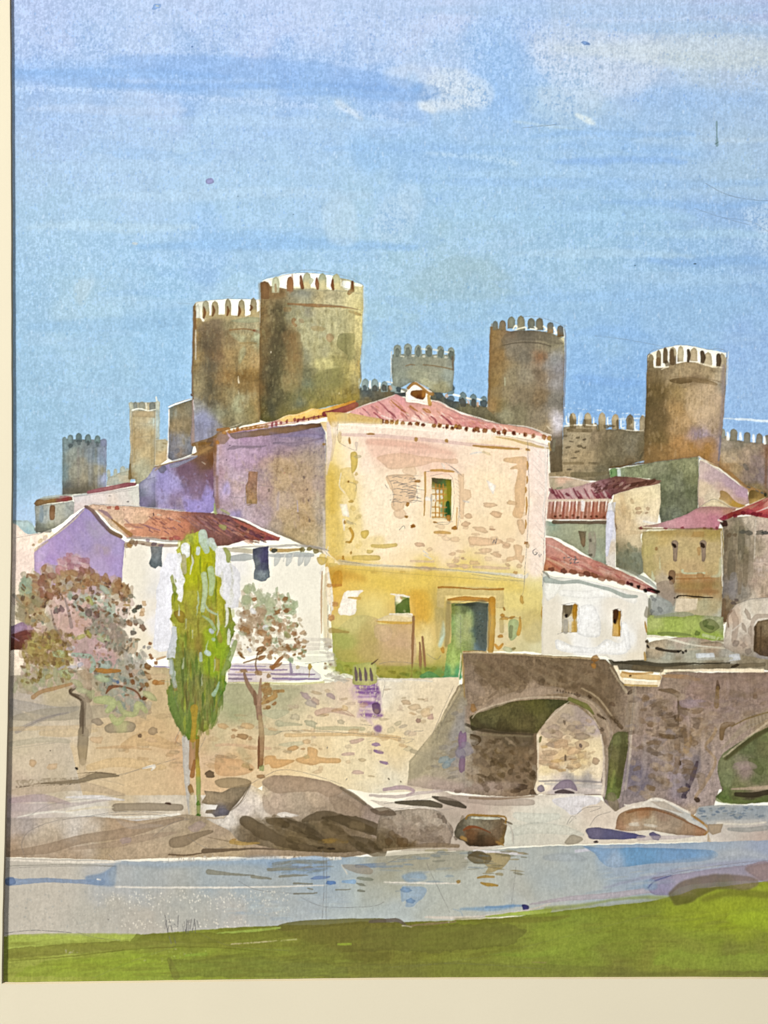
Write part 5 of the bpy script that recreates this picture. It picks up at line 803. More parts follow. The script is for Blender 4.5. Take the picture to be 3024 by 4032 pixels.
SS('60 1640 200 1680 400 1690 600 1690 860 1690', (40, 70, 90, 80, 60), [(100, 1660, 'a8b040'), (250, 1680, 'a8a838'), (500, 1680, 'a49c38'), (700, 1700, '8ca438'), (850, 1700, '6c9c48')], .75, soft=3); R('100 1640 860 1660 850 1730 150 1730', 40, 44, 20, 10, '8c8c24 9cac40 7c9434 a89c3c', .5); O('690 1730 700 1700 760 1685 830 1735', '5c9c5c', .85, e=.15); ink('400 1630 500 1615 680 1630'); D('120 1650 90 1690 160 1700', 50, 30, 60, '94a848', .5)
ink('730 1560 800 1600 830 1570'); D('845 1535', 40, 26, 90, 'd8942c', .9); D('855 1670', 40, 30, 60, 'a4a048', .7); SS('848 1330 845 1420 825 1500', (8, 40, 26), 'b8d8cc', .85, soft=1)
# door
W('805 1085 1275 1095 1275 1240 1215 1240 1215 1150 860 1150 850 1240 805 1230', 'cdb878', .7, e=.12); W('860 1150 1220 1150 1215 1185 865 1185', 'f0d88c', .9); SS('815 1092 900 1092 1070 1105 1270 1105', (16, 14, 8, 16), 'c8882c', .9, e=.2); SS('880 1180 1000 1172 1200 1185', (12, 34, 26), 'c48428', .9, e=.2)
W('788 1240 850 1240 855 1330 850 1420 800 1500', 'b8a868', .5, soft=1)
SS('1190 1180 1190 1350 1180 1535', (50, 52, 44), [(1190, 1200, 'c88c24'), (1190, 1350, 'c89c3c'), (1180, 1500, 'bc8c30')], .9, e=.2); SS('885 1200 880 1400 870 1500', (34, 40, 30), '9c8c58', .75, soft=1)
h = part('door', 'green door shaded dark on its right side', BH)
W('905 1205 1165 1205 1150 1540 985 1540 975 1730 900 1745 850 1735 880 1500 905 1480', [
 (930, 1230, '78843c'), (1000, 1220, '5f6c44'), (1060, 1210, '50584a'), (930, 1350, '94b464'), (930, 1500, '9cb458'), (1000, 1350, 'a4b470'), (1000, 1450, '98ac60'), (1050, 1300, '8ca464'), (1080, 1400, '5c7468'), (1110, 1300, '4c6464'), (1110, 1450, '56686a'), (1100, 1520, '6c8490'), (1145, 1350, '5c686c'), (1020, 1500, '8c9c58'), (930, 1600, 'a0bc5c'), (900, 1700, '6cac64'), (950, 1710, '5cac70')], g=.12, e=.12)
off()
SS('930 1218 1000 1215 1080 1210 1150 1225', (8, 20, 30, 24), '3c4438', .8, e=.1); O('1060 1240 1130 1230 1140 1400 1130 1510 1095 1525 1070 1440', '3f5458', .55, soft=3); SS('1110 1470 1110 1510', (40, 50), '5a7888', .5, soft=2)
O('1070 1215 1160 1215 1155 1500 1100 1520 1075 1400', '565e54', .7, soft=2, e=0); SS('960 1230 955 1500', 60, 'a8b878', .35, soft=3)
SS('955 1300 955 1500', 40, 'bcc88c', .4, soft=2); SS('1020 1300 1010 1440', 60, 'b8bc78', .45, soft=2); SS('920 1540 915 1700', (40, 30), 'b0cc6c', .6, soft=1); SS('850 1730 910 1735 980 1720', (30, 40, 20), '4ca474', .7, soft=1)
for i in range(14): ink([905+rng.randint(30)+i*3, 1260+i*18, 1010+i*4, 1340+i*14], a=.3)
ink('970 1290 970 1540'); ink('880 1200 905 1205 1165 1205 1160 1530'); R('1070 1260 1130 1260 1130 1480 1080 1480', 50, 10, 8, 0, '2c3c3c 5c7478', .5, e=0)
# right of the door
O('1310 1330 1370 1325 1375 1420 1330 1465 1310 1440', '9cb47c', .8, e=.15); SS('1325 1370 1320 1440', 26, '8c9464', .8); SS('1385 1300 1388 1360 1375 1420', (10, 22, 30), 'd8a03c', .9, e=.2); D('1280 1310 1265 1290 1330 1305', 46, 22, -10, 'd09434', .85); D('1275 1245', 40, 12, 80, 'c88420', .9); D('1248 1437', 44, 24, 0, 'd8983c', .9, jl=.05); SS('1212 1495 1238 1520 1265 1490', (16, 26, 14), 'dc9c38', .9); D('1400 1180', 70, 24, 86, 'd8a444', .9, jl=.05); D('1545 1270 1548 1435', 90, 22, 92, 'd4a044 d8a03c', .9, ja=3, jl=.05); D('1340 1525', 40, 26, -20, '9c8c4c', .8); D('1300 1530', 50, 34, 0, 'b4c49c', .7); ink('1250 1300 1400 1310'); O('1400 1290 1520 1260 1540 1400 1520 1480 1420 1460', 'c8b46c', .4, soft=2); SS('1255 1320 1260 1400', 30, 'b8a058', .5)
for i in range(30):
    x = 1470+rng.randint(90); y = 80+i*30; ink([x, y, x+50, y+55], a=.22, wd=1.1)
for i in range(12): ink([930+i*3, 330+i*26, 960+i, 350+i*26], a=.3); ink([860+i*6, 215+i*4, 920+i*6, 250+i*6], a=.2)
ink('1440 60 1450 500 1420 1000'); ink('1585 90 1560 700 1550 1000 1545 1540'); ink('1500 820 1478 840 1490 865 1510 850 1495 845', a=1, wd=1.8); ink('1520 860 1525 880 1535 860', a=.9, wd=1.6); ink('1184 750 1195 785 1205 758 1215 785 1222 750', a=.9, wd=1.7); SS('1565 90 1568 400 1550 560 1560 700', (14, 16, 10, 6), 'f6f0ea', .8); SS('1590 80 1600 130', 12, 'c8a050', .7)
W('60 860 120 900 140 940 60 960 0 930 0 880', 'e8cc74', .4, soft=2)
DS = .88
TINT = (1.01, 1, .96)
# ---------------------------------------------------------------- yard, low wall and small houses right of the bridge head
V(1700, 2150, 1.2530)
part('painted_garden', 'light green strip of grass behind the small white house')
W('1050 340 1120 345 1220 350 1300 340 1440 350 1440 470 1300 460 1180 445 1060 440', [(1100, 380, 'b4c070'), (1200, 380, 'a8bc58'), (1300, 380, 'a4b45c'), (1100, 420, 'a8bc58'), (1360, 440, '9cb44c'), (1390, 350, 'a8ac84')], g=.1)
off(); O('1320 380 1360 360 1400 370 1420 400 1380 430 1340 420', '7c8450', .8, e=.2); D('1310 430 1370 400 1350 380', 40, 30, 20, '5f7038 6f7c48', .7); SS('1100 350 1240 335 1290 340', (10, 24, 8), '98a080', .7); SS('1120 430 1200 432 1280 440', (14, 18, 8), '7c8c4c', .7); SS('1340 440 1450 465', 16, 'c0cc9c', .7); D('1410 440 1420 460 1405 450', 24, 12, -60, '98b43c b0c850', .8)
PW = part('painted_low_wall', 'long grey brown parapet and low roofs running behind the bridge')
W('1045 480 1110 465 1200 450 1300 450 1440 480 1500 500 1560 520 1760 560 1760 640 1640 610 1450 610 1300 620 1200 640 1120 620 900 610 870 560 1050 560', [(1120, 490, 'b8a488'), (1260, 465, 'c4aca0'), (1380, 490, 'b49c84'), (1150, 530, 'a8aca0'), (1300, 535, 'b0b0a0'), (1450, 530, 'b0aca4'), (1560, 545, '8a7c64'), (1640, 560, '7c6c54'), (1000, 580, '6c6454'), (1200, 590, '7c7058'), (1400, 590, '847860'), (1600, 590, '9c9078')], g=.1)
off(); SS('1060 445 1140 450 1300 490 1480 505', (10, 12, 8, 8), 'f0ead8', .9); SS('1080 500 1200 515 1400 500 1500 505', 10, 'd4c8b0', .7); SS('1110 505 1150 515 1210 520 1230 515', (16, 12, 14, 8), '4a4034', .9); D('1066 495 1216 520 1240 525 1254 518', 14, 12, 60, '2f2620', .9); W('1300 530 1390 528 1400 560 1310 565', 'cfd6e2', .9); W('1465 535 1520 530 1525 560 1470 568', 'c8ccd8', .9)
SS('1040 560 1200 570 1350 560 1480 555', (16, 20, 14), 'b0ac98', .6); SS('900 570 1000 572 1100 590 1200 585 1300 580 1470 578', (20, 28, 30, 20, 8, 6), '4f4838', .85, e=.2); SS('1100 605 1250 600 1400 595 1640 585', (10, 24, 24, 20), '7a6c54', .7); D('1495 592', 50, 16, -15, '4a3c2c', .85); SS('1330 480 1480 470 1530 510', (8, 16, 16), '94846c', .7)
HR = part('painted_house', 'pale stone house with an arched doorway at the right edge')
W('1440 470 1460 340 1500 290 1570 260 1659 255 1760 250 1760 600 1659 560 1560 545 1480 520 1440 500', [(1480, 420, 'c8bcb0'), (1530, 400, 'd8ccc0'), (1540, 480, 'b8a494'), (1600, 300, 'd4c8b8'), (1640, 300, 'dcd0c4'), (1560, 330, 'e0d8cc'), (1600, 540, '948c8c'), (1560, 530, 'a09484'), (1480, 340, 'd0b8a4')], g=.08)
off(); SS('1480 320 1500 380 1490 470', (24, 34, 24), 'a89080', .5); SS('1465 400 1460 350 1480 320', (8, 8), '8a6c54', .6); SS('1580 480 1580 400 1600 350 1659 345', (16, 24, 24, 20), 'b4a090', .6, e=.2); SS('1590 420 1600 370 1659 360', 5, 'e8e0d8', .8); D('1560 460 1540 400 1570 420 1560 340 1530 450', 50, 24, 80, 'c0a898 ccbcb0 a89484', .6)
h = part('door', 'arched brown door', HR); W('1588 520 1590 400 1610 370 1659 362 1760 362 1760 545 1659 545 1620 540', [(1600, 420, '7c6448'), (1640, 400, '847054'), (1620, 480, '6c5438'), (1650, 520, '5c4838')], g=.15, e=.25); off()
SS('1598 400 1596 500', 12, '54422c', .7); SS('1625 400 1622 520', 10, '5a4630', .6); D('1540 490 1560 520 1500 480', 40, 30, 40, 'a08c80 8c7c74', .6); ink('1460 340 1500 290 1570 262 1659 255'); SS('1480 420 1530 380', 6, 'f0e8e0', .6)
# small white house
V(2120, 1600, 1.8352)
WH = part('painted_house', 'small white house with two little windows beside the bridge head')
V(1700, 2150, 1.2530)
W('548 130 600 150 760 165 900 200 1060 235 1070 260 1062 380 1055 560 900 570 860 545 540 535 545 300', [(570, 160, 'dcdcd4'), (600, 300, 'eae2d6'), (700, 220, 'f0f0ee'), (760, 240, 'f4f4f6'), (600, 450, 'e8e0d2'), (760, 350, 'f2f3fa'), (750, 500, 'f4f4f8'), (900, 300, 'ebe4dc'), (950, 450, 'f0f0f4'), (1000, 300, 'ece8e2'), (1030, 450, 'e6ddd0'), (860, 450, 'e8e2d8'), (1000, 540, 'e6dccb'), (650, 530, 'e8e0d0')], g=.03, e=.12)
off()
O('720 310 790 290 830 360 830 440 770 450 720 430 730 370', 'f6f7fd', .8); O('620 460 700 490 800 500 860 460 930 480 970 420 975 500 940 535 800 530 640 520 610 490', 'f6f7fd', .85); O('560 190 640 180 620 230 570 270', 'f4f4f4', .7); SS('640 230 760 240 900 230 1000 270', (30, 40, 50, 30), 'f6f6f8', .6); SS('950 390 970 500', (30, 26), 'f6f7fd', .8)
SS('565 165 640 180 720 175 800 195 880 215 950 245 1010 250', (34, 16, 18, 14, 18, 22, 14), 'b0bcb8', .85, e=.15); SS('1060 300 1062 340', (8, 30), '8c8470', .6)
h = part('window', 'window with a dark triangular opening, a grey sill drip and an ochre shutter', WH)
W('645 290 720 290 718 425 640 425', [(665, 310, '8a7c68'), (660, 380, 'c0b8aa'), (705, 330, 'c89c34'), (700, 400, 'dcb868'), (690, 360, 'd8d0c0')], e=.15); off()
W('648 290 695 290 690 330 672 352 655 330', '7a6c54', .95, e=.25); D('664 345', 26, 18, 80, '2f241c', .95); SS('707 294 706 320 704 352', 20, 'c88c1c', .9, e=.25); SS('704 350 706 415', 12, 'd8a848', .8); SS('662 370 660 420', (20, 28), 'b4aea4', .8); ink('640 290 722 290 718 425'); ink('620 435 650 425 690 428'); SS('684 355 682 420', 14, 'e4ddd0', .8)
h = part('window', 'narrow window with a dark top and an ochre lower half', WH)
W('893 318 933 320 930 448 890 446', [(910, 340, '8c6430'), (905, 420, 'e0b468'), (925, 400, 'dcb050')], e=.15); off()
SS('908 322 906 345 903 380', (26, 24, 12), '5c3c20', .9, e=.2); D('902 372', 24, 14, 90, '2c1c14', .95); SS('926 325 925 440', 9, 'c8901c', .85); SS('895 385 893 440', 8, 'e8c484', .8); ink('890 318 935 318 932 450')
D('1056 400', 50, 9, 90, 'd49c34', .9, jl=0); D('1062 470 1066 495', 16, 12, 60, '4a3828', .9); SS('1050 525 1054 560', (8, 12), 'c89c4c', .8)
V(2120, 1600, 1.8352)
RH = part('roof', 'pale crimson tile roof sloping to the right', WH)
W('52 945 100 950 180 1000 300 1065 380 1100 480 1140 560 1175 640 1210 720 1245 800 1295 868 1335 860 1360 800 1340 740 1330 640 1290 600 1280 520 1255 420 1240 300 1210 180 1205 100 1190 35 1190 50 1100', [
 (80, 970, 'd89c90'), (90, 1050, 'cc8c80'), (90, 1140, 'c88064'), (60, 1180, 'c07c50'), (200, 1080, 'd89484'), (200, 1160, 'd09078'), (300, 1120, 'd49488'), (380, 1160, 'c47c70'), (350, 1210, 'b4785c'), (480, 1200, 'd09c88'), (500, 1230, 'a87460'), (600, 1230, 'c08070'), (660, 1270, 'c88c84'), (740, 1290, 'd09c8c'), (780, 1320, '9c4450'), (850, 1340, '4c3428')], g=.09, e=.2)
off()
for i in range(46):
    t = rng.rand(); x = 60+t*640; y = 985+t*270+rng.rand()*(150*(1-t)**1.2+10); L = 40+rng.rand()*50
    SS([x, y, x+L*.6, y+L*.25, x+L, y+L*.5], (6, 16, 6), ['c0706c', 'b8605c', 'dca898', 'cc8878', 'c47c68', 'e4bcac'][rng.randint(6)], .65, e=.15)
SS('60 1000 140 1030 230 1090 300 1120', (4, 12, 6, 4), 'ecd0c0', .7); SS('60 1100 130 1130 200 1170', (16, 14, 6), 'e0b898', .6); SS('70 1120 160 1180', (8, 20), 'b85c48', .6)
D('95 1178 180 1190 250 1195 310 1215 350 1210 405 1222 455 1240 510 1250 600 1272', 50, 34, 20, '94583c 8a5040 a86c54 7c4838', .85, jl=.2); D('648 1278 672 1285 722 1304 773 1330 800 1325', 34, 26, 30, '3f2020 6c2430 2c1a18', .95, jl=.15); SS('800 1318 868 1340', (8, 22), '2c2418', .9, e=.1)
SS('720 1225 790 1260 850 1310', (20, 34, 14), 'a4aaa4', .85); SS('800 1270 850 1320', 8, 'd0dcd8', .7)
ink('185 1090 188 1128', wd=2.6, a=1); ink('182 1095 225 1092', wd=2.4, a=1); ink('240 1100 225 1118 240 1130 228 1136', wd=2.4, a=1); ink('262 1085 270 1105 258 1130 290 1128', wd=2.4, a=1); ink('250 1108 280 1106', wd=2.4, a=1)
SS('30 1195 60 1210 80 1240', (10, 20, 8), '7c7c74', .6); ink('20 1210 40 1250 30 1300')
O('580 1170 680 1190 720 1220 700 1230 620 1200', 'a0a494', .6); O('800 1370 870 1360 930 1430 960 1480 900 1500 820 1500 800 1440', 'a4a8a8', .6, soft=1); D('830 1390 850 1430 880 1470 820 1480', 50, 30, 50, '8c9094 b0b4b4 7c8084', .6)

# ---------------------------------------------------------------- left cottage
V(0, 2100, 1.8433)
CT = part('painted_house', 'long white cottage with a violet gable end and a patchy orange and brown roof')
W('905 60 960 70 1310 90 1560 110 1659 105 2300 160 2340 200 2330 700 2320 850 1659 900 1200 900 700 960 400 900 150 850 100 500 240 250', [
 (950, 150, 'eae4da'), (1000, 350, 'ece6da'), (1050, 500, 'ebe0d0'), (1000, 700, 'ebe0cc'), (1150, 400, 'e4e2e4'), (1180, 600, 'eceaf4'), (1100, 800, 'ece2d0'), (900, 600, 'e6dcd0'), (1250, 250, 'eceaf2'), (1600, 250, 'eeecf0'), (1659, 500, 'ecebea'), (800, 900, 'e4dcd0'), (500, 600, 'dccac4'), (200, 700, 'd8ccb4'), (1900, 400, 'f2eee4'), (2100, 500, 'f3efe4'), (2200, 700, 'f0eadd'), (1900, 700, 'efe9dc')], g=.03, e=.05)
off()
GB = part('gable_wall', 'violet gable end wall', CT)
V(100, 1520, 2.07375)
W('510 985 560 1040 640 1130 700 1190 760 1230 815 1270 800 1400 790 1500 790 1590 600 1700 300 1700 100 1680 75 1500 70 1360 110 1310 200 1240 300 1160 400 1070 470 1000', [
 (510, 1020, '9c8cc8'), (400, 1150, 'a08cc4'), (560, 1150, 'a498bc'), (480, 1250, 'a08fc4'), (300, 1280, 'a890cc'), (180, 1320, 'b498d0'), (110, 1380, 'c4a8d4'), (200, 1420, 'ac90d0'), (650, 1250, 'a494c4'), (760, 1330, 'a898d0'), (700, 1400, 'a890c8'), (640, 1330, 'a894ac'), (760, 1450, 'a894d0'), (600, 1480, 'ac98c8'), (150, 1500, 'b89ccc'), (400, 1450, 'b49cc0')], g=.06, e=.14)
off(); O('110 1300 180 1260 200 1330 150 1420 80 1440 90 1360', 'b8a4dc', .5); R('100 1300 500 1040 780 1300 780 1480 120 1480', 40, 70, 30, 60, 'a890cc ac98c4 9c88c4 b4a0d0', .3, e=.05)
SS('200 1240 290 1180 400 1090 480 1005', (10, 12, 10, 8), 'e8d8bc', .8); SS('190 1250 300 1160 420 1060', 4, 'b89868', .5); SS('75 1350 90 1330 180 1270', (10, 24, 14), 'd8c498', .6)
SS('490 985 540 1010 620 1110 700 1190 780 1230', (20, 34, 34, 34, 30), [(520, 1000, '8c6c60'), (620, 1110, '7c6474'), (700, 1190, '84684c'), (780, 1230, '8c6848')], .9, e=.25)
h = part('roof', 'tiled roof, pale orange on the left turning brown and plum towards the tall house', CT)
W('510 980 560 965 700 980 940 985 1100 1005 1350 1030 1450 1030 1570 1040 1660 1060 1700 1075 1780 1100 1900 1160 2000 1210 2080 1235 2070 1262 1900 1262 1800 1255 1660 1300 1560 1310 1400 1290 1260 1265 1100 1250 900 1245 830 1235 780 1200 700 1150 640 1080 580 1020', [
 (600, 990, 'e0bca4'), (700, 1010, 'e0b8a0'), (850, 1010, 'e4bca4'), (800, 1100, 'e4c4a4'), (950, 1060, 'e4c0a0'), (700, 1100, 'e0c4a4'), (850, 1200, 'cc8c74'), (950, 1130, 'e0a888'), (1050, 1060, 'dca080'), (1100, 1130, 'd4987c'), (1200, 1050, 'd49478'), (1150, 1200, 'cc9474'), (1250, 1130, 'c88464'), (1250, 1200, 'c4785c'), (1320, 1060, 'b4705c'), (1350, 1150, '94604c'), (1450, 1080, '8c5c5c'), (1450, 1180, '8a5848'), (1560, 1100, '84585c'), (1600, 1200, '90605c'), (1660, 1130, '80505a'), (1640, 1270, '8c5c50'), (1720, 1180, '7c5050'), (1800, 1150, '84543c'), (1800, 1230, '885058'), (1900, 1200, '9c5448'), (1980, 1230, '90485c'), (2050, 1245, 'c46c5c')], g=.12, e=.2)
off()
O('810 1125 900 1140 960 1125 1020 1080 1060 1060 1120 1080 1330 1090 1330 1200 1280 1230 1180 1225 1000 1225 900 1215 830 1190 900 1165 815 1150', 'cc7c5c', .5, e=.2)
for i in range(34):
    x = 980+rng.randint(320); y = 1050+rng.randint(160); SS([x, y, x+34, y+14+rng.randint(16)], (8, 16, 6), ['8c6478', '9c6c70', 'a86454', '7c5468', 'c88464'][rng.randint(5)], .75)
SS('600 1010 660 1040 712 1090', (10, 34, 8), '98788c', .75); SS('810 1090 880 1140 960 1160', (8, 14, 6), 'a07888', .6); SS('930 1120 1040 1160 1100 1180', (10, 16, 8), 'a07080', .7); D('1046 1048', 30, 12, 90, '4c3c50', .9); SS('1080 1050 1110 1055', (12, 4), 'ecdcc4', .9); SS('1180 1075 1260 1110', (4, 10), 'e4c8b0', .6)
D('685 992', 34, 26, 0, 'd48c78', .9); D('750 998', 40, 34, 0, 'c8604c', .9); D('804 1010', 20, 18, 0, 'd49880'); D('1130 1245 1190 1250 1240 1240', 50, 28, 0, 'b8544c c46460', .8); SS('815 1125 900 1135 970 1125', (10, 26, 8), 'd08c6c', .7)
for i in range(11):
    x = 1300+i*26; SS([x, 1060, x+70, 1130, x+150, 1190], (8, 14, 8), ['6c4450', 'a07880', '7c4c3c', '94687c'][rng.randint(4)], .5)
for i in range(40):
    x = 1580+rng.randint(380); y = 1070+(x-1580)*.38+rng.randint(100); D(f'{x} {y}', 34, 16, 20, '5c3c4c 6c4440 ac5c4c 4f3448 9c6c44', .7)
for i in range(50):
    x = 1330+rng.randint(620); y = 1050+max(0, x-1500)*.36+rng.randint(130); SS([x, y, x+26, y+12, x+60, y+34], (5, 12, 4), ['c07c70', 'b06858', 'd89c84', 'a06470', 'cc8468'][rng.randint(5)], .55, e=.12)
SS('1690 1085 1780 1130 1900 1180 2060 1245', (6, 26, 22, 20), 'cc6c5c', .85, e=.2); D('1780 1160 1850 1200 1900 1225', 60, 34, 25, '5c384c 6c3c50', .8); O('1580 1130 1640 1140 1630 1180 1590 1160', 'a8b060', .7); SS('1540 960 1555 1040', (8, 24), 'a8bc68', .7); SS('1600 1010 1660 1045', 20, 'b0bc6c', .6)
SS('700 1085 780 1150 860 1215', (8, 26, 34), 'ac7c44', .85, e=.2); SS('580 1010 700 1130 820 1220', (5, 8, 10), 'efe2cc', .85); ink('510 980 560 965 900 985 1300 1020'); SS('930 985 1100 998 1300 1015', 5, 'e8e4e0', .7)
# eave shadow and the two dark openings
SS('830 1240 1000 1245 1150 1265 1260 1268', (12, 24, 20, 16), 'a8a09c', .75); SS('830 1300 900 1275 1000 1290 1120 1300 1240 1300', (50, 30, 36, 30, 22), '94745c', .65, e=.2); D('850 1300 870 1270 905 1285', 54, 40, -50, '8c6c4c b48444 9c7860', .8); D('1000 1262 960 1290 1050 1290 1110 1300', 46, 26, 0, '80607c 6c5868 94705c', .7); SS('870 1225 940 1228', 8, '8c7c84', .5); SS('820 1260 815 1400', 6, 'd8c8b0', .6)
h = part('window', 'dark blue grey slit opening under the eave, left one', CT)
W('1020 1310 1120 1310 1112 1400 1118 1482 1085 1470 1060 1490 1025 1478 1010 1450 1030 1380', [(1050, 1340, '84888c'), (1090, 1380, '788088'), (1050, 1450, '68747c'), (1100, 1470, '6c7880')], g=.12, e=.15); off()
V(850, 2100, 1.9235)
SS('130 110 280 100 430 100 600 90 780 110 850 130', (14, 14, 20, 20, 20, 8), 'b8b0ac', .7); SS('60 120 200 130 280 135', (30, 34, 34), 'a89c78', .55); SS('420 125 520 130 650 120', (28, 28, 20), 'c49c54', .85, e=.2); D('440 130 655 125 710 118 757 135', 44, 34, 0, '94844c 6c6448 4f5450 7c7038', .9, jl=.1); SS('120 190 220 180 280 180', (40, 60, 30), '9ca4a8', .7)
SS('400 165 500 170 620 160 730 165', (20, 30, 40, 30), '9ca4ac', .65); 
for x in (470, 560, 650, 700): SS([x, 170, x-10, 210, x-22, 240], (50, 44, 20), 'b8bec2', .65)
for x in (530, 590): SS([x, 150, x-20, 210], (8, 12), 'ecebe6', .8)
h = part('window', 'dark violet grey slit opening under the eave, right one', CT)
W('278 115 400 95 398 200 408 330 380 360 345 365 285 345 295 250 280 190', [(320, 130, '54586c'), (370, 130, '4f4c74'), (370, 200, '4c4870'), (310, 230, '70787f'), (330, 300, '84909a'), (390, 310, '74808c'), (350, 250, '50546c')], g=.14, e=.2); off()
SS('850 100 830 200 800 300', (5, 8, 30), 'f4f0ec', .8); ink('600 90 780 110 860 170'); ink('720 100 860 135')
SS('805 290 800 500 800 760', (10, 16, 6), 'd4a478', .75); SS('830 320 830 600 850 820', (20, 44, 60), 'd8bc8c', .55, soft=1); ink('850 540 850 940'); SS('850 300 880 480 870 620', (14, 20, 8), 'f6f2ea', .9); D('875 640 905 535 860 395', 50, 40, 0, 'd89c68 dca464', .85); D('865 860 828 985 870 993 830 1020', 26, 20, 0, 'a4744c b88c54', .9)
O('760 190 800 178 850 190 830 230 790 240', 'd8b85c', .8); SS('870 240 920 235', (30, 14), 'e0c46c', .8)
R('800 780 900 800 920 1050 800 1060', 20, 50, 30, 0, 'd0c8bc dcd4c8 c4b8a4', .5)
# balustrade
BS = part('painted_railing', 'low lilac striped railing in front of the white cottage')
W('95 985 400 985 560 1000 720 1010 790 1070 800 1100 560 1120 300 1130 90 1130', [(150, 1000, 'e0d4dc'), (400, 1050, 'ddd0cc'), (700, 1060, 'e0dce0'), (200, 1100, 'd0c0c8')], g=.05, e=.1)
off()
for y, x0, x1, c, w in ((1005, 120, 380, 'b4a4cc', 14), (1030, 110, 540, 'a890bc', 18), (1068, 100, 300, 'b09cb8', 20), (1065, 420, 750, 'a48cb4', 20), (1100, 100, 270, '94809c', 20), (1100, 430, 780, '9c84bc', 20), (990, 400, 600, 'c4b8c4', 8), (1050, 150, 420, 'e4c8a8', 12)):
    SS([x0, y, (x0+x1)/2, y+3, x1, y+4], (w*.7, w, w*.5), c, .85, e=.2)
SS('560 960 572 1050', (10, 24), 'a494b8', .8); D('620 1015', 34, 30, 0, 'ddc48c', .8); D('712 1010', 38, 42, 0, 'd0a83c', .95); SS('708 1040 704 1090', 5, 'a8843c', .8); ink('660 990 800 975 900 960')
for y in (800, 840, 870, 900, 935, 960): SS([420+rng.randint(90), y, 700, y+4, 860, y+2], (6, 26, 20), 'ccc4bc', .35, e=.05)
SS('90 1130 400 1135 620 1140 800 1130 810 1120', (8, 16, 16, 20, 8), 'dcd488', .7)

# ---------------------------------------------------------------- embankment
EM = part('painted_embankment', 'sandy stone embankment wall under the houses')
V(0, 2100, 1.8433)
_em0 = '60 1140 300 1130 600 1100 900 1060 1200 1000 1240 1180 1659 1160'
V(850, 2100, 1.9235)
W('-1560 1080 -1100 1040 -600 1010 -400 1010 0 1140 90 1135 620 1150 860 1130 1000 1090 1060 1110 1230 1110 1400 1100 1840 1090 1840 1400 1840 1760 1640 1950 1200 1970 960 1930 700 1860 400 1880 200 2000 -200 2050 -800 2060 -1560 2000', [
 (-1500, 1200, 'b4a698'), (-1200, 1150, 'c0b090'), (-900, 1150, 'b8a890'), (-600, 1150, 'c4b498'), (-1450, 1300, 'b4aaa4'), (-1100, 1300, 'b0a490'), (-700, 1250, 'b09c80'), (-450, 1200, 'c8ae84'), (-1450, 1450, 'cbb9a0'), (-1150, 1500, 'd4c4b0'), (-800, 1450, 'd0b894'), (-500, 1450, 'd2b184'), (-350, 1350, 'ccb184'), (-1400, 1650, 'd0c0ac'), (-1100, 1700, 'd4bc98'), (-800, 1650, 'd4bc98'), (-500, 1650, 'd8bc94'), (-300, 1600, 'd8b088'), (-100, 1250, 'a8ac84'), (100, 1200, 'b0ac84'), (20, 1350, 'a8ac80'), (250, 1200, 'b8b088'), (450, 1180, 'c4b894'), (550, 1250, 'c0b494'), (700, 1170, 'dcccb4'), (430, 1350, 'c4bc9c'), (600, 1350, 'ded0ac'), (300, 1450, 'd4c09a'), (100, 1500, 'ddc7a0'), (500, 1550, 'ecd5ae'), (700, 1450, 'ead4ae'), (900, 1200, 'e0c8b4'), (960, 1300, 'e8d0b4'), (900, 1400, 'ecd8b0'), (1300, 1160, 'e8dfd0'), (1450, 1200, 'eadcc4'), (1350, 1350, 'ecd8b4'), (1500, 1300, 'eed8b4'), (1300, 1550, 'ecd4a4'), (900, 1600, 'f0dcb4'), (700, 1620, 'ecd2a4'), (1100, 1750, 'eeddb8'), (1300, 1700, 'ead4ac'), (800, 1800, 'f0dcb4'), (500, 1720, 'e8c490'), (550, 1800, 'ecd4a8'), (250, 1550, 'dcc49c'), (150, 1700, 'd8ac78'), (50, 1750, 'd8b48c'), (-50, 1650, 'd8b898'), (200, 1850, 'e0c8a4'), (1300, 1850, 'e8e0cc'), (1500, 1400, 'e0ccac')], g=.06, e=.05)
off()
O('-60 1150 60 1140 300 1150 600 1155 760 1170 600 1230 560 1330 400 1340 380 1420 300 1460 100 1440 -60 1400', 'a2a884', .35, soft=4, e=0); O('40 1150 300 1150 560 1170 640 1180 620 1240 560 1260 400 1280 80 1290', 'b0ac8c', .4, soft=2)
D('680 1230 750 1270 720 1290 870 1230', 80, 50, 20, 'b4948c 94847c a89ca0 a88ca0', .6); SS('770 1360 840 1340 910 1345 1040 1385', (50, 44, 30, 6), 'cca898', .7, e=.15); D('975 1325', 52, 44, 0, 'e8c48c', .7, jl=.05); SS('900 1330 1000 1350 1050 1390', 7, 'd09c8c', .5)
SS('370 1360 450 1370 540 1350', (30, 80, 30), 'b8b898', .65, e=.15); D('600 1390 480 1440 720 1440 950 1428', 80, 40, 10, 'b4b498 c0bc9c c4b89c', .7); SS('480 1450 560 1445 650 1450', (36, 26, 14), 'bcb898', .7); SS('750 1478 900 1476 1120 1480', (20, 34, 30), 'c4bc98', .75, e=.15); SS('530 1530 800 1524 1100 1524 1300 1540 1385 1555', (30, 26, 28, 30, 40), 'e4c08c', .8, e=.2); SS('370 1500 420 1510 500 1500', (60, 40, 10), 'b4b090', .6)
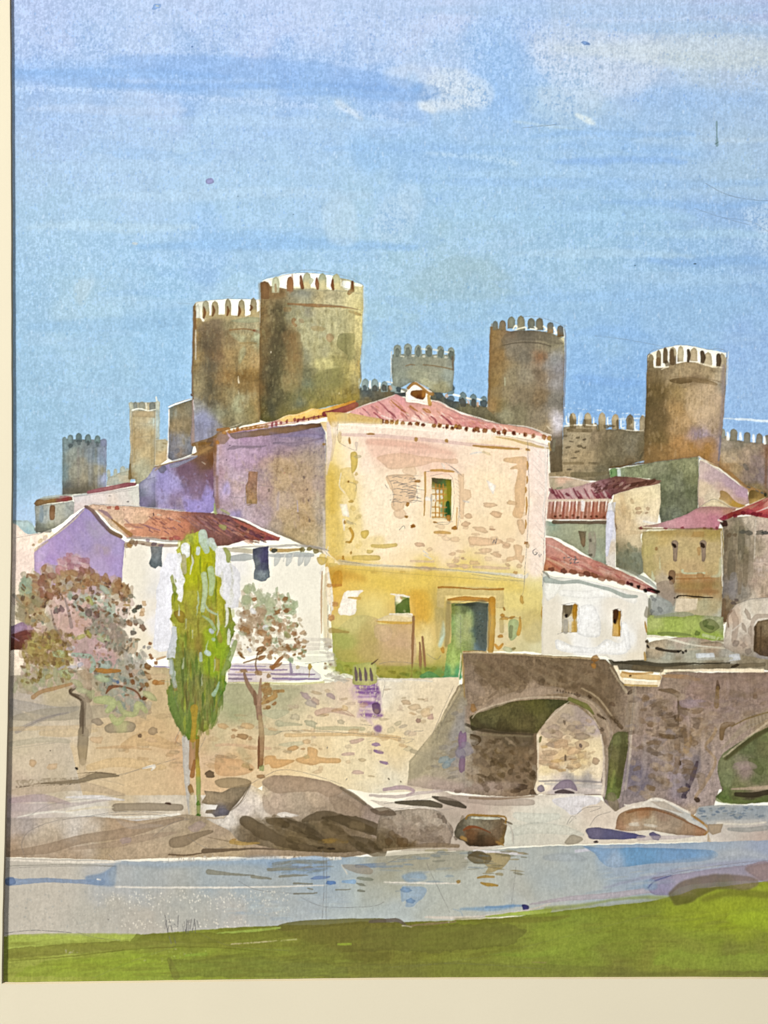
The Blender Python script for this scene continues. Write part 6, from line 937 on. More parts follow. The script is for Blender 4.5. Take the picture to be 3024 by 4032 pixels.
SS('480 1600 560 1600 650 1590', (10, 40, 30), 'c8c4a4', .6); D('690 1578', 60, 36, 0, 'e0b888', .8); D('580 1630', 90, 34, -10, 'd8a870', .85, jl=0); D('660 1632', 34, 18, 0, 'e0b07c', .8); O('610 1705 690 1680 700 1620 770 1640 775 1690 850 1700 940 1705 930 1740 800 1740 720 1755 620 1730', 'dcab70', .8, e=.2); O('370 1690 450 1685 470 1710 600 1720 500 1770 430 1780 400 1750 370 1755', 'd8a468', .8, e=.2); D('685 1692', 60, 36, 0, 'c0b07c', .6)
D('1068 1572 1000 1672 1075 1810', 100, 34, -3, 'd4b0a4 d8b4ac', .75, jl=.1); D('1440 1282', 74, 38, -5, 'd0b08c', .8, jl=0); D('1510 1315', 100, 50, 4, 'd8bc98', .75, jl=0); D('1590 1262 1620 1325', 60, 34, 0, 'e0c4a0 dcc0a0', .6); D('1532 1418', 42, 34, -20, 'b08c80', .9, jl=0); D('1625 1390', 40, 50, 0, 'cca098', .7)
D('1380 1440 1420 1460 1450 1510 1455 1630 1325 1490', 60, 34, -20, 'd0c4a4 c4b898 c8b8a4', .6); D('1310 1860 1400 1880', 14, 8, 60, '5c4c3c')
SS('510 1500 700 1500 900 1500', 3, 'b8a888', .5); ink('440 1530 540 1495 900 1505 1500 1560'); ink('1090 1445 1180 1455'); ink('1150 1580 1200 1570'); ink('1440 1590 1490 1570'); ink('1500 1500 1570 1495'); ink('845 1620 842 1638', wd=2.5, a=.9); ink('985 1870 992 1858', wd=2, a=.9)
# ochre stones lower left of the wall
D('50 1460 235 1460', 100, 42, 0, 'd0a878 d8ac78', .75, jl=.1); D('200 1538', 90, 44, 3, 'b0885c', .85, jl=0); D('140 1490 130 1540 260 1555', 40, 30, 0, 'c09468 c89c70', .8); O('0 1690 80 1685 130 1710 200 1715 280 1760 280 1800 200 1830 120 1840 0 1820', 'd4a474', .7, e=.15); D('225 1760', 80, 50, 10, 'b09860', .6); D('265 1790', 36, 30, 0, '94784c', .8); SS('0 1605 120 1600 300 1625 410 1630', (20, 20, 30, 20), 'dcb090', .55); SS('190 1640 240 1720', (60, 70), 'b8b088', .45, soft=2)
# purple stain
O('1040 1140 1210 1130 1235 1250 1245 1400 1100 1400 1065 1390 1080 1280 1040 1240', 'c8a8c0', .5, e=.06, soft=1, d=.1)
for y, x0, x1, w, c in ((1152, 1055, 1215, 26, '8858a8'), (1178, 1070, 1225, 26, '6c3c98'), (1206, 1065, 1235, 28, '7848a0'), (1236, 1080, 1215, 16, '9468b0'), (1284, 1090, 1225, 34, '8454a4'), (1312, 1100, 1190, 12, 'a07cb4'), (1344, 1085, 1180, 14, 'a884b8'), (1376, 1098, 1255, 32, '8050a0')):
    SS([x0, y-3, (x0+x1)/2, y+3, x1, y], (w*.6, w, w*.7), c, .8, soft=1, e=.1, w=4, d=.08)
O('1185 1290 1240 1290 1250 1350 1220 1368 1190 1350', '64446c', .8, e=.2); SS('1210 1120 1220 1200 1225 1300', (30, 44, 40), '744c8c', .4, soft=1, d=.2); SS('1020 1180 1050 1290', (20, 10), 'c4a0c0', .4, soft=2); SS('1240 1200 1255 1360', 16, 'b48cb8', .5, soft=1, d=.2)
O('1195 1460 1250 1460 1245 1510 1205 1500', '8860a4', .8, soft=1, w=5); D('1215 1600 1235 1655', 70, 26, 5, '9874b8 9068b0', .8, jl=.1); D('1275 1738', 74, 26, 15, '9070ac', .8, jl=0); SS('1150 1400 1190 1450', (40, 16), 'd0b0c4', .5, soft=1); D('1215 1520', 60, 30, 0, 'd0b4b0', .6)
R('300 1180 1000 1160 1600 1150 1600 1500 1200 1850 700 1820 300 1700', 60, 60, 26, 4, 'd8b48c c8ac84 d4a878 c4b090 dcc0a8 ccb49c', .5, ja=14); R('-750 1400 0 1250 300 1450 250 1800 -700 1750', 50, 80, 30, 2, 'c09868 ccac80 b8a078 d4b48c a89478', .4, ja=10)
PT = part('painted_post_group', 'four short dark posts on a green tuft at the top of the wall')
O('1035 1020 1060 990 1200 980 1215 1060 1205 1140 1050 1145 1035 1090', [(1060, 1040, 'acb05c'), (1180, 1040, 'b8b868'), (1120, 1120, 'bcb874'), (1060, 1130, 'b0b068')], e=.1); off()
for x, h in ((1062, 100), (1094, 90), (1136, 95), (1178, 90)):
    q = part('post', None, PT); SS([x-8, 1112-h, x, 1112-h*.45, x+3, 1112], (8, 26, 18), '75606c', .9, e=.25); off()
SS('1180 990 1228 952', (14, 5), '6c5444', .8)
W('1210 1070 1240 1095 1400 1100 1420 1130 1240 1120', 'f3ece0', .8); SS('1060 1120 1240 1110', 4, 'c8b8a8', .5); SS('900 1120 960 1080 1030 1085', (20, 40, 20), 'f0ece2', .8); R('860 1060 1000 1060 1000 1120 840 1120', 12, 60, 24, 0, 'c8c0b0 e0d8cc', .6); ink('1240 1100 1280 1120 1260 1240'); ink('960 1070 1100 1110 1640 1100'); SS('1270 1110 1400 1105 1640 1120', (10, 14, 10), 'f0e8dc', .8)

# left sandy wall and ground, washes
V(0, 2100, 1.8433)
on(EM); W('-60 1160 -60 1260 -60 2212 400 2212 1200 2212 1659 2212 1659 1900 1200 1900 600 1900 500 1500', [(80, 1250, 'a49c94'), (100, 1500, 'ccbda4'), (150, 1700, 'd0bfa8'), (100, 1850, 'c4b09c'), (100, 1950, 'bca8a8'), (400, 1850, 'c4b49c'), (300, 2000, 'c8bcb8'), (700, 1980, 'd0c8c0'), (600, 2040, 'dcd6d0'), (900, 1850, 'ccb898'), (1200, 1950, 'd4c8b8'), (200, 2150, 'b8b0ac'), (700, 2120, 'd0ccd0'), (1000, 2100, 'c8b8a4'), (900, 2200, 'b49c84'), (1300, 2100, 'c0ac94'), (1600, 2100, 'b09c80'), (1550, 2000, 'e0dcdc')], e=0, g=.06); off()
for pts, w, c, a in (('80 1230 200 1260 400 1290 560 1270', (60, 80, 70, 30), 'a09a98', .6), ('100 1340 300 1320 600 1300 1000 1280 1080 1260', (30, 90, 100, 90, 30), 'a09684', .55), ('120 1440 300 1350 500 1300', (30, 30, 10), '9a9090', .5), ('70 1420 400 1410 700 1400 1100 1350', (30, 30, 30, 10), 'd0b48c', .5), ('80 1530 300 1500 500 1510', (40, 40, 30), 'b4ac98', .5), ('300 1450 500 1450 700 1430', (40, 60, 20), 'd0b488', .5), ('900 1540 1050 1490 1200 1530 1300 1560', (50, 110, 70, 10), 'd0ac7c', .7), ('650 1700 850 1660 1100 1690 1200 1700', (50, 70, 70, 20), 'd8b888', .7), ('80 1940 300 1920 500 1960', (40, 60, 20), 'a8909c', .5), ('100 1990 300 1990 600 1960 800 1930', (60, 60, 20, 14), 'b4a4a8', .5), ('80 1880 300 1850 560 1830 900 1900', (30, 90, 80, 20), 'baa48c', .5), ('700 1560 900 1550 1100 1570', (10, 26, 10), 'c8a074', .5)):
    SS(pts, w, c, a, e=.12)
SS('130 1820 300 1800 560 1795 700 1755 860 1760', (60, 44, 56, 60, 8), '847460', .5, d=.32, e=.1); SS('300 1815 560 1800 700 1760 860 1760', (10, 30, 50, 10), '84745c', .7, e=.2); SS('560 1745 700 1735 840 1748', (4, 8, 6), '6c5c48', .6); SS('120 1840 350 1830 550 1820', 6, '5c5044', .55, d=.4)
D('235 1670 380 1690 700 1500 1100 1500', 80, 50, 0, 'd0a87c d8b48c', .7); D('708 1368', 80, 50, 0, '948474', .85, jl=0); O('760 1400 850 1365 950 1365 985 1395 960 1440 850 1450 780 1445', [(800, 1420, 'a09078'), (880, 1390, 'b0ac7c'), (950, 1410, 'a09078')], .9, e=.25); D('1112 1436', 70, 56, 0, 'a48c70', .9, jl=0); D('1015 1470', 34, 28, 0, '7c6450', .9, jl=0); D('556 1706', 20, 20, 0, '241c18', 1); D('365 1578', 6, 5, 0, '2c2420')
SS('840 1990 950 1985 1100 1985 1310 1990', (60, 54, 60, 50), '9c8c78', .85, e=.2); D('1222 1960', 34, 24, 0, '5c4034', .9); SS('480 1915 700 1915 900 1935', (10, 30, 10), 'e2dee4', .8); SS('130 2060 400 2020 700 2050 1000 2060 1300 2040', (8, 16, 14, 16, 20), 'efe9e0', .9); SS('300 2120 600 2080 900 2110 1200 2075', (20, 60, 70, 20), 'd4d2dc', .7); SS('90 2100 200 2100 400 2130', (60, 80, 10), 'b0a4a8', .5); SS('480 2020 700 1990 820 1990', (6, 20, 10), 'eadcc0', .7)
SS('1040 1705 1120 1690 1100 1720', (14, 26, 8), 'f2ece4', .9); ink('180 1410 300 1350 440 1310'); ink('860 1755 1100 1690 1300 1630'); ink('250 2180 350 2120 600 2060 900 2020 1200 2030'); ink('100 1560 400 1520', a=.3); ink('440 1870 600 1780 800 1800 900 1830', a=.3); SS('880 1760 1060 1690', 3, 'a89884', .5); ink('200 2060 400 1960 900 1900', a=.35)
# pink/rose object at the left edge
RB = part('painted_bush', 'round plum and brown bush cut off by the mat at the left edge')
O('20 680 90 670 160 645 220 655 250 700 260 750 240 800 200 840 120 845 20 840', [(120, 690, 'a488ac'), (200, 680, '947494'), (180, 740, '7c4438'), (120, 770, '6c3c34'), (200, 800, '744030'), (110, 820, '6c4030')], g=.1, e=.2); off(); D('190 780', 30, 26, 0, 'c8a49c', .8); SS('100 745 180 720 250 715', (30, 34, 30), '6f3830', .7); D('225 820', 50, 30, -40, '8c6c6c', .8); SS('85 750 140 780', (10, 6), 'a484a8', .7)
# ---------------------------------------------------------------- left blossom tree
V(0, 2100, 1.8433)
TA = part('painted_tree', 'round pink, rust and sage blossoming tree at the far left')
def crown(polys, n, L, T, cols, a=.7, ja=50, e=.16): R(polys, n, L, T, 60, cols, a, ja=ja, e=e)
part('trunk', None, TA)
SS('520 1070 545 1110 510 1160 600 1210 600 1330 600 1450', (26, 30, 24, 40, 44, 50), '6c5c4c', .85, e=.2); SS('645 1000 650 1100 640 1200', (40, 30, 60), '84705c', .7); SS('605 1440 600 1550 600 1660', (80, 80, 50), [(600, 1480, '94846c'), (600, 1600, 'a08c6c')], .85, e=.2); SS('600 1180 640 1300 630 1450', (50, 60, 60), 'a0907c', .6); SS('600 1660 590 1760', (60, 40), 'c4ae90', .5)
SS('600 1220 602 1300 600 1450', (14, 18, 14), '6c5c4c', .7); SS('545 1110 505 1150 590 1210', (14, 18, 14), '64523f', .8)
CR = part('crown', None, TA)
crown('180 300 300 280 420 210 540 165 660 230 700 300 900 350 960 420 940 480 900 640 960 800 1000 900 1060 1000 1060 1300 900 1320 700 1180 560 1100 400 1120 200 1160 100 1100 180 1000 170 850 260 780 240 640 110 560 150 400', 330, 90, 70, 'b8a088 c4a8a4 ac9478 b4a48c c09c98 a09c80 c8b0a8 a89c84', .6)
O('370 500 500 480 660 520 700 600 660 700 560 740 420 700 380 620', 'd0a4a4', .55, soft=3, e=0); O('540 780 680 740 820 840 850 960 700 980 560 960 530 860', 'b8909c', .6, soft=3, e=0)
crown('400 230 470 180 560 160 640 200 660 290 520 290 400 290', 40, 70, 44, 'c8a0b0 d0b0b0 b87c84 c4a8b4 dcc0c0 a87484', .75)
crown('200 290 420 280 640 270 870 340 940 420 900 480 700 400 420 440 300 520 200 480', 130, 56, 40, '9c6c44 a87c4c 8c6450 b08c64 a8845c 94604c b49c70', .75)
crown('150 320 230 310 210 460 170 480', 24, 56, 40, '94a894 9cac94 a4ac88', .75); crown('120 480 300 440 320 640 260 660 130 620', 50, 64, 44, '9c8460 a88c58 8c8460 a09478 b49868', .7)
crown('440 430 560 440 800 420 840 600 700 640 600 600', 46, 50, 34, '9cb0a0 a8b8ac 94a490 b4a8b0 8c9888', .65); crown('640 580 860 560 940 760 900 860 760 800 660 740', 60, 70, 46, '948474 8c8878 a09080 9ca090 94847c', .65)
crown('230 740 480 740 520 900 420 1020 200 1000 190 860', 80, 80, 50, 'a08448 94784c a49454 8c6c44 b09c58 b0a85c', .65); crown('160 960 420 1000 540 1100 300 1150 110 1120', 50, 70, 40, 'b0a888 a8a470 b4a094 98a078', .55)
crown('660 960 1000 880 1060 1000 1080 1250 900 1310 760 1250 720 1080', 110, 64, 40, '94a090 8c988c a49c84 84948c a4a094 b0a898 9c8c80', .65); crown('860 880 1080 860 1060 960 900 980', 30, 60, 30, 'b4aca4 a4a494 c0b8b0', .55)
# distinct touches
D('320 250', 60, 34, 110, 'ac7c58', .9, jl=0); D('410 565 450 550 640 570', 56, 40, 60, '84686c 7c6468', .9); D('585 545 645 578 700 590 545 465', 56, 36, 60, '5c4c44 6c4c44 705c54 74685c', .9); D('650 490 640 730', 74, 40, 50, 'a8a444 acac5c', .85, jl=0); D('750 760', 110, 60, 30, 'acb48c', .9, jl=0); D('590 750', 60, 30, -20, 'b4b45c', .8)
D('905 560 975 560 1010 535', 46, 34, -20, '4c4c44 5c6054 645848', .95, jl=.1); D('1045 508 1035 560 1030 585', 44, 36, 80, 'dcb488', .85, jl=.1); D('985 650 1035 683 940 650', 50, 36, 50, '7c5844 9c6c48', .9); D('965 722', 46, 34, 0, '746c64', .9, jl=0); D('950 457 935 490 910 480 920 520', 40, 28, 0, 'a8946c 948c78 c0984c 8c8878', .85); D('970 630 1010 640', 60, 40, 20, 'a8a498', .7)
D('1090 800 1090 885 1100 905 1133 940', 32, 26, 40, 'ac6c3c a86c44', .95, jl=.1); D('1070 965', 56, 40, 20, '8c5c2c', .95, jl=0); D('1075 1035', 80, 36, 55, '8c6034', .95, jl=0); D('1125 1080 1165 1085', 60, 36, -10, '9c6430 c08444', .9); D('965 1080 950 1030 1065 1100', 54, 34, 70, '9c6c34 b87c34 8c5c34', .9); D('1020 1135 1050 1195', 50, 26, -50, '7c4c30 84502c', .95); SS('1140 915 1200 895', (20, 14), 'd8a878', .8); SS('1020 1040 1190 1035', (30, 40), 'ccb08c', .6)
D('1045 825 1080 830', 34, 20, -20, 'a09ca0 b4a898', .8); SS('670 990 760 998 870 1000', (24, 40, 20), 'b8782c', .85, e=.2); D('855 1078 830 1070', 30, 26, 30, '5878ac 7c8ca4', .9)
SS('530 880 620 890 660 900 680 960 660 1000', (30, 36, 30, 40, 30), 'a0b8a8', .9, e=.2); D('760 950 740 1050 480 1020 430 880', 90, 50, 10, '9cb4a4 98b0a8 acbc90 b0b4a4', .85); D('515 835 580 955 520 970 445 975', 60, 24, -15, 'ccc8d4 c0bccc', .9); D('780 540 810 580 760 410', 90, 44, 45, 'a4bcac a8bcb0', .8, jl=.1)
SS('770 1160 800 1120 860 1110 950 1130 1000 1160 1020 1200', (10, 30, 16, 14, 14, 16), '8c5838', .9, e=.2); SS('700 1210 780 1210 820 1240 780 1290', (50, 70, 60, 40), 'acb47c', .9, e=.15); SS('860 1230 900 1300 980 1310 1000 1240 1060 1290', (30, 40, 40, 50, 34), 'b0b47c', .85, e=.15); SS('810 1330 850 1370 900 1330', (40, 60, 30), 'b0b87c', .8); D('1090 1180', 120, 56, 40, 'b0b480', .85, jl=0); D('600 1140 660 1170 560 1090', 80, 56, 20, 'a8b080 b0b88c', .7); D('900 1125 897 1175', 38, 30, 70, '94b0a4', .85, jl=0); D('350 1040 290 1030', 56, 44, -20, 'a89c60 9c9858', .85)
SS('240 1190 300 1150 420 1120 520 1090', (34, 30, 26, 20), 'b08454', .7); SS('470 470 500 570 520 680', (10, 22, 26), '8c7c7c', .6); SS('370 560 400 680 450 760 520 840', (10, 16, 20, 30), '8c7c78', .45); SS('100 450 160 510', (30, 6), 'a09c90', .6); D('278 993', 18, 14, 60, 'ddd0c0')
R('150 300 900 330 960 450 900 640 700 560 400 560 150 640', 60, 34, 20, 60, '7c5434 8c5c38 946840 6c5040 a47850', .75, ja=70); R('640 560 960 520 1060 1100 900 1250 700 1100', 70, 34, 20, 60, '6c6458 84704c 8c8470 7c8c7c 945c34 9cb0a0', .65, ja=70); R('170 700 540 720 520 1080 150 1100', 80, 40, 26, 60, '8c7030 7c5c34 a08c3c b0a04c 886848', .6, ja=60)
R('380 500 800 500 800 900 400 900', 60, 30, 18, 60, 'dcb8b8 c4989c a88080 ccb0a0', .55, ja=60); R('300 280 900 340 1000 500 900 1000 300 1000 150 500', 160, 26, 16, 60, '7c6450 946c4c b49878 a47848 8c9484 cc9c74', .6, ja=70)
off()
# ---------------------------------------------------------------- thin tree right of the cypress
V(850, 2100, 1.9235)
TB = part('painted_tree', 'slender young tree with rust and sage leaves in front of the white cottage')
part('trunk', None, TB)
SS('215 1060 240 1140 290 1220 320 1300 330 1400', (20, 30, 40, 44, 40), '9c7860', .9, e=.2); SS('340 1100 335 1200 325 1300 335 1400', (14, 30, 44, 36), 'a8846c', .85, e=.2); SS('335 1390 345 1500 345 1600 340 1750', (30, 44, 44, 40), [(340, 1450, 'b89c74'), (340, 1600, 'a88460'), (340, 1740, '9c7048')], .95, e=.2); SS('325 1540 325 1650 322 1780', (8, 22, 10), '8c5c3c', .9); SS('290 1200 300 1290', (20, 26), '8c6850', .8); D('350 1780 340 1840', 60, 40, 0, 'a87c50 94a864', .8)
SS('210 980 290 955 360 930', (10, 14, 8), 'a0744c', .8); SS('430 1020 480 960 520 920', (30, 26, 14), 'ac7040', .9, e=.2); SS('320 900 300 1000 320 1060', (8, 12, 20), '8c6848', .7)
part('crown', None, TB)
crown('180 430 280 410 440 440 560 520 610 560 600 640 640 760 640 820 600 900 400 900 160 920 110 800 160 620', 150, 46, 34, 'd8c8b0 ccb898 d4c0a8 c4b494 dccfbc', .6)
crown('190 420 280 400 400 470 460 530 460 700 380 690 320 560 200 560', 60, 64, 44, 'b4bc98 acb88c b8bfa0 a4b08c', .65); crown('400 440 480 430 610 530 600 600 480 600 500 520', 22, 56, 34, 'a8b890 acbc94 b4bc9c', .7); crown('500 640 620 640 620 780 520 780', 16, 40, 26, 'a0ac74 98a870 ac9c6c', .7)
crown('200 580 360 560 380 760 240 780 170 720', 46, 60, 44, 'b8a080 b09478 c0a488 a88c6c', .65)
D('213 728 230 745', 60, 44, 0, 'a4784c b08454', .9); D('400 790 385 830 350 755', 70, 50, 20, 'b88858 a8744c b48450', .9, jl=.1); D('292 500 535 585 525 497 468 597', 44, 32, -20, 'b89468 ac7440 a8703c c49c74', .9, jl=.1); D('590 690 635 655', 40, 32, -10, 'c0946c dcc8a8', .85, jl=.1); D('600 798 665 860 640 910 668 890 595 920', 34, 24, -20, 'a47c44 a06c38 b4844c bc9048', .9); D('280 590 375 715 255 885 125 830 110 700', 50, 34, 60, 'dcdce8 e4e6ee ccc8cc', .9); D('400 623', 34, 16, -10, 'e8ecf4', .9)
D('340 900 350 940 345 875', 60, 34, -20, '94602c a87444', .9); D('185 915 200 935', 60, 26, 40, 'a4743c', .9); SS('510 862 600 880', (26, 20), '949060', .85); D('440 810 470 900 200 760', 50, 34, 20, 'acb090 a8b494 b4bc98', .7); D('325 1055 400 1080 210 1040', 44, 34, 0, 'a47c50 ac8458', .85); SS('420 1010 470 1000 500 980', (30, 26, 10), 'a87444', .8); D('385 1150 370 1205 400 1200', 60, 40, 70, 'b08850 ac8454', .85); SS('350 1290 400 1260 450 1230 440 1200 510 1195', (20, 40, 40, 20, 24), 'b88c50', .85, e=.2); D('443 1290 397 1320', 40, 26, -30, 'b88450 a4703c', .9, jl=0)
R('380 640 640 640 700 780 700 920 560 980 380 940', 70, 40, 26, 20, 'b88458 c49468 a8bc94 dcc8a8 a87848 bca484 d0a880', .8, ja=60); R('340 1120 520 1160 480 1300 340 1340', 14, 40, 24, -20, 'b48450 bc9058', .8, ja=40)
R('180 560 560 480 640 840 400 900 160 900', 90, 26, 18, 50, 'b4845c c4986c e4dccc a87c54 d0b494 9ca880', .65, ja=70)
off()
# ---------------------------------------------------------------- cypress
DS = .88
TINT = (1.06, 1.01, .92)
V(0, 2100, 1.8433)
CY = part('painted_tree', 'tall bright yellow green poplar standing in front of the white cottage')
part('trunk', None, CY)
SS('1350 1490 1355 1700 1365 1900 1380 2040', (60, 50, 30, 20), 'b0b4bc', .9, e=.1); SS('1395 1500 1395 1700', (40, 50), 'a88464', .9, e=.2); SS('1410 1650 1395 1760', (20, 36), '9c6c3c', .85); SS('1435 1480 1430 1600 1440 1780 1440 2060', (30, 26, 36, 26), [(1430, 1550, '94782c'), (1440, 1700, 'b0a03c'), (1440, 1850, '8ca45c'), (1440, 2050, '8c9c60')], .92, e=.2); D('1385 1855', 76, 36, 90, '94703c', .9, jl=0); D('1440 1960', 44, 26, 90, '5c8c34', .9); D('1437 2048', 44, 40, 0, '4c7c2c', .95); SS('1395 1900 1400 2050', (40, 50), 'c0b89c', .6); SS('1290 1470 1270 1530', (20, 6), 'c49c74', .6)
part('crown', None, CY)
cyp = '1350 0 1440 -20 1500 40 1570 90 1620 150 1680 230 1700 400 1690 560 1700 700 1680 850 1650 1000 1640 1120 1600 1220 1550 1290 1520 1440 1450 1440 1440 1500 1380 1500 1330 1460 1260 1340 1200 1200 1220 1100 1245 1050 1230 900 1280 760 1250 640 1240 500 1260 380 1330 280 1290 150 1310 60'
W(cyp, [(1340, 80, 'b0bc64'), (1330, 180, 'ccd44c'), (1430, 120, 'a8bc1c'), (1470, 200, 'b0b810'), (1430, 330, 'a0b420'), (1340, 400, 'a4ac44'), (1290, 480, '98a838'), (1270, 620, 'a0ac40'), (1370, 520, '94a038'), (1440, 440, '98a840'), (1400, 640, '949448'), (1340, 750, '88a038'), (1290, 850, '8c9850'), (1420, 800, '8c8c3c'), (1480, 620, '94a848'), (1550, 400, 'a8ac34'), (1600, 320, 'b0b440'), (1620, 500, '98a43c'), (1560, 620, 'a49848'), (1640, 700, '80983c'), (1540, 800, '94b02c'), (1500, 950, '88a434'), (1600, 900, '80a038'), (1340, 950, '7c9448'), (1400, 1050, '788448'), (1500, 1100, '748c40'), (1600, 1050, '709838'), (1240, 1200, '6c9444'), (1280, 1330, '5c8038'), (1340, 1200, '84845c'), (1420, 1250, '8c9458'), (1340, 1400, '5c8c2c'), (1400, 1420, '849434'), (1480, 1350, '8c8c50'), (1520, 1280, '608c38'), (1560, 1180, '5c9034'), (1620, 1130, '6c9c3c')], g=.14, e=.2, w=15)
R(cyp, 240, 90, 26, 86, '94a834 a8b83c 7c9434 8c8c3c b4bc48 6c8c34 a09840', .35, ja=14, e=.1)
R('1300 60 1600 150 1640 500 1300 500', 50, 90, 34, 80, 'b0c030 a4b428 c0c850 94a434', .5, ja=14)
R('1240 1180 1300 1300 1340 1440 1280 1380', 20, 90, 34, 75, '6c8444 5c7838 7c8c48', .6, ja=8); R('1500 1280 1560 1180 1640 1050 1600 1240 1530 1430', 26, 90, 30, 105, '6c8c40 5c7c38 84984c', .6, ja=10)
O('1370 110 1440 70 1500 130 1540 200 1500 300 1440 400 1340 400 1350 250 1330 180', 'b4c008', .6, soft=1, e=.18); O('1480 210 1540 220 1530 290 1480 300', 'b0b40c', .7); O('1340 400 1480 400 1500 640 1480 830 1420 860 1340 760 1300 600', 'a0982c', .35, soft=3); O('1560 260 1610 260 1620 420 1640 540 1600 700 1560 560', 'b4b828', .6, e=.15); O('1250 440 1330 500 1340 650 1280 760 1240 600', 'a4ac34', .6, e=.15); O('1480 700 1620 680 1640 850 1600 1000 1500 1040 1470 860', '8cb410', .5, soft=2, e=.1)
O('1290 860 1400 860 1420 1050 1380 1250 1300 1200 1250 1000', '6c7c3c', .4, soft=3); O('1400 1060 1520 1040 1560 1200 1480 1300 1400 1260', '84844c', .5, soft=2); O('1300 1240 1400 1230 1430 1330 1400 1450 1330 1440 1280 1340', '6c8440', .6, soft=1, e=.15)
for i in range(60):
    x = 1260+rng.randint(370); y = 80+rng.randint(1250); SS([x, y, x+rng.randint(-6, 7), y+50, x, y+90+rng.randint(60)], (4, 10+rng.randint(16), 3), ['5c7c24', '7c6c24', '94b41c', 'b8c434', '4c7424', '8c8434'][rng.randint(6)], .4, e=.15)
for i in range(46):
    y = 820+rng.randint(560); hw = 170*(1-max(0, y-1050)/520); x = 1430+rng.uniform(-1, 1)*hw*.9; SS([x, y, x+rng.randint(-8, 9), y+50, x+rng.randint(-6, 7), y+100+rng.randint(50)], (4, 12+rng.randint(14), 3), ['4c6c2c', '6c6c34', '5c7c34', '786c3c', '4f6434', '84904c'][rng.randint(6)], .5, e=.18)
D('1305 600', 100, 70, 60, '94802c', .9, jl=0); D('1590 740 1575 950 1540 600', 110, 40, 80, '948434 8c7430 a49440', .85, jl=.1); SS('1410 1270 1410 1370 1400 1500', (60, 34, 40), 'b0902c', .8, e=.15); O('1430 730 1480 740 1480 830 1440 900 1420 860', '846c3c', .4, soft=2); D('1270 1110', 80, 40, 85, '94844c', .8); SS('1240 1130 1250 1250 1300 1380', (40, 60, 40), '6c8844', .7)
off()
TINT = (1, 1, .98)
LL = part('leaf_light', 'pale lavender and mint highlights', CY)
for pts, w, c in (('1395 150 1400 230 1385 300', (4, 16, 4), 'd8dce4'), ('1430 420 1438 520 1425 600', (4, 14, 4), 'b4c4a4'), ('1300 520 1306 590', (4, 14), 'c8ccb4'), ('1350 620 1345 700', (12, 4), 'b8c094'), ('1580 560 1588 660 1580 740', (4, 16, 6), 'c4ccb0'), ('1510 780 1500 860', (4, 12), 'b8c8a8'), ('1400 700 1396 760', (10, 4), 'c0c49c'), ('1330 900 1326 980', (4, 12), 'b0b894'), ('1560 920 1552 1000', (12, 4), 'b0bc90'), ('1470 1020 1462 1100', (4, 12), 'a8b088'), ('1270 1000 1262 1080', (12, 4), 'bcc0a8'), ('1640 520 1652 600 1640 680', (20, 26, 10), 'e2e2e0'), ('1660 700 1664 800', (16, 22), 'dcdcd4'), ('1236 930 1240 1010', (16, 20), 'd0d0cc')):
    SS(pts, w, c, .85, e=.12, w=5)
for pts, w, c in (('1345 100 1350 150', (66, 60), 'e2e4ee'), ('1470 0 1480 60 1500 130', (60, 70, 40), 'b8ccbc'), ('1530 60 1560 110', (60, 40), 'c0d0c8'), ('1440 110 1436 145', 30, 'c8d4d8'), ('1590 130 1610 180 1580 290', (60, 90, 40), 'e4e4ea'), ('1620 180 1650 300 1640 460', (60, 60, 50), 'e6e6ea'), ('1480 300 1490 400 1470 560', (44, 40, 30), 'b4c49c'), ('1530 260 1540 350 1530 440', (50, 44, 34), 'b0c490'), ('1480 510 1520 560 1580 590', (14, 18, 14), 'acbc98'), ('1470 600 1530 640 1560 700', (10, 24, 20), 'a4b884'), ('1530 705 1540 715', 30, 'b0bcc8'), ('1500 865 1515 875', 36, 'b8ccc8'), ('1548 770 1552 772', 26, 'a8c09c'), ('1455 870 1458 920', (20, 26), 'a8b8a8'), ('1550 1170 1575 1130 1590 1080', (34, 20, 10), '98b494'), ('1330 170 1340 280', (44, 34), 'bcb488')):
    SS(pts, w, c, .92, e=.12)
W('1215 150 1310 140 1320 250 1340 330 1330 420 1320 490 1290 485 1275 400 1250 440 1240 560 1235 660 1240 760 1235 850 1200 860 1150 860 1110 830 1130 600 1140 400 1170 260', 'eae9f5', .9, e=.05, w=7)
W('1250 670 1285 680 1280 800 1270 900 1215 905 1210 880 1240 760', 'c8cbd4', .9, e=.1, w=6); SS('1240 920 1250 1000 1270 1110', (30, 36, 30), 'a8b4b4', .7)
off(); D('1253 345 1267 400', 90, 30, 85, 'acb44c a0ac48', .9, jl=.1); D('1275 345', 30, 14, 80, 'b0b858', .9)
V(850, 2100, 1.9235); on(LL); W('0 130 60 120 100 200 180 300 185 440 170 560 130 570 80 555 60 490 30 470 40 360 0 300', 'e4e2ea', .9, e=.08, w=7); off()
SS('70 120 95 160 95 210', (30, 40, 30), 'a4ac54', .85); SS('150 820 110 930 60 1060', (30, 44, 40), '90a45c', .7)
V(0, 2100, 1.8433)
ink('1220 920 1240 1080 1300 1290'); ink('1300 1390 1300 1440 1270 1500 1320 1540'); ink('1490 1480 1440 1600 1440 1700'); ink('1510 1300 1560 1280 1600 1180'); ink('1130 965 1220 970', a=.8)
SS('1120 965 1225 972', (10, 8), 'b4a4cc', .9); SS('1170 1075 1300 1080', 6, 'b0b090', .5)

TINT = (1, 1, 1)
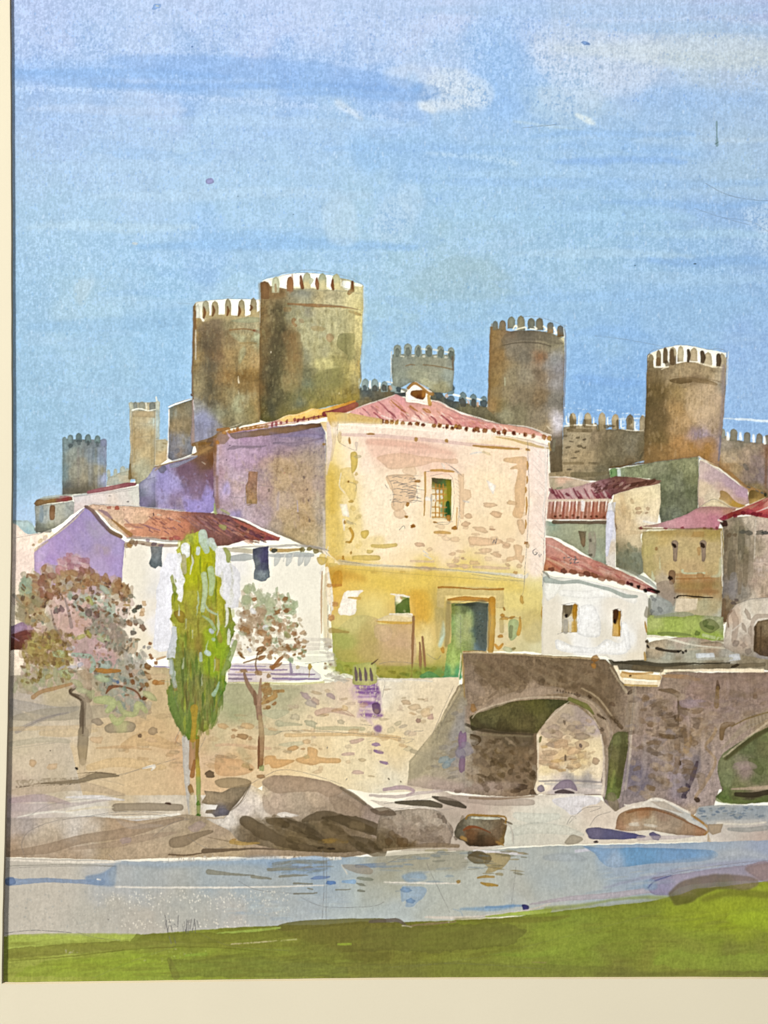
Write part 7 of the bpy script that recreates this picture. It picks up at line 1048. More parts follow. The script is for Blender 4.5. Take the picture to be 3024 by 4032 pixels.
# ---------------------------------------------------------------- bridge
DS = .78
TINT = (1.05, .995, .89)
V(1700, 2150, 1.2530)
BR = part('painted_bridge', 'brown grey stone bridge with two arches over the river')
W('155 520 400 530 700 545 860 560 900 600 930 660 960 690 1110 690 1130 640 1180 620 1400 625 1760 620 1760 1200 1659 1180 1420 1200 1390 1290 1320 1300 1290 1330 1200 1280 1110 1245 1000 1300 900 1310 860 1290 840 1230 520 1225 400 1240 250 1230 0 1200 0 1000 0 950 60 830 130 690 155 680', [
 (200, 560, '8a7864'), (350, 600, '7f6b57'), (550, 600, '84725c'), (700, 580, '7c6a52'), (400, 680, '86745f'), (650, 700, '6c5a40'), (800, 620, '82705c'), (860, 700, '74624c'), (230, 700, '8c7c70'), (200, 800, 'a08c80'), (350, 750, 'a89484'), (550, 710, 'a8968a'), (700, 740, '9c8874'), (820, 800, '94846c'), (900, 840, '8c7c70'), (870, 920, '988678'),
 (950, 740, '8c7c74'), (1000, 760, 'a0908c'), (970, 850, '8a7a74'), (1080, 730, '9c8a84'), (1180, 680, '94847c'), (1120, 850, '8c7a6c'), (1050, 900, 'a08c88'), (1020, 950, '98888c'), (1060, 1020, '8c8088'), (1180, 960, '9c8a78'), (1000, 1120, '7a748c'), (1040, 1160, '70688a'), (1130, 1150, '988a8c'), (1250, 1100, '8c849c'), (1220, 1180, '80789c'), (1300, 1050, '948a90'), (1380, 1050, 'a8989c'), (1330, 1200, 'a89ca8'), (1000, 1250, '9c94a0'), (1100, 1220, 'a49890'), (1200, 1250, 'a89484'), (1280, 1280, 'c0b0a4'),
 (1250, 800, '9a8694'), (1350, 740, '9c8488'), (1450, 700, '94807c'), (1600, 660, '8c7868'), (1620, 720, '94808c'), (1500, 780, '948490'), (1350, 830, '98887c'), (1300, 900, 'a4907c'), (1400, 960, 'a49490'), (1500, 860, 'a09090'), (1600, 800, '8c7e6c'), (1640, 850, 'a09078'),
 (300, 880, '6c6250'), (400, 960, '6c5c42'), (250, 1000, '7c6a54'), (470, 980, '74624c'), (350, 1050, '85745c'), (250, 1080, '948470'), (400, 1120, '8a7668'), (480, 1100, '84705c'), (200, 1120, '9c8c80'), (300, 1190, '9c8c84'), (450, 1190, '8c7868'), (150, 1000, '94929c'), (100, 900, '9cA09c'), (60, 1000, 'a4a294'), (80, 1100, 'a8a498'), (30, 1050, 'b0a898'), (150, 1150, 'ac9ca4'), (50, 1180, 'b0a4b0'), (20, 1000, 'b4ac98')], g=.13, e=.1)
off()
# parapet
SS('155 525 350 530 600 545 800 555', (8, 8, 10, 10), 'd8c49c', .8); SS('150 540 155 620 158 720 165 760', (10, 12, 12, 8), 'b49450', .7); SS('160 520 230 518 270 522', 6, 'b08438', .7); SS('145 530 140 600 130 680', 5, 'f0e6d4', .9)
R('200 560 820 580 880 700 700 700 500 680 250 700', 120, 50, 26, 30, '74604a 8c7c64 6c5a42 92826c a08c74 5c4c3a', .5, e=.12); R('200 560 820 580 880 700 700 700 500 680 250 700', 250, 8, 7, 0, '5c4a34 a08c70', .3, e=0)
O('230 560 450 590 700 580 850 600 900 700 900 740 800 700 600 660 400 680 260 700', '6f5d48', .35, soft=4); O('640 700 740 680 850 740 900 820 930 880 880 860 800 760 700 720', '5c4a34', .5, soft=2)
W('895 590 930 660 960 690 1120 695 1135 650 1150 625 1200 618 1400 618 1640 625 1640 605 1400 605 1130 610 1120 640 1110 670 950 660 930 620 915 590', 'efe8d8', .95, e=.08); SS('945 635 1000 640 1120 650', (30, 30, 26), 'dcb878', .85, e=.15); SS('940 620 985 630 1090 625', (10, 12, 10), 'c89448', .7); D('980 640', 20, 14, 0, '6c4c24', .8); SS('1000 600 1130 610', 30, '6c6048', .7); SS('1140 640 1240 645 1320 660', (14, 22, 14), 'b48c64', .7); SS('950 685 1110 690', 9, 'c8a858', .8); D('800 590 808 555', 34, 24, -30, 'a8702c c8862c', .8)
SS('880 600 920 660 960 720', (6, 10, 14), 'c8c0a8', .6); O('1330 640 1500 630 1660 640 1660 740 1500 740 1360 760 1300 720', '8f7c78', .35, soft=3); SS('1410 665 1412 700', (10, 24), '5c4838', .85); SS('1410 700 1405 790', (18, 24), '8c7040', .7); SS('1592 705 1595 745', (8, 22), '7c6450', .8); D('985 718', 34, 18, -35, '4f4038', .9); SS('1120 710 1180 715 1215 735', (8, 26, 30), '746048', .75); SS('1215 740 1218 820 1215 880', (8, 10, 8), '5c4c38', .7); D('1205 860 1200 845 1232 940 1225 1070', 22, 14, 90, '4a3a2c 6c5640', .85)
# first arch intrados and reveal
AR = part('arch', 'dark olive vault of the first arch', BR)
O('195 840 260 810 340 780 460 760 580 755 680 765 650 790 600 820 560 870 530 905 515 925 440 920 350 915 260 900 200 910 190 870', [(220, 860, '5c5c38'), (300, 840, '64633c'), (400, 810, '5f5c34'), (520, 790, '646430'), (620, 775, '4f5430'), (480, 860, '5c5632'), (350, 890, '4c4628'), (550, 860, '6c6a3c'), (240, 900, '504c34')], g=.14, e=.15)
off()
SS('200 850 260 900 380 915 500 915', (30, 30, 20, 10), '484028', .6, soft=1); SS('170 880 230 905 330 920 500 930', (14, 16, 10, 8), '3f3828', .7); O('200 920 330 920 500 930 520 1000 515 1200 400 1220 200 1080', '6c5a42', .4, soft=3, e=0); O('190 930 240 940 240 970 200 985', '4f3f28', .8); W('350 940 500 930 500 990 370 990', '5c5444', .5, soft=1); SS('240 930 360 935 490 940', 8, '8c8468', .5)
SS('515 930 515 1050 510 1200', (22, 22, 20), '84705c', .6); SS('505 1090 515 1190', 22, '9c948c', .6)
D('330 1020 350 1080 440 1080 270 1040 395 1085 310 1060 470 1040 400 1020 340 1130 250 1170 345 1090', 50, 26, 40, '6c5434 5c4a30 74603c 846c50', .7); R('200 950 510 950 510 1200 230 1200', 100, 36, 20, 20, '74624a 8c7860 64543c 9c8a74 7c6c5c 54442e', .6, ja=50, e=.2); D('420 1205 445 1190 510 1215 330 1190 130 1205 410 1210', 60, 30, 0, '4c3c30 5c4c40 6c5844', .75)
SS('180 1190 300 1185 420 1180', (30, 50, 30), 'a898a0', .4, soft=2); R('20 1000 200 950 200 1200 20 1200', 50, 60, 34, 30, 'a8a49c a09ca0 b4acac 948c88', .4, ja=40, e=.08)
# voussoirs
SS('240 810 330 770 430 735 560 712 640 715', (20, 44, 44, 40, 30), 'a8978c', .6, e=.15); SS('680 740 760 770 820 820 860 880 880 960', (20, 44, 50, 50, 36), 'a6958a', .5, e=.12)
SS('200 850 240 810 350 775 460 750 600 745 680 750', (5, 6, 7, 7, 7, 6), 'cfc4b4', .7); SS('690 735 780 770 850 850 880 950', (5, 4, 4, 4), 'd0c4b0', .6); SS('740 700 820 750 890 840 935 890', (6, 8, 8, 5), 'd8c8a8', .5)
D('240 765 300 735 360 715 440 705 520 690 235 770 290 770', 46, 24, -30, '8c7a6c 7c6a58 a49080', .55); D('720 735 780 745 890 780 910 865 930 890 850 850 895 850 830 840', 36, 16, 40, '4f3c28 6c5440 5c4830', .7)
for i in range(9): x = 620+i*14; D(f'{x} {712+i*3}', 14, 8, 80, '6c5a4c', .8)
SS('835 900 850 950 850 990', (14, 26, 18), '8c7a6c', .7); D('840 905 855 990 850 930', 20, 16, 30, '6c5c50 ac9c90', .8); D('885 920', 18, 16, 0, 'c8b8b0', .8); SS('200 690 240 720 260 740', (60, 50, 8), '94847c', .5, e=.15); D('205 800', 30, 44, 0, 'a8783c', .75, jl=0); D('120 760 165 770', 40, 24, 90, 'a88444 a4a494', .7)
# view through the arch
TH = part('arch_view', 'pale stony wall and shallow water seen through the first arch', BR)
W('520 925 560 870 610 810 660 775 720 790 770 830 810 870 835 930 845 1000 845 1100 835 1160 850 1225 700 1225 520 1225 505 1200 520 1150', [(570, 900, 'b8a89c'), (660, 820, 'b4a89c'), (720, 830, 'a89ca0'), (650, 880, 'b8a898'), (720, 900, 'a49894'), (790, 900, 'b4a8b8'), (560, 960, 'e0d0b8'), (620, 950, 'dcc8b0'), (720, 960, 'dcd0b0'), (800, 1000, 'e6dcc0'), (560, 1060, 'd0b49c'), (640, 1040, 'ddc49c'), (720, 1060, 'dccaa0'), (560, 1120, 'e8dcb8'), (700, 1130, 'ece2c4'), (800, 1120, 'e8e0d0'), (560, 1160, 'ece8e0'), (680, 1160, 'a8a8b4'), (760, 1165, 'a4a4b0'), (600, 1200, 'c8c4d8'), (760, 1200, 'c4c0d0'), (830, 1190, 'e0dce4'), (660, 1190, 'b8b0c4')], g=.07, e=.12)
off()
D('600 900 580 930 700 900 620 930 720 920 740 940 600 975 630 975', 70, 36, 0, 'b09888 a89488 b8a494 9c8c84 ac9c98', .75, jl=.15); D('730 890 700 860 660 840 760 900 790 905 640 860 750 860', 50, 30, 0, 'a89ca8 9c90a0 b4a8a8 a89c94', .7); D('580 1020 560 1070 660 1050 640 975 700 1010 600 1080 740 1030 740 980 700 1080', 60, 36, 0, 'c8a48c d0b090 d4b890 c0a890 ccb48c', .75); D('810 1060', 40, 36, 0, 'b09480', .8, jl=0); D('600 915 660 1045 735 985 655 870', 24, 14, 80, '6c5c64 7c6c60', .8); D('555 990 640 1105 600 1095 680 1095 700 1050 620 1060', 50, 14, 0, 'c09870 b89068 dcb878', .7)
R('540 900 800 850 830 1120 540 1120', 60, 34, 16, 0, 'e8dcc4 c4a88c b8a894 d0bca0', .5, ja=25); SS('530 1160 700 1158 835 1165', (8, 12, 8), '8c8ca4', .6); SS('560 1172 700 1180 840 1190', (12, 14, 24), 'b8bccc', .6); SS('530 960 540 940', (20, 8), '6c7440', .8); SS('600 1200 640 1180 680 1175 715 1205', (8, 40, 44, 8), '8478a0', .85, e=.2); SS('610 1215 650 1210 700 1218', (10, 22, 10), '504450', .85); D('540 1195', 34, 44, 0, '7c74a0', .8); SS('500 1240 560 1245 620 1240', (10, 14, 8), 'd09c58', .8)
W('518 930 522 1100 518 1160 525 1160 530 1000 530 925', 'efe8dc', .8, w=1); SS('835 930 850 1050 845 1230', (6, 10, 20), 'ece6e4', .7); SS('560 870 640 800 690 765 760 800 830 900', 4, 'e4dcd0', .7)
RV = part('arch', 'green mossy reveal on the right side of the first arch', BR)
W('895 930 920 915 970 915 968 1000 950 1100 935 1200 925 1245 895 1262 855 1250 865 1180 870 1090 870 1000', [(920, 950, '70784a'), (940, 1000, '5c6038'), (900, 1020, '6c6c44'), (890, 1100, '747844'), (930, 1100, '5c5c38'), (900, 1180, '687c3c'), (890, 1240, '6c8848'), (920, 1220, '64703c')], g=.13, e=.2)
off(); SS('945 920 940 1030 920 1180', (20, 26, 30), '4c4c2c', .5, soft=1); SS('900 1110 885 1190', 14, '8c9c4c', .6); SS('885 1240 905 1285 920 1300', (50, 50, 16), '847c68', .7); SS('680 755 760 790 800 830', (20, 26, 6), '747c38', .85, e=.2); SS('860 1000 862 1100 858 1180', (20, 18, 10), 'a4988c', .6); SS('985 880 975 1050 955 1200', (12, 14, 10), 'd0c8c4', .65)
# pier
O('980 710 1010 700 1000 800 980 900 950 900 960 800', '948878', .4); SS('1000 700 1000 800 985 900', (20, 26, 20), 'b0a49c', .5); O('980 1060 1030 1080 1080 1140 1080 1200 1040 1230 980 1200 960 1140', '68688c', .5, soft=4); O('1100 940 1160 1040 1100 1060 1060 1000', 'a098a0', .5, e=.15); SS('1290 1040 1310 1060 1260 1160 1230 1230', (10, 50, 50, 30), '68647c', .55, soft=2); SS('1310 1065 1290 1130 1270 1190', (12, 26, 10), '54485c', .8); D('1265 1190 1250 1215 1235 1200 1245 1235', 36, 24, 80, '3c3440 504660', .85); D('1308 1250', 26, 22, 60, '4a382c', .9); D('1440 1210 1490 1170', 36, 18, 110, '4a382c', .85)
SS('1240 910 1265 950 1255 1010', (30, 40, 30), 'a8844c', .6); SS('1290 960 1340 900 1400 900 1380 950 1350 990 1400 1060 1360 1150 1300 1240', (8, 16, 14, 18, 14, 14, 18, 16), 'b09060', .45, e=.15); SS('1430 950 1440 890 1490 875', (20, 34, 16), '7c6444', .85); SS('1210 940 1212 1060 1200 1110', (30, 26, 34), '846c54', .55); O('1310 1120 1350 1130 1345 1190 1320 1200', '94847c', .7, e=.2)
R('980 720 1400 740 1380 900 1300 1000 1300 1200 1000 1240 980 900', 150, 50, 26, 10, '94847c 8c7c74 b09c88 6c5c50 a8988c 8c8494 7c6448', .55, ja=30, e=.18); R('1050 760 1250 760 1250 960 1080 960', 40, 44, 18, 0, '745f4c 8a7868 6c5c50', .5); D('1080 880 1150 940 1180 940 1100 970', 60, 26, 10, '7c6444 846c54', .6); O('1230 760 1340 760 1360 790 1280 800 1230 790', '9888a4', .6)
SS('1590 950 1560 960', 10, 'a89c8c', .5); R('1300 780 1640 700 1640 780 1480 880 1330 940', 60, 46, 22, -10, '8c7c84 a09088 948078 887464', .4, e=.1); R('1240 640 1660 640 1660 740 1240 740', 40, 60, 26, 0, '8a7668 947c78 7c6c60 a08c84', .35, e=.08)
for x, y, h, w, c in ((1010, 760, 180, 22, 'b0a4a4'), (1050, 940, 200, 26, 'a8a0ac'), (1100, 800, 120, 18, 'b4a498'), (1160, 1020, 160, 22, 'aca0a0'), (1270, 820, 140, 20, 'b0a0a8'), (1340, 900, 200, 22, 'b8a8a8'), (1390, 980, 180, 18, 'c0b0a8'), (1020, 1120, 100, 24, '8c88a4'), (1200, 1130, 110, 26, 'a09cb4'), (1460, 660, 80, 18, 'a8949c'), (1560, 680, 80, 18, 'a08c90'), (960, 780, 120, 14, 'a89c98')):
    SS([x, y, x+rng.randint(-6, 7), y+h*.5, x-4, y+h], (w*.5, w, w*.4), c, .45, soft=1, e=.1, w=5)
# second arch
DS = .68
A2 = part('arch', 'green vault of the second arch cut off at the right edge', BR)
W('1760 870 1659 895 1580 930 1500 980 1440 1020 1415 1060 1410 1110 1425 1180 1440 1200 1400 1240 1440 1265 1520 1275 1640 1265 1760 1262', [(1640, 930, '6c7c48'), (1550, 1000, '64744a'), (1640, 1000, '70784c'), (1450, 1080, '7c8860'), (1520, 1080, '8c8c78'), (1540, 1110, '8c7c80'), (1620, 1080, '6c7c4c'), (1450, 1160, '74845c'), (1600, 1160, '68784c'), (1500, 1190, '7c8458'), (1600, 1195, 'a89888'), (1500, 1230, '64703c'), (1600, 1230, '4c4434'), (1450, 1245, '60803c'), (1620, 1255, '5c7438')], g=.12, e=.15)
off(); SS('1450 1050 1500 1010 1580 950 1659 905', (16, 24, 22, 20), '54542c', .8, soft=1); SS('1480 1198 1600 1195 1660 1190', (8, 16, 22), 'b4a090', .9); SS('1500 1225 1580 1228 1660 1215', (20, 26, 24), '403828', .85); SS('1410 1250 1480 1262 1600 1260', (20, 24, 16), '6c8840', .7); O('1560 1050 1600 1050 1640 1100 1620 1130 1580 1100', '5c6c3c', .6, e=.2); D('1520 1090 1550 1080', 80, 34, 0, 'a08c98', .6); SS('1440 1040 1540 960 1659 870 1700 850', (6, 10, 10, 10), 'd8ccb8', .6); SS('1430 1000 1540 900 1659 830', (8, 34, 40), 'a89c8c', .6, e=.15); SS('1480 890 1560 850 1659 820', (6, 8, 8), '8c7434', .6)
for i in range(6): SS([1560+i*18, 900-i*10, 1556+i*18, 870-i*10], 10, '94846c', .5)
ink('1560 890 1659 850'); ink('160 540 240 530 700 548 860 560'); ink('600 720 760 745 860 840 890 960 870 1100 860 1250'); ink('880 930 870 1100 850 1240 900 1330'); ink('975 900 960 1150 930 1290'); ink('1000 700 985 900 960 1100'); ink('1130 620 1140 700 1210 740')
DS = .84
# slope at the left of the bridge
W('158 690 165 1200 0 1200 -120 1180 -110 1060 -60 1000 20 900 90 760 140 680', [(140, 720, 'a49c84'), (60, 860, 'a8a28c'), (140, 900, '94929c'), (0, 960, 'aca690'), (-60, 1080, 'a8a490'), (60, 1050, '9a988c'), (140, 1050, '9890a4'), (60, 1160, 'a89c98')], .85, e=.16, g=.1); SS('150 760 130 900 90 1000', (30, 70, 60), '9c9ca0', .55, soft=2); O('0 1010 40 1000 60 1040 150 1060 170 1160 60 1170 0 1150', 'aaa69a', .5, soft=2); SS('150 720 90 850 20 980 -80 1130', (10, 50, 60, 40), '8f8c80', .35, soft=2, e=.08); SS('155 800 130 950 100 1100', (20, 70, 60), '8c90a0', .4, soft=3, e=.05); SS('140 700 70 820 -20 960 -100 1070', (4, 5, 5, 4), 'd8d0b8', .7)
R('60 880 150 780 150 1150 -60 1150', 34, 44, 16, -6, '8c8474 9c9484 84848c a89c88', .5, ja=14, e=.15); W('-120 1160 -30 1130 60 1150 160 1170 160 1215 0 1205 -130 1200', 'b4a4ac', .5, soft=2, e=.05)
D('150 960', 90, 40, 95, '80609c', .9, jl=0); D('150 1078', 80, 30, 90, '7c6090', .9, jl=0); D('90 1060 70 1080 60 1055', 60, 30, -20, '90a8c4 84a0bc', .8); D('175 1000 140 1020', 70, 40, 60, '7c7ca4 8c8cac', .6); ink('110 690 50 820 0 940'); ink('155 700 60 860 20 960'); SS('-100 1010 0 1040', 20, 'a8a494', .6)
D('-30 820', 60, 40, 0, 'dcc4a0', .6)
# ---------------------------------------------------------------- river bed, boulders
TINT = (1.02, .99, .93)
V(0, 2950, 1.0972)
BK = part('painted_river_bank', 'sandy brown bank and flat stones along the river')
W('-50 290 100 300 400 290 600 310 810 280 860 290 1000 300 1060 310 1170 290 1200 270 1320 300 1500 290 1700 260 1700 420 1659 440 1500 470 1250 480 1000 465 700 470 500 480 200 470 -50 465', [(100, 330, 'b0a8ac'), (60, 420, 'a48c74'), (200, 370, 'c0b4a4'), (300, 340, 'ccc8c8'), (250, 420, 'ac947c'), (450, 400, 'b09c80'), (550, 350, 'b89e84'), (700, 350, 'b4a490'), (800, 350, 'a4947c'), (600, 430, 'bca890'), (800, 430, 'b8a488'), (950, 350, 'b4a08c'), (1000, 420, 'b8a484'), (1150, 440, 'a4907c'), (1300, 460, 'a08c74'), (1500, 440, '94826c'), (1600, 420, '9a8878')], g=.09, e=.08)
off()
SS('40 450 200 430 350 390 550 360 700 320 790 300', (20, 44, 40, 44, 30, 14), '9a8470', .6, e=.15); SS('300 430 500 410 640 380 760 360', (8, 30, 30, 10), 'a48e7c', .5); SS('500 300 560 330 700 330', (6, 30, 10), 'a8a0a0', .3)
O('735 390 800 370 900 350 920 360 850 390 800 420 740 425', '8c7a64', .75, e=.2); SS('730 455 800 458 870 450', (8, 8, 6), '7c6650', .85); SS('900 380 1000 400 1100 405', 5, '7c6a54', .4); D('850 335 540 395', 60, 34, -20, '84848c a8949c', .6); ink('110 470 95 400 150 340 300 300 600 280 810 300'); ink('660 380 740 320 830 300'); ink('810 380 900 430 980 420'); ink('470 455 500 485'); SS('880 440 1000 435 1100 430 1290 435', (22, 12, 8, 8), '6c5a48', .8)
B1 = part('painted_boulder', 'large smooth brown boulder with a bright left flank on the bank')
V(850, 2100, 1.9235)
W('350 1880 440 1830 560 1835 700 1850 860 1880 960 1930 1060 1990 1150 2050 1230 2100 1350 2200 1400 2320 1300 2400 900 2420 500 2400 170 2330 100 2250 -80 2160 60 2160 150 2050 260 1900 350 1950', [
 (420, 1880, 'b8a08c'), (600, 1880, 'b8a088'), (800, 1900, 'bca896'), (900, 1960, 'b4a090'), (350, 1930, 'e0d0b0'), (300, 2000, 'e0d8d4'), (220, 2080, 'd8d0d0'), (120, 2150, 'dcd8d8'), (330, 2080, 'd4ccc8'), (450, 2000, 'c0ac9c'), (600, 2020, 'b8a896'), (750, 1980, 'c4b09a'), (500, 2120, 'b8a898'), (650, 2100, 'b4a494'), (800, 2080, 'a49280'), (950, 2050, 'a49280'), (1050, 2080, '9c8878'), (1150, 2130, '9a8880'), (1000, 2150, '9c8a78'), (1200, 2200, 'a4948c'), (200, 2200, '7c6c54'), (300, 2180, '8c7c64'), (500, 2180, '6c5e46'), (700, 2190, '5c5038'), (850, 2160, '544830'), (1000, 2200, '6c5c44'), (1150, 2260, '8c7a68'), (300, 2260, '6c5c44'), (600, 2300, '7c6a48'), (900, 2330, '64543a')], g=.1, e=.12)
off()
O('350 1880 450 1830 700 1850 900 1900 960 1960 860 2000 760 1960 600 1960 480 1970 400 1940', 'a8907a', .6, e=.18); O('860 1990 960 2000 1060 2060 1100 2150 950 2140 880 2060', '9c8874', .55, e=.15); SS('950 1930 1050 1990 1130 2050', (24, 34, 30), '8a7a66', .8); SS('370 2000 400 2090 500 2110 620 2120', (40, 60, 30, 14), 'b4a090', .55); W('470 2120 520 2110 640 2140 560 2150 440 2160', 'dcd8d8', .9)
ink('260 1900 350 1850 500 1790 700 1820 950 1900'); ink('260 1910 160 2040 60 2160'); ink('960 1960 1200 2100 1300 2200'); SS('260 1905 180 2040 60 2140', (8, 10, 6), '7c6c58', .6)
V(0, 2950, 1.0972)
for pts, w, c in (('1060 310 1120 350 1200 390 1280 420 1380 430', (50, 60, 50, 40, 20), '5f5038'), ('1160 310 1240 320 1320 350 1400 400', (26, 44, 50, 30), '5c4e38'), ('1310 310 1370 290 1430 290 1520 320 1600 350', (14, 40, 40, 40, 30), '5f513a'), ('1400 300 1500 310 1600 340 1700 380', (20, 50, 60, 40), '54472f'), ('1500 380 1560 410 1640 440', (20, 60, 60), '5a4d34')):
    SS(pts, w, c, .68, e=.2, w=5)
SS('1000 400 1060 408 1120 405', (20, 14, 6), 'b89444', .7); SS('1380 400 1440 395 1500 400', (14, 24, 14), '947430', .7); D('1012 390', 18, 12, 0, 'c8943c', .8); D('1430 430 1385 425', 26, 12, 0, '3c3024', .85); R('1150 300 1650 330 1640 440 1250 430', 70, 60, 24, 22, '4c4028 6c5c40 7c6a4c 58492f', .5, e=.12)
B3 = part('painted_boulder', 'small dark leaning rock beside the foot of the poplar')
W('1085 145 1050 200 1000 260 985 285 930 292 915 280 885 275 890 262 930 260 940 240 900 240 870 230 890 200 880 180 960 185 990 170 1040 155', [(1040, 180, '8a7c66'), (980, 200, '94846c'), (960, 270, '74707c'), (1000, 230, '7c6e5c'), (900, 215, 'a08e74')], g=.1, e=.25); off(); D('965 268', 50, 40, 0, '64647c', .6); ink('1085 145 1060 210 1000 270')
D('905 108', 44, 32, 0, '74604a', .95, jl=0); O('930 135 980 122 1050 125 1085 140 1070 160 1000 168 950 165 930 150', 'a08c6c', .85, e=.2); SS('860 200 870 230', (10, 20), 'a89478', .5)
V(1512, 2950, 1.0972)
BK2 = part('painted_river_bank', 'pale stony shallows under and around the bridge')
W('-60 220 60 230 100 210 180 190 230 175 300 195 400 205 560 205 650 200 850 190 940 220 1000 270 1050 240 1170 215 1300 260 1340 290 1360 250 1450 240 1850 245 1850 420 1659 420 1560 410 1340 400 1100 405 900 410 700 415 560 420 400 440 75 440 62 300 10 255', [
 (80, 215, 'dcd4cc'), (180, 205, 'efe8dc'), (300, 220, 'c4b4ac'), (450, 240, 'bca8a0'), (580, 235, 'c4b4a8'), (700, 230, 'eee8e0'), (800, 230, 'e4e4ee'), (620, 280, 'e4e2da'), (560, 320, 'cfd4cc'), (700, 300, 'd0d6d2'), (800, 300, 'dcd8d0'), (600, 370, 'c4ccc8'), (750, 360, 'd4d0c4'), (900, 240, 'dcd0c4'), (900, 290, 'd8ccc4'), (860, 340, 'd8ccc0'), (820, 395, 'dcd6cc'), (650, 400, 'd8d4cc'), (1050, 395, 'd4ccc0'), (1250, 390, 'e0dcd4'), (1400, 390, 'e4e0dc'), (1450, 350, 'c8bcbc'), (1550, 370, 'c0b0ac'), (1640, 380, 'bca8a4'), (1500, 330, 'dcd8d0'), (1600, 320, 'd8d4d0'), (1400, 270, 'a4b0bc'), (1500, 270, '9ca8b4'), (1620, 270, '8ca0b8'), (1500, 295, 'a0a8b0'), (300, 250, 'a49a90')], g=.05, e=.06)
off()
O('730 215 800 205 870 200 935 210 920 235 860 250 850 270 810 285 780 260 740 240', 'dfe0f0', .9, e=.08); SS('570 285 650 300 750 290', (30, 50, 26), 'd0d8d4', .6); SS('560 360 650 340 780 350 860 370', (30, 50, 40, 10), 'cdd3ce', .6); O('780 400 810 370 840 375 860 390 830 410 790 410', 'a49c8c', .8, e=.2); ink('790 325 810 290 830 300'); ink('800 320 850 265 880 250'); ink('890 330 920 290 980 270'); ink('880 250 940 250 890 270'); ink('560 410 556 360 530 310')
SS('0 175 80 165 130 180 100 200', (14, 20, 12, 10), 'b89cb4', .75); SS('-60 200 60 205 150 190 250 180', (10, 14, 14, 10), 'c4b4b8', .7); SS('50 230 130 232 200 235 245 245', (10, 26, 30, 20), '5c5444', .9, e=.2); SS('210 205 260 220 310 235 350 250', (6, 30, 30, 14), '544c40', .9, e=.2); SS('240 210 350 215 480 225 640 230', (10, 30, 40, 26), 'ac9c94', .6); SS('370 210 480 215 560 210 650 205', (8, 10, 8, 6), '8a6a4c', .5); ink('0 235 150 220 240 205'); ink('0 250 200 265 300 255', a=.4)
for pts, w in (('1360 265 1480 270 1640 262', (20, 40, 30)), ('1340 300 1480 295 1640 290', (14, 24, 20))): SS(pts, w, '8c9cb0', .5, soft=1)
R('1360 250 1650 250 1650 300 1360 300', 40, 20, 8, 0, '6c88b0 7c94b4 a4b0b8', .6); SS('1490 345 1560 348 1650 340', (14, 20, 22), 'a0a4a8', .75); SS('1440 320 1560 325 1650 315', (10, 8, 8), 'e8e4dc', .8)
DS = .75
B4 = part('painted_boulder', 'rounded orange brown boulder at the foot of the bridge pier')
O('1000 340 1010 290 1050 265 1120 250 1200 258 1270 285 1330 320 1390 350 1385 372 1340 375 1250 368 1150 350 1060 355 1000 345', [(1040, 280, 'a88460'), (1120, 265, 'ac7c54'), (1200, 275, 'a08470'), (1150, 300, 'b8a890'), (1080, 320, 'c0a890'), (1250, 310, 'a89480'), (1300, 330, 'a8886c'), (1010, 330, 'b08464'), (1360, 355, 'b48460'), (1200, 345, 'b09c88')], g=.09, e=.2); off()
SS('1050 275 1130 258 1220 275 1330 325 1385 350', (8, 12, 8, 6, 5), 'a46434', .6); D('1080 325 1150 330', 60, 18, 5, 'e4dcd0', .85); SS('1385 370 1400 340 1330 285', (8, 10, 10), 'c89040', .7); W('1395 325 1465 322 1455 360 1420 370 1395 350', 'b0987c', .85, e=.2); SS('1340 290 1380 320', 9, 'c88c34', .7); SS('1400 370 1404 400', (8, 14), 'dcc098', .7); ink('1340 290 1400 330 1400 400')
SS('1040 240 1100 250 1160 215 1230 230 1320 275', (6, 8, 12, 10, 8), 'f0ebe4', .9); W('1150 225 1210 225 1300 280 1200 255', 'b8a898', .6)
DS = .84
O('872 348 900 338 970 345 1060 360 1130 375 1100 385 1000 390 900 388 880 370', [(900, 360, '68648c'), (980, 365, '5c5c8c'), (1080, 378, '545490')], .95, e=.2); D('1170 375', 54, 32, 25, '545088', .9, jl=0); D('915 400', 20, 8, 0, '3c2c34'); SS('1100 385 1260 380 1340 375', (20, 16, 6), 'c0b4c0', .6)
B5 = part('painted_boulder', 'round mottled brown boulder in the middle of the shallows')
O('-20 300 20 270 80 262 160 255 230 265 270 300 300 350 290 390 270 420 150 425 -20 430', [(60, 300, '9c9084'), (150, 290, 'a89c90'), (230, 300, 'b0a498'), (80, 370, '94847a'), (180, 360, 'a09084'), (260, 370, '9c8c80'), (20, 400, '6c5c40'), (90, 400, '746040'), (200, 400, '8c7a6c')], g=.13, e=.18); off()
R('0 300 240 280 280 400 20 420', 50, 44, 26, 10, '8c7c70 b0a090 7c6c5c a49488', .45, ja=50, e=.12); D('20 400 60 390 80 405 40 370', 50, 40, 40, '5c4c30 644c2c 6f5a3c', .6); D('260 305 240 290 310 385', 30, 16, 60, '7c6c60 8c7c74', .7); SS('0 435 150 425 320 420', (14, 10, 12), 'a49074', .6); SS('140 420 200 412 320 418', (10, 18, 16), '8c7860', .7); ink('20 265 150 250 240 275 300 380'); O('-60 260 0 250 40 265 50 285 -20 285', '6c5c4c', .7, e=.2)
DS = .7
B6 = part('painted_boulder', 'small dark rock with an orange rim line in the shallows')
O('305 360 320 320 360 290 430 285 500 295 530 320 520 380 515 410 440 420 370 418 340 395 315 385', [(330, 340, '6c6450'), (380, 310, '8c8874'), (370, 350, '6c5030'), (440, 330, '847860'), (480, 360, '7c6448'), (400, 390, '4c3a24'), (460, 400, '64482c'), (510, 390, 'a4803c')], g=.13, e=.2); off()
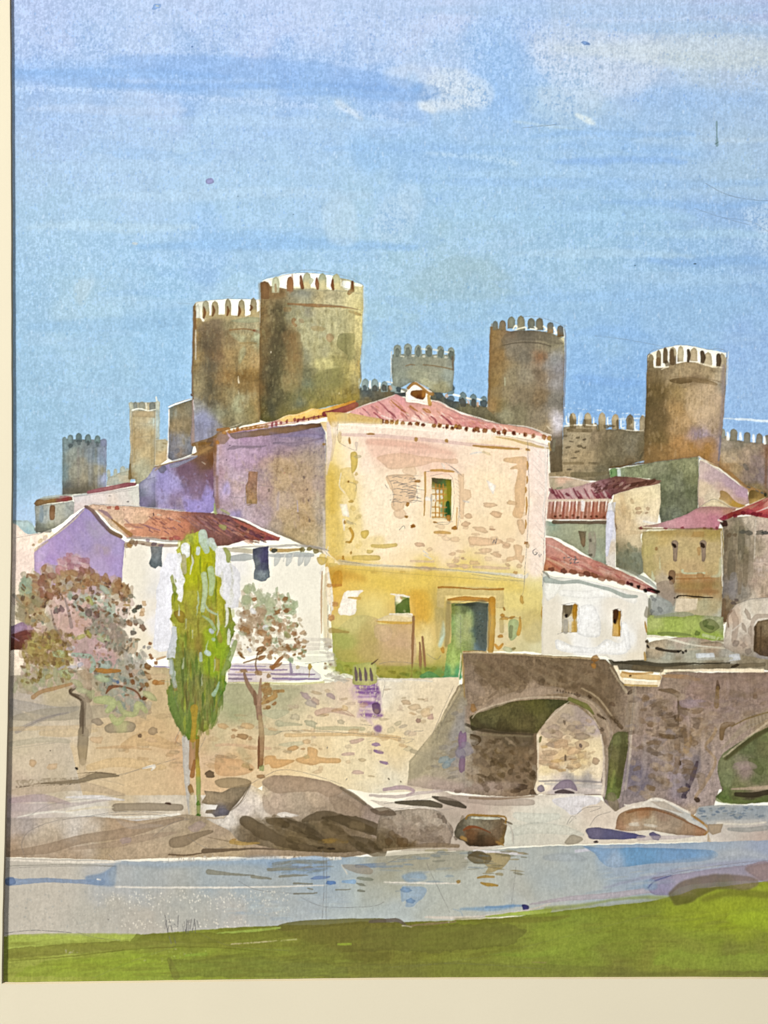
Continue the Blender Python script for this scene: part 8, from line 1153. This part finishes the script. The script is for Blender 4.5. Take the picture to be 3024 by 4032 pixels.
O('345 350 380 330 440 345 480 380 500 410 380 415 360 390', [(380, 345, '8c4a1c'), (420, 380, '50381c'), (470, 400, '6c4c28')], .35, e=.2); SS('345 350 370 336 410 340 460 360', (8, 14, 8, 4), '9c4a1c', .85); SS('355 300 370 284 440 288 520 292 525 320', (8, 9, 10, 8, 8), 'c08c2c', .95, e=.2); SS('380 296 440 298 500 300', (8, 12, 6), 'd4e0d4', .85); D('345 385 500 408', 34, 16, 30, 'd8a048 cc9438', .85); D('540 318', 30, 12, 10, '6c5c44', .7); SS('340 290 330 320', 12, '84745c', .5); SS('520 320 550 340 556 400', (5, 6, 5), 'd8d0c8', .6)
# ---------------------------------------------------------------- river
TINT = (1.03, 1, .935)
DS = .86
V(*FULL)
RI = part('painted_river', 'pale blue grey river with bright blue reflections')
W('0 1853 150 1856 300 1861 480 1856 700 1852 820 1850 1000 1838 1180 1828 1370 1823 1500 1820 1659 1815 1850 1812 1850 1900 1659 1925 1540 1915 1400 1950 1180 1975 1000 1985 820 2010 600 2010 400 2018 200 2025 0 2022', [
 (60, 1870, 'c0bcb8'), (150, 1875, 'bcbab8'), (60, 1910, 'bcb8b4'), (250, 1865, 'b4b8c4'), (300, 1885, 'a4b0c0'), (400, 1880, 'a0b0c4'), (500, 1875, '9cb0c8'), (600, 1870, '84a4d0'), (680, 1870, '7c9cc8'), (420, 1900, 'a8b0b4'), (550, 1900, 'a4b4c0'), (660, 1900, 'a0b4c8'), (800, 1870, '9c9c90'), (760, 1900, 'b0c4d4'), (850, 1865, '9c9880'), (900, 1880, 'a4a89c'), (950, 1860, 'a0a49c'),
 (60, 1950, 'bcb9b4'), (200, 1950, 'b4b4b0'), (400, 1940, 'b4b4b0'), (300, 1985, 'b8b4b0'), (100, 2000, 'c4c0bc'), (500, 1980, 'bcbabc'), (600, 1940, 'aeb4b8'), (700, 1960, 'a8b4c4'), (800, 1940, 'b4c4cc'), (900, 1920, 'b8c4c8'), (850, 1980, 'acbccc'), (1000, 1900, 'b4bcbc'), (1100, 1910, 'b8b8b0'), (1000, 1950, 'b8c0c0'), (1120, 1870, 'a8b4bc'), (1200, 1890, 'b0b8b8'), (1200, 1850, 'a4b4c4'), (1300, 1850, '7ca4d8'), (1400, 1850, '7ca0d4'), (1500, 1840, '9cb4d0'), (1300, 1880, 'acb8c4'), (1400, 1880, 'a8b4c4'), (1200, 1930, 'b4bcc4'), (1350, 1910, 'a8b4cc'), (1600, 1840, 'a8b4c8'), (1640, 1860, '94a4cc'), (1500, 1870, '9ca8c8'), (1100, 1960, 'acb8c4')], g=.05, e=.05)
off()
V(0, 2950, 1.0972)
SS('35 478 200 485 400 488 520 486', (8, 8, 10, 8), 'f0ebe6', .9); SS('700 488 800 480 1000 478 1200 468 1470 472', (4, 5, 8, 12, 14), 'ece8e4', .8, d=.1); R('720 465 1000 462 1000 482 720 486', 50, 10, 5, 90, 'f0ece8 e4dcd0', .8)
SS('40 505 300 498 500 505', 4, '9c9c98', .6); SS('500 490 700 500 900 492 1100 480 1200 478', (10, 30, 24, 34, 30), '8cacd8', .45, soft=2); O('1160 485 1260 478 1415 472 1415 520 1300 540 1180 530', '7c9ccc', .6, soft=2); SS('1260 475 1360 470 1420 478', (10, 20, 14), '94b4e0', .7)
SS('38 572 100 572 200 566 340 572 440 575', (40, 24, 20, 16, 30), '8098c4', .85, e=.1); D('45 572', 40, 36, 0, '6480b8', .9, jl=0); O('370 550 440 535 500 500 500 560 490 590 430 590 380 575', '7c98c4', .8, e=.1, soft=1); O('500 500 700 505 900 500 1150 510 1250 560 1200 590 800 595 500 590', 'a0acb8', .45, soft=3); SS('420 562 435 565', 5, 'e8eaf0', .9)
SS('500 596 800 598 1100 596 1400 588', (5, 8, 7, 4), 'efeeee', .95); SS('500 592 700 596', 4, 'e4e4e8', .7)
for pts, w in (('900 530 1000 540 1100 545', (24, 12, 4)), ('1090 550 1170 560', (16, 8)), ('1160 520 1260 515 1350 510', (14, 16, 6)), ('1210 550 1280 545 1330 545', (12, 10, 4)), ('1270 580 1350 582', (10, 6)), ('1270 625 1370 622', (8, 6)), ('1330 600 1350 605', 6), ('1450 608 1515 605', (6, 4))): SS(pts, w, '8c8c80', .8)
R('1180 485 1420 478 1400 530 1200 530', 20, 70, 10, -3, '8c8e88 7c8cac 84949c', .6, e=.08); SS('1180 495 1300 485 1410 488', (12, 18, 10), '84867c', .5); D('1385 555', 60, 20, 0, '6c8cd0', .85); D('1428 577', 44, 18, 5, '5484d8', .9, jl=0); SS('1480 572 1530 572', (10, 20), '84b0e8', .8); SS('1540 505 1659 500', (16, 22), '6c88b8', .7); D('1575 560 1560 585 1560 612', 54, 14, 10, '8c9488 84887c', .85); O('1480 500 1560 500 1610 520 1600 540 1540 535 1500 520', '94887c', .6, e=.1); SS('1475 500 1500 540', 5, 'e8e4dc', .8)
for i in range(230):
    x = 400+rng.rand()**.8*850; y = 612+rng.rand()*110*(.4+.6*rng.rand()); D(f'{x} {y}', 5+rng.rand()*4, 4, 70, 'dcdcd8 e8e8e4', .8, e=0)
for i in range(70): x = 100+rng.rand()*400; y = 700+rng.rand()*90; D(f'{x} {y}', 4, 4, 70, 'd0ccc8', .6, e=0)
for i in range(80): x = 520+rng.rand()*560; y = 735+rng.rand()*45; D(f'{x} {y}', 7, 5, 60, 'e8e6e2 e0dcd4', .8, e=0)
R('50 610 1200 620 1400 760 60 780', 350, 9, 6, 60, '9ca0a0 a8a8a8 c4c4c0 94a0ac', .35, e=0); R('1000 640 1500 620 1500 740 1000 740', 40, 60, 12, 0, '94a8c4 a0b4cc b8c8d4', .35, e=0, ja=6)
ink('1030 570 1120 610 1300 625'); ink('1300 640 1400 680 1600 680 1659 660'); ink('1395 440 1400 580 1392 730', wd=1.6); ink('1412 470 1408 740'); ink('30 515 250 505 500 506', a=.5); ink('465 732 468 736', wd=3, a=1); ink('268 585 272 593')
V(1512, 2950, 1.0972)
SS('0 575 140 578 330 580', (4, 8, 4), 'efecea', .9); SS('390 440 480 445 600 452', (10, 13, 10), 'dcdcec', .95); SS('350 472 385 466 420 475', (8, 8, 12), 'dcdce8', .95); SS('830 440 880 436 955 433', (14, 12, 10), 'cdd2ec', .95)
O('360 460 400 440 440 450 440 490 400 495 370 480', '6c6248', .85, e=.2); O('430 450 540 455 535 490 500 520 440 535 450 510 430 490', 'a8925c', .7, e=.15); SS('370 450 450 470 440 490', (20, 30, 12), '5c5038', .6); SS('405 555 440 550 475 552', (8, 12, 8), 'b8964c', .9); SS('420 578 450 585 490 588', (8, 16, 8), 'b8923c', .9); D('322 572', 28, 12, -30, 'b48c3c', .9); SS('180 438 270 436', (10, 12), 'a8a070', .6); O('0 450 200 430 350 460 330 520 100 520 -30 510', 'a09c8c', .55, soft=2)
O('80 545 160 530 185 560 130 575 90 570', '84a4cc', .7, soft=1); O('75 600 100 590 180 600 170 640 140 665 125 680 95 680 95 655 75 655', '8cabd4', .7, e=.12); D('95 608 115 655', 44, 34, 0, '7098d0 84a4d0', .8); SS('-20 508 80 505', 10, '8ca0b8', .6)
SS('330 690 460 690 560 678', (8, 20, 16), '7ca8dc', .7, soft=1); SS('440 684 600 675', (10, 10), '6c9cdc', .6); D('612 684', 34, 28, 10, '3c3c84', .95, jl=0); SS('300 690 330 700 340 720', 6, '94b4dc', .4)
O('860 418 950 428 1100 425 1300 430 1425 440 1430 470 1300 490 1150 495 1000 512 940 490 910 450', [(960, 450, '7ca4d8'), (1100, 460, '649cd8'), (1300, 455, '6c9cd8'), (1400, 455, '7ca4d8'), (1000, 500, '94b0d8')], .9, e=.12, soft=0); O('690 460 760 448 830 452 880 480 780 485 700 480', 'a0aec0', .6, soft=1)
SS('1440 460 1560 450 1659 470', (40, 40, 20), 'b4bcc8', .5, soft=3); SS('1100 510 1300 490 1500 480', (10, 30, 40), 'a4b0c8', .5, soft=2); SS('950 600 1100 560 1250 530 1450 500 1659 485', (8, 14, 24, 24, 20), 'a0a4cc', .55, soft=1)
SS('630 670 800 645 1000 630 1150 610 1240 620', (6, 20, 26, 26, 10), 'b4acc0', .75); O('1150 560 1230 545 1400 520 1560 500 1659 485 1659 560 1500 570 1300 590 1230 630 1150 620', [(1200, 590, '8c88b4'), (1300, 550, '9c94b4'), (1500, 520, '9890ac'), (1620, 520, '9c8ca0')], .85, e=.12); O('1120 575 1160 560 1180 600 1130 610', '84a4d0', .7, soft=1); ink('1160 560 1300 525 1500 495 1659 480'); SS('1140 600 1170 570 1240 545', (6, 7, 5), '5c6cb0', .6)
ink('185 495 220 570 285 705'); ink('570 510 560 600 550 670'); ink('10 495 60 470 95 460', a=.7); SS('180 725 300 728 440 720 620 695 720 665', (8, 14, 8, 8, 4), 'dcd4d0', .8)
# ---------------------------------------------------------------- meadow
DS = .86
TINT = (.985, .97, .93)
V(*FULL)
ME = part('painted_meadow', 'bright green foreground meadow with darker olive brush bands')
W('-30 2024 60 2021 200 2022 320 2018 480 2005 620 1998 700 1998 780 1990 850 1992 940 1990 1100 1982 1150 1975 1300 1958 1400 1948 1470 1932 1500 1920 1560 1915 1640 1905 1850 1885 1850 2200 -30 2200', [
 (40, 2035, 'b0c048'), (150, 2035, 'b0c04c'), (280, 2030, 'acbc48'), (60, 2060, '9aa044'), (200, 2055, '94983c'), (350, 2035, '8c9038'), (60, 2085, 'a0ac44'), (250, 2080, '94ac30'), (400, 2070, '98b030'), (60, 2105, 'a4ac48'), (350, 2100, '94a83c'), (500, 2020, '84882f'), (600, 2010, '848434'), (550, 2050, '8ca030'), (650, 2040, '808430'), (620, 2090, '8c9440'), (750, 2010, '787434'), (800, 2050, '807c34'), (780, 2095, '84883c'), (900, 2010, '84882c'), (950, 2050, '888c30'), (900, 2090, '84863c'), (1050, 2000, '88922c'), (1100, 2040, '909c3c'), (1050, 2085, '8c9438'), (1200, 1990, '8ca02c'), (1250, 2030, '8ca038'), (1200, 2080, '8a9438'), (1350, 1970, '8c9830'), (1400, 2010, '8c9c30'), (1350, 2060, '8a9c30'), (1400, 2095, '8c8c38'), (1500, 1965, '9cac28'), (1600, 1960, 'a4b424'), (1640, 2000, '9cac2c'), (1550, 2030, '90a434'), (1500, 2080, '949c3c'), (1640, 2080, '88903c'), (1300, 2110, '807c3c'), (1640, 2108, '7c783c')], g=.08, e=.04)
off()
V(0, 2950, 1.0972)
W('30 860 150 850 300 836 500 825 600 820 600 800 700 798 850 792 1000 798 1150 775 1240 768 1300 800 1300 850 1100 860 700 850 300 880 150 905 30 910', '8c8c34', .5, e=.1, w=4); SS('1210 770 1300 760 1450 748 1659 740', (26, 40, 30, 20), '747034', .8, e=.15); O('1215 775 1250 765 1400 760 1600 745 1700 760 1700 900 1600 930 1500 890 1400 850 1280 820 1220 800', '7a7430', .55, soft=2, e=.05); SS('30 805 200 800 450 800 590 805', (5, 8, 10, 14), 'b4c84c', .6); SS('940 795 1080 785 1210 770', (6, 12, 8), 'b0cc54', .8)
W('30 805 200 802 450 800 590 803 620 795 590 825 450 832 300 840 150 852 30 862', 'b4c654', .85, e=.1, w=4); W('590 798 800 792 1000 796 1210 780 1300 800 1100 830 800 840 560 826', '7f8430', .6, e=.15, w=5)
W('30 862 300 840 600 824 900 838 700 862 400 880 30 905', '8a8c3c', .55, e=.15, w=5); W('250 905 700 890 900 900 850 940 700 985 300 985 60 985 120 940', '9cb434', .55, e=.1, w=8); W('730 910 1000 890 1300 905 1500 940 1500 985 740 985', '78803a', .5, e=.15, w=8)
SS('40 915 300 895 600 862 900 855 1200 880', (4, 6, 6, 5, 3), '7c7c2c', .5); SS('1000 842 1100 835 1200 828 1280 822', (5, 6, 6, 6), 'd4c89c', .85, d=.1); SS('1460 842 1515 842', (8, 10), 'a4bc34', .9); D('758 864 798 886 700 905 625 912 302 878 300 884', 12, 6, -20, 'dcd8a8 c8cc7c', .9); R('280 868 340 868 340 885 280 885', 8, 6, 5, 60, 'd0cca0', .8); SS('800 890 890 885', (10, 14), '9cbc3c', .8); R('500 880 900 870 900 930 500 930', 40, 6, 4, 60, 'c4d080', .5, e=0)
SS('740 920 900 905 1100 890 1400 910 1659 900', (10, 30, 20, 40, 30), '7c8030', .45, soft=2); SS('730 910 760 980', (20, 34), '7c7c38', .5); SS('1500 870 1560 900 1659 880', (40, 60, 60), '6f6c2c', .45, soft=3); SS('250 940 500 910 700 900', (50, 60, 40), '9cb42c', .4, soft=4); R('40 820 1640 820 1640 980 40 980', 260, 130, 12, -3, '8c8c34 9cac3c 7c7c30 a0b03c 848430', .2, ja=6, e=.08)
ink('20 795 150 782 310 793', a=.9); ink('330 790 420 815 520 825'); ink('400 990 560 920 760 850', a=.3); ink('860 795 1000 850 1250 870', a=.35)
for pts in ('712 718 725 790 740 840', '720 740 712 775 730 760 724 790', '730 735 760 840', '752 755 768 770 770 718', '790 758 792 795', '796 745 800 790', '806 735 806 796', '818 738 812 800', '826 735 820 790 832 775', '840 732 845 795', '850 740 858 770', '800 795 812 740', '830 790 842 735'): ink(pts, wd=1.7, a=.85, sm=0)
V(1512, 2950, 1.0972)
SS('440 724 560 712 700 700 720 690', (6, 16, 20, 8), 'b4cc4c', .9); SS('700 690 850 675 1000 650 1150 640 1240 645', (20, 14, 10, 16, 20), 'a0b04c', .6, soft=1); SS('640 700 900 690 1100 670 1230 650', (10, 30, 30, 20), '8c9034', .4, soft=3)
R('480 440 620 440 600 560 440 560', 14, 50, 9, 4, 'a8925c b49c60 8c8460', .6, ja=6); R('200 430 500 440 480 520 200 520', 16, 60, 9, 0, '8c8c80 a0a08c 7c90a8', .45, ja=5); R('0 440 300 450 280 640 0 640', 16, 70, 8, 0, '88a8d0 a4b8cc e4e6e4', .45, ja=5); R('900 520 1500 500 1200 600 700 640', 18, 90, 9, -6, '98b4d8 a8bcd4 d4dcdc', .4, ja=4)
O('1230 620 1290 570 1370 548 1450 540 1550 545 1610 560 1615 585 1560 610 1450 605 1360 640 1330 660 1260 675 1240 650', [(1300, 590, '7c6c58'), (1400, 570, '7a6858'), (1550, 570, '887468'), (1290, 650, '64602f'), (1400, 610, '686430')], .72, e=.12, soft=1); O('1560 510 1659 490 1850 470 1850 570 1659 575 1600 550', '9c8484', .75, soft=1); SS('1380 650 1500 620 1659 630', (20, 30, 30), '7c7c2c', .6, soft=2)
SS('-60 745 0 740 60 740 95 760', (14, 16, 18, 8), '74685c', .85, e=.15); SS('100 765 200 755 310 745', (6, 12, 6), 'a88c74', .8); SS('80 762 120 768', 6, 'ece4d4', .8); D('280 748', 10, 6, 60, 'e4dcd0'); SS('310 735 500 740 700 735 800 720', (10, 24, 24, 10), '7c7830', .5, soft=1)
SS('440 885 560 888 640 892 740 870', (3, 14, 16, 30), '94b038', .7, soft=1); SS('640 920 700 922', (5, 6), 'a89c5c', .7); SS('0 800 200 780 400 790 600 780', (30, 60, 60, 30), '787430', .45, soft=4); SS('100 870 300 860 420 880 600 850', (20, 60, 50, 20), '78762e', .4, soft=4); SS('1180 910 1250 870 1400 900 1600 880', (40, 50, 40, 40), '90a834', .4, soft=4); SS('650 820 720 780 800 760', (50, 60, 30), '94a834', .4, soft=4); SS('1500 760 1600 720 1659 740', (40, 80, 60), 'a8c024', .5, soft=5)
SS('900 970 1300 972 1659 965', (10, 24, 26), '6c6838', .5, soft=2); R('0 760 1659 680 1659 980 0 980', 300, 130, 12, -4, '8c9034 9ca83c 7c7a30 a0ac3c 848434 94a434', .2, ja=8, e=.08); W('1500 700 1600 690 1850 680 1850 800 1659 790 1560 770 1480 740', 'a8c028', .55, e=.1, w=10, soft=1); W('1180 900 1280 870 1400 900 1600 880 1850 890 1850 960 1300 950 1160 930', '98b038', .5, e=.12, w=10); W('640 780 800 760 900 800 1000 790 900 850 740 890 440 886 600 870 700 840', '98aa38', .5, e=.1, w=10); W('-100 770 200 765 500 745 620 780 560 850 200 880 -100 870', '747434', .5, e=.12, w=10); W('-100 930 300 915 700 930 1100 950 1100 990 -100 990', '7c8038', .4, e=.1, w=8); ink('-30 960 400 900 900 780 1200 700', a=.2); ink('0 945 300 925 700 950', a=.3)

# ------------------------------------------------------------------ the painted sheet as meshes
painting = empty('watercolour_painting', 'watercolour of a castle town above a stone bridge, river and green meadow', 'painting')
slab('paper_sheet', wx(X0)-.004, wy(Y1)-.004, wx(X1)+.004, wy(Y0)+.004, -.00050, -.00006, MAT_PAPER, painting)
ID[ID == 0] = [i for i, p in enumerate(PARTS) if p and p[0] == 'bare_paper'][0]
lin = np.where(C <= .04045, C/12.92, ((np.clip(C, 0, 1)+.055)/1.055)**2.4)*ALB
srgb = np.where(lin <= .0031308, lin*12.92, 1.055*np.clip(lin, 1e-6, 1)**(1/2.4)-.055)
P = np.pad(srgb, ((0, 1), (0, 1), (0, 0)), mode='edge')
P = (P + np.roll(P, 1, 0) + np.roll(P, 1, 1) + np.roll(np.roll(P, 1, 0), 1, 1))/4
P[0] = P[1]; P[:, 0] = P[:, 1]
P2 = P+.6*(P-blur(P[..., 0], 1)[..., None]*0-np.stack([blur(P[..., k], 1) for k in range(3)], -1))
Lb = P2.mean(2); P2 = P2+.28*(Lb-blur(Lb, 7))[..., None]
P = np.clip(P2, 0, 1)
col4 = np.concatenate([P, np.ones_like(P[..., :1])], -1).reshape(-1, 4).astype(np.float32)
VWD = CW+1
made = {}
for i, p in enumerate(PARTS):
    if not p: continue
    ys, xs = np.nonzero(ID == i)
    if len(ys) < 3: continue
    a = ys*VWD+xs
    quads = np.stack([a+VWD, a+VWD+1, a+1, a], 1).ravel()
    uniq, inv = np.unique(quads, return_inverse=True)
    me = bpy.data.meshes.new(p[0])
    vy, vx = np.divmod(uniq, VWD)
    co = np.stack([(X0+vx/SC-1512)*S, (2016-Y0-vy/SC)*S, np.zeros(len(uniq))], 1).astype(np.float32)
    me.vertices.add(len(uniq)); me.vertices.foreach_set('co', co.ravel())
    nq = len(ys)
    me.loops.add(nq*4); me.loops.foreach_set('vertex_index', inv.astype(np.int32).ravel())
    me.polygons.add(nq); me.polygons.foreach_set('loop_start', np.arange(0, nq*4, 4, dtype=np.int32))
    try: me.polygons.foreach_set('loop_total', np.full(nq, 4, dtype=np.int32))
    except Exception: pass
    at = me.color_attributes.new('pigment', 'BYTE_COLOR', 'POINT')
    at.data.foreach_set('color_srgb', col4[uniq].ravel())
    me.update(calc_edges=True); me.materials.append(MAT_PIG)
    o = bpy.data.objects.new(p[0], me); scene.collection.objects.link(o)
    o.parent = made.get(p[2], painting) if p[2] else painting
    if p[1]: o['label'] = p[1]
    made[i] = o

# ------------------------------------------------------------------ cream mat board with a bevelled window
mat = empty('mat_board', 'cream mat board around the watercolour, seen at its left and bottom edges', 'mat board')
TH = .0010
left = [(-40, 44), (-250, 34.5), (0, 38.5), (300, 41), (900, 43.5), (1900, 46), (2200, 42), (2900, 28), (3600, 10), (3868, 6)]
left = sorted(left[1:])
def lx(y): return float(np.interp(y, [q[0] for q in left], [q[1] for q in left]))
inner = []
top, right = -215, 3236
for y in np.linspace(top, 3874, 60): inner.append((lx(y)+rng.uniform(-.5, .5), y, 0))
for x in np.linspace(9, right, 60)[1:]: inner.append((x, float(np.interp(x, [6, 300, 1550, 2700, right], [3876.5, 3872, 3857, 3854, 3856]))+rng.uniform(-.5, .5), 1))
for y in np.linspace(3856, top, 30)[1:]: inner.append((right, y, 2))
for x in np.linspace(right, inner[0][0], 30)[1:-1]: inner.append((x, top, 3))
def lift(x, y):     # the board curls up slightly towards its lower left corner
    return .00004+.00042*max(0, min(1, (y-900)/3000))*max(0, min(1, 1-x/700))
k = len(inner)
def proj(x, y, z):  # inverse of the lens: the cut edge is measured where it is seen
    f = (CAM_H-z)/CAM_H
    return (wx(x)*f, wy(y)*f, z)
face_in, bot_in, out = [], [], []
cx_, cy_ = (right+20)/2, (3870+top)/2
for i, (x, y, s) in enumerate(inner):
    z0 = lift(x, y); z1 = z0+TH
    a = proj(x, y, z1); face_in.append(a)
    d = {0: (1, 0), 1: (0, 1), 2: (-1, 0), 3: (0, -1)}[s]
    w = {0: .00052, 1: .00058, 2: .0007, 3: .0007}[s]
    dx, dy = d[0]*w, d[1]*w
    if i == 0: dx, dy = w, -w
    if i == 59: dx, dy = .00052, .00058
    if s == 1 and i == 118: dx, dy = -w, w
    if s == 2 and abs(y-top) < 1: dx, dy = -w, -w
    bot_in.append((a[0]+dx, a[1]+dy, z0))
    ox = {0: -540, 1: min(max(x, -540), 3780), 2: 3780, 3: x}[s]; oy = {0: y, 1: 4420, 2: y, 3: -740}[s]
    if i == 0: ox, oy = -540, -740
    if i == 59: ox, oy = -540, 4420
    if s == 1 and i == 118: ox, oy = 3780, 4420
    if s == 2 and abs(y-top) < 1: ox, oy = 3780, -740
    out.append((wx(ox), wy(oy)))
v = face_in+[(x, y, lift(max((x/S)+1512, 0), 2016-y/S)*0+z[2]) for (x, y), z in zip(out, face_in)]+[(x, y, -.0003+.0003) for x, y in out]
v = face_in+[(x, y, z[2]) for (x, y), z in zip(out, face_in)]
f = [(i, (i+1) % k, k+(i+1) % k, k+i) for i in range(k)]
mesh_obj('mat_face', v, [q[::-1] for q in f], MAT_FACE, mat)
mesh_obj('bevelled_edge', face_in+bot_in, f, MAT_CORE, mat)
v = [(x, y, z[2]-.00002) for (x, y), z in zip(out, face_in)]+[(x, y, z[2]) for (x, y), z in zip(out, bot_in)]+bot_in
f = [(i, (i+1) % k, k+(i+1) % k, k+i) for i in range(k)]+[(k+i, k+(i+1) % k, 2*k+(i+1) % k, 2*k+i) for i in range(k)]
mesh_obj('mat_underside', v, f, MAT_CORE, mat)
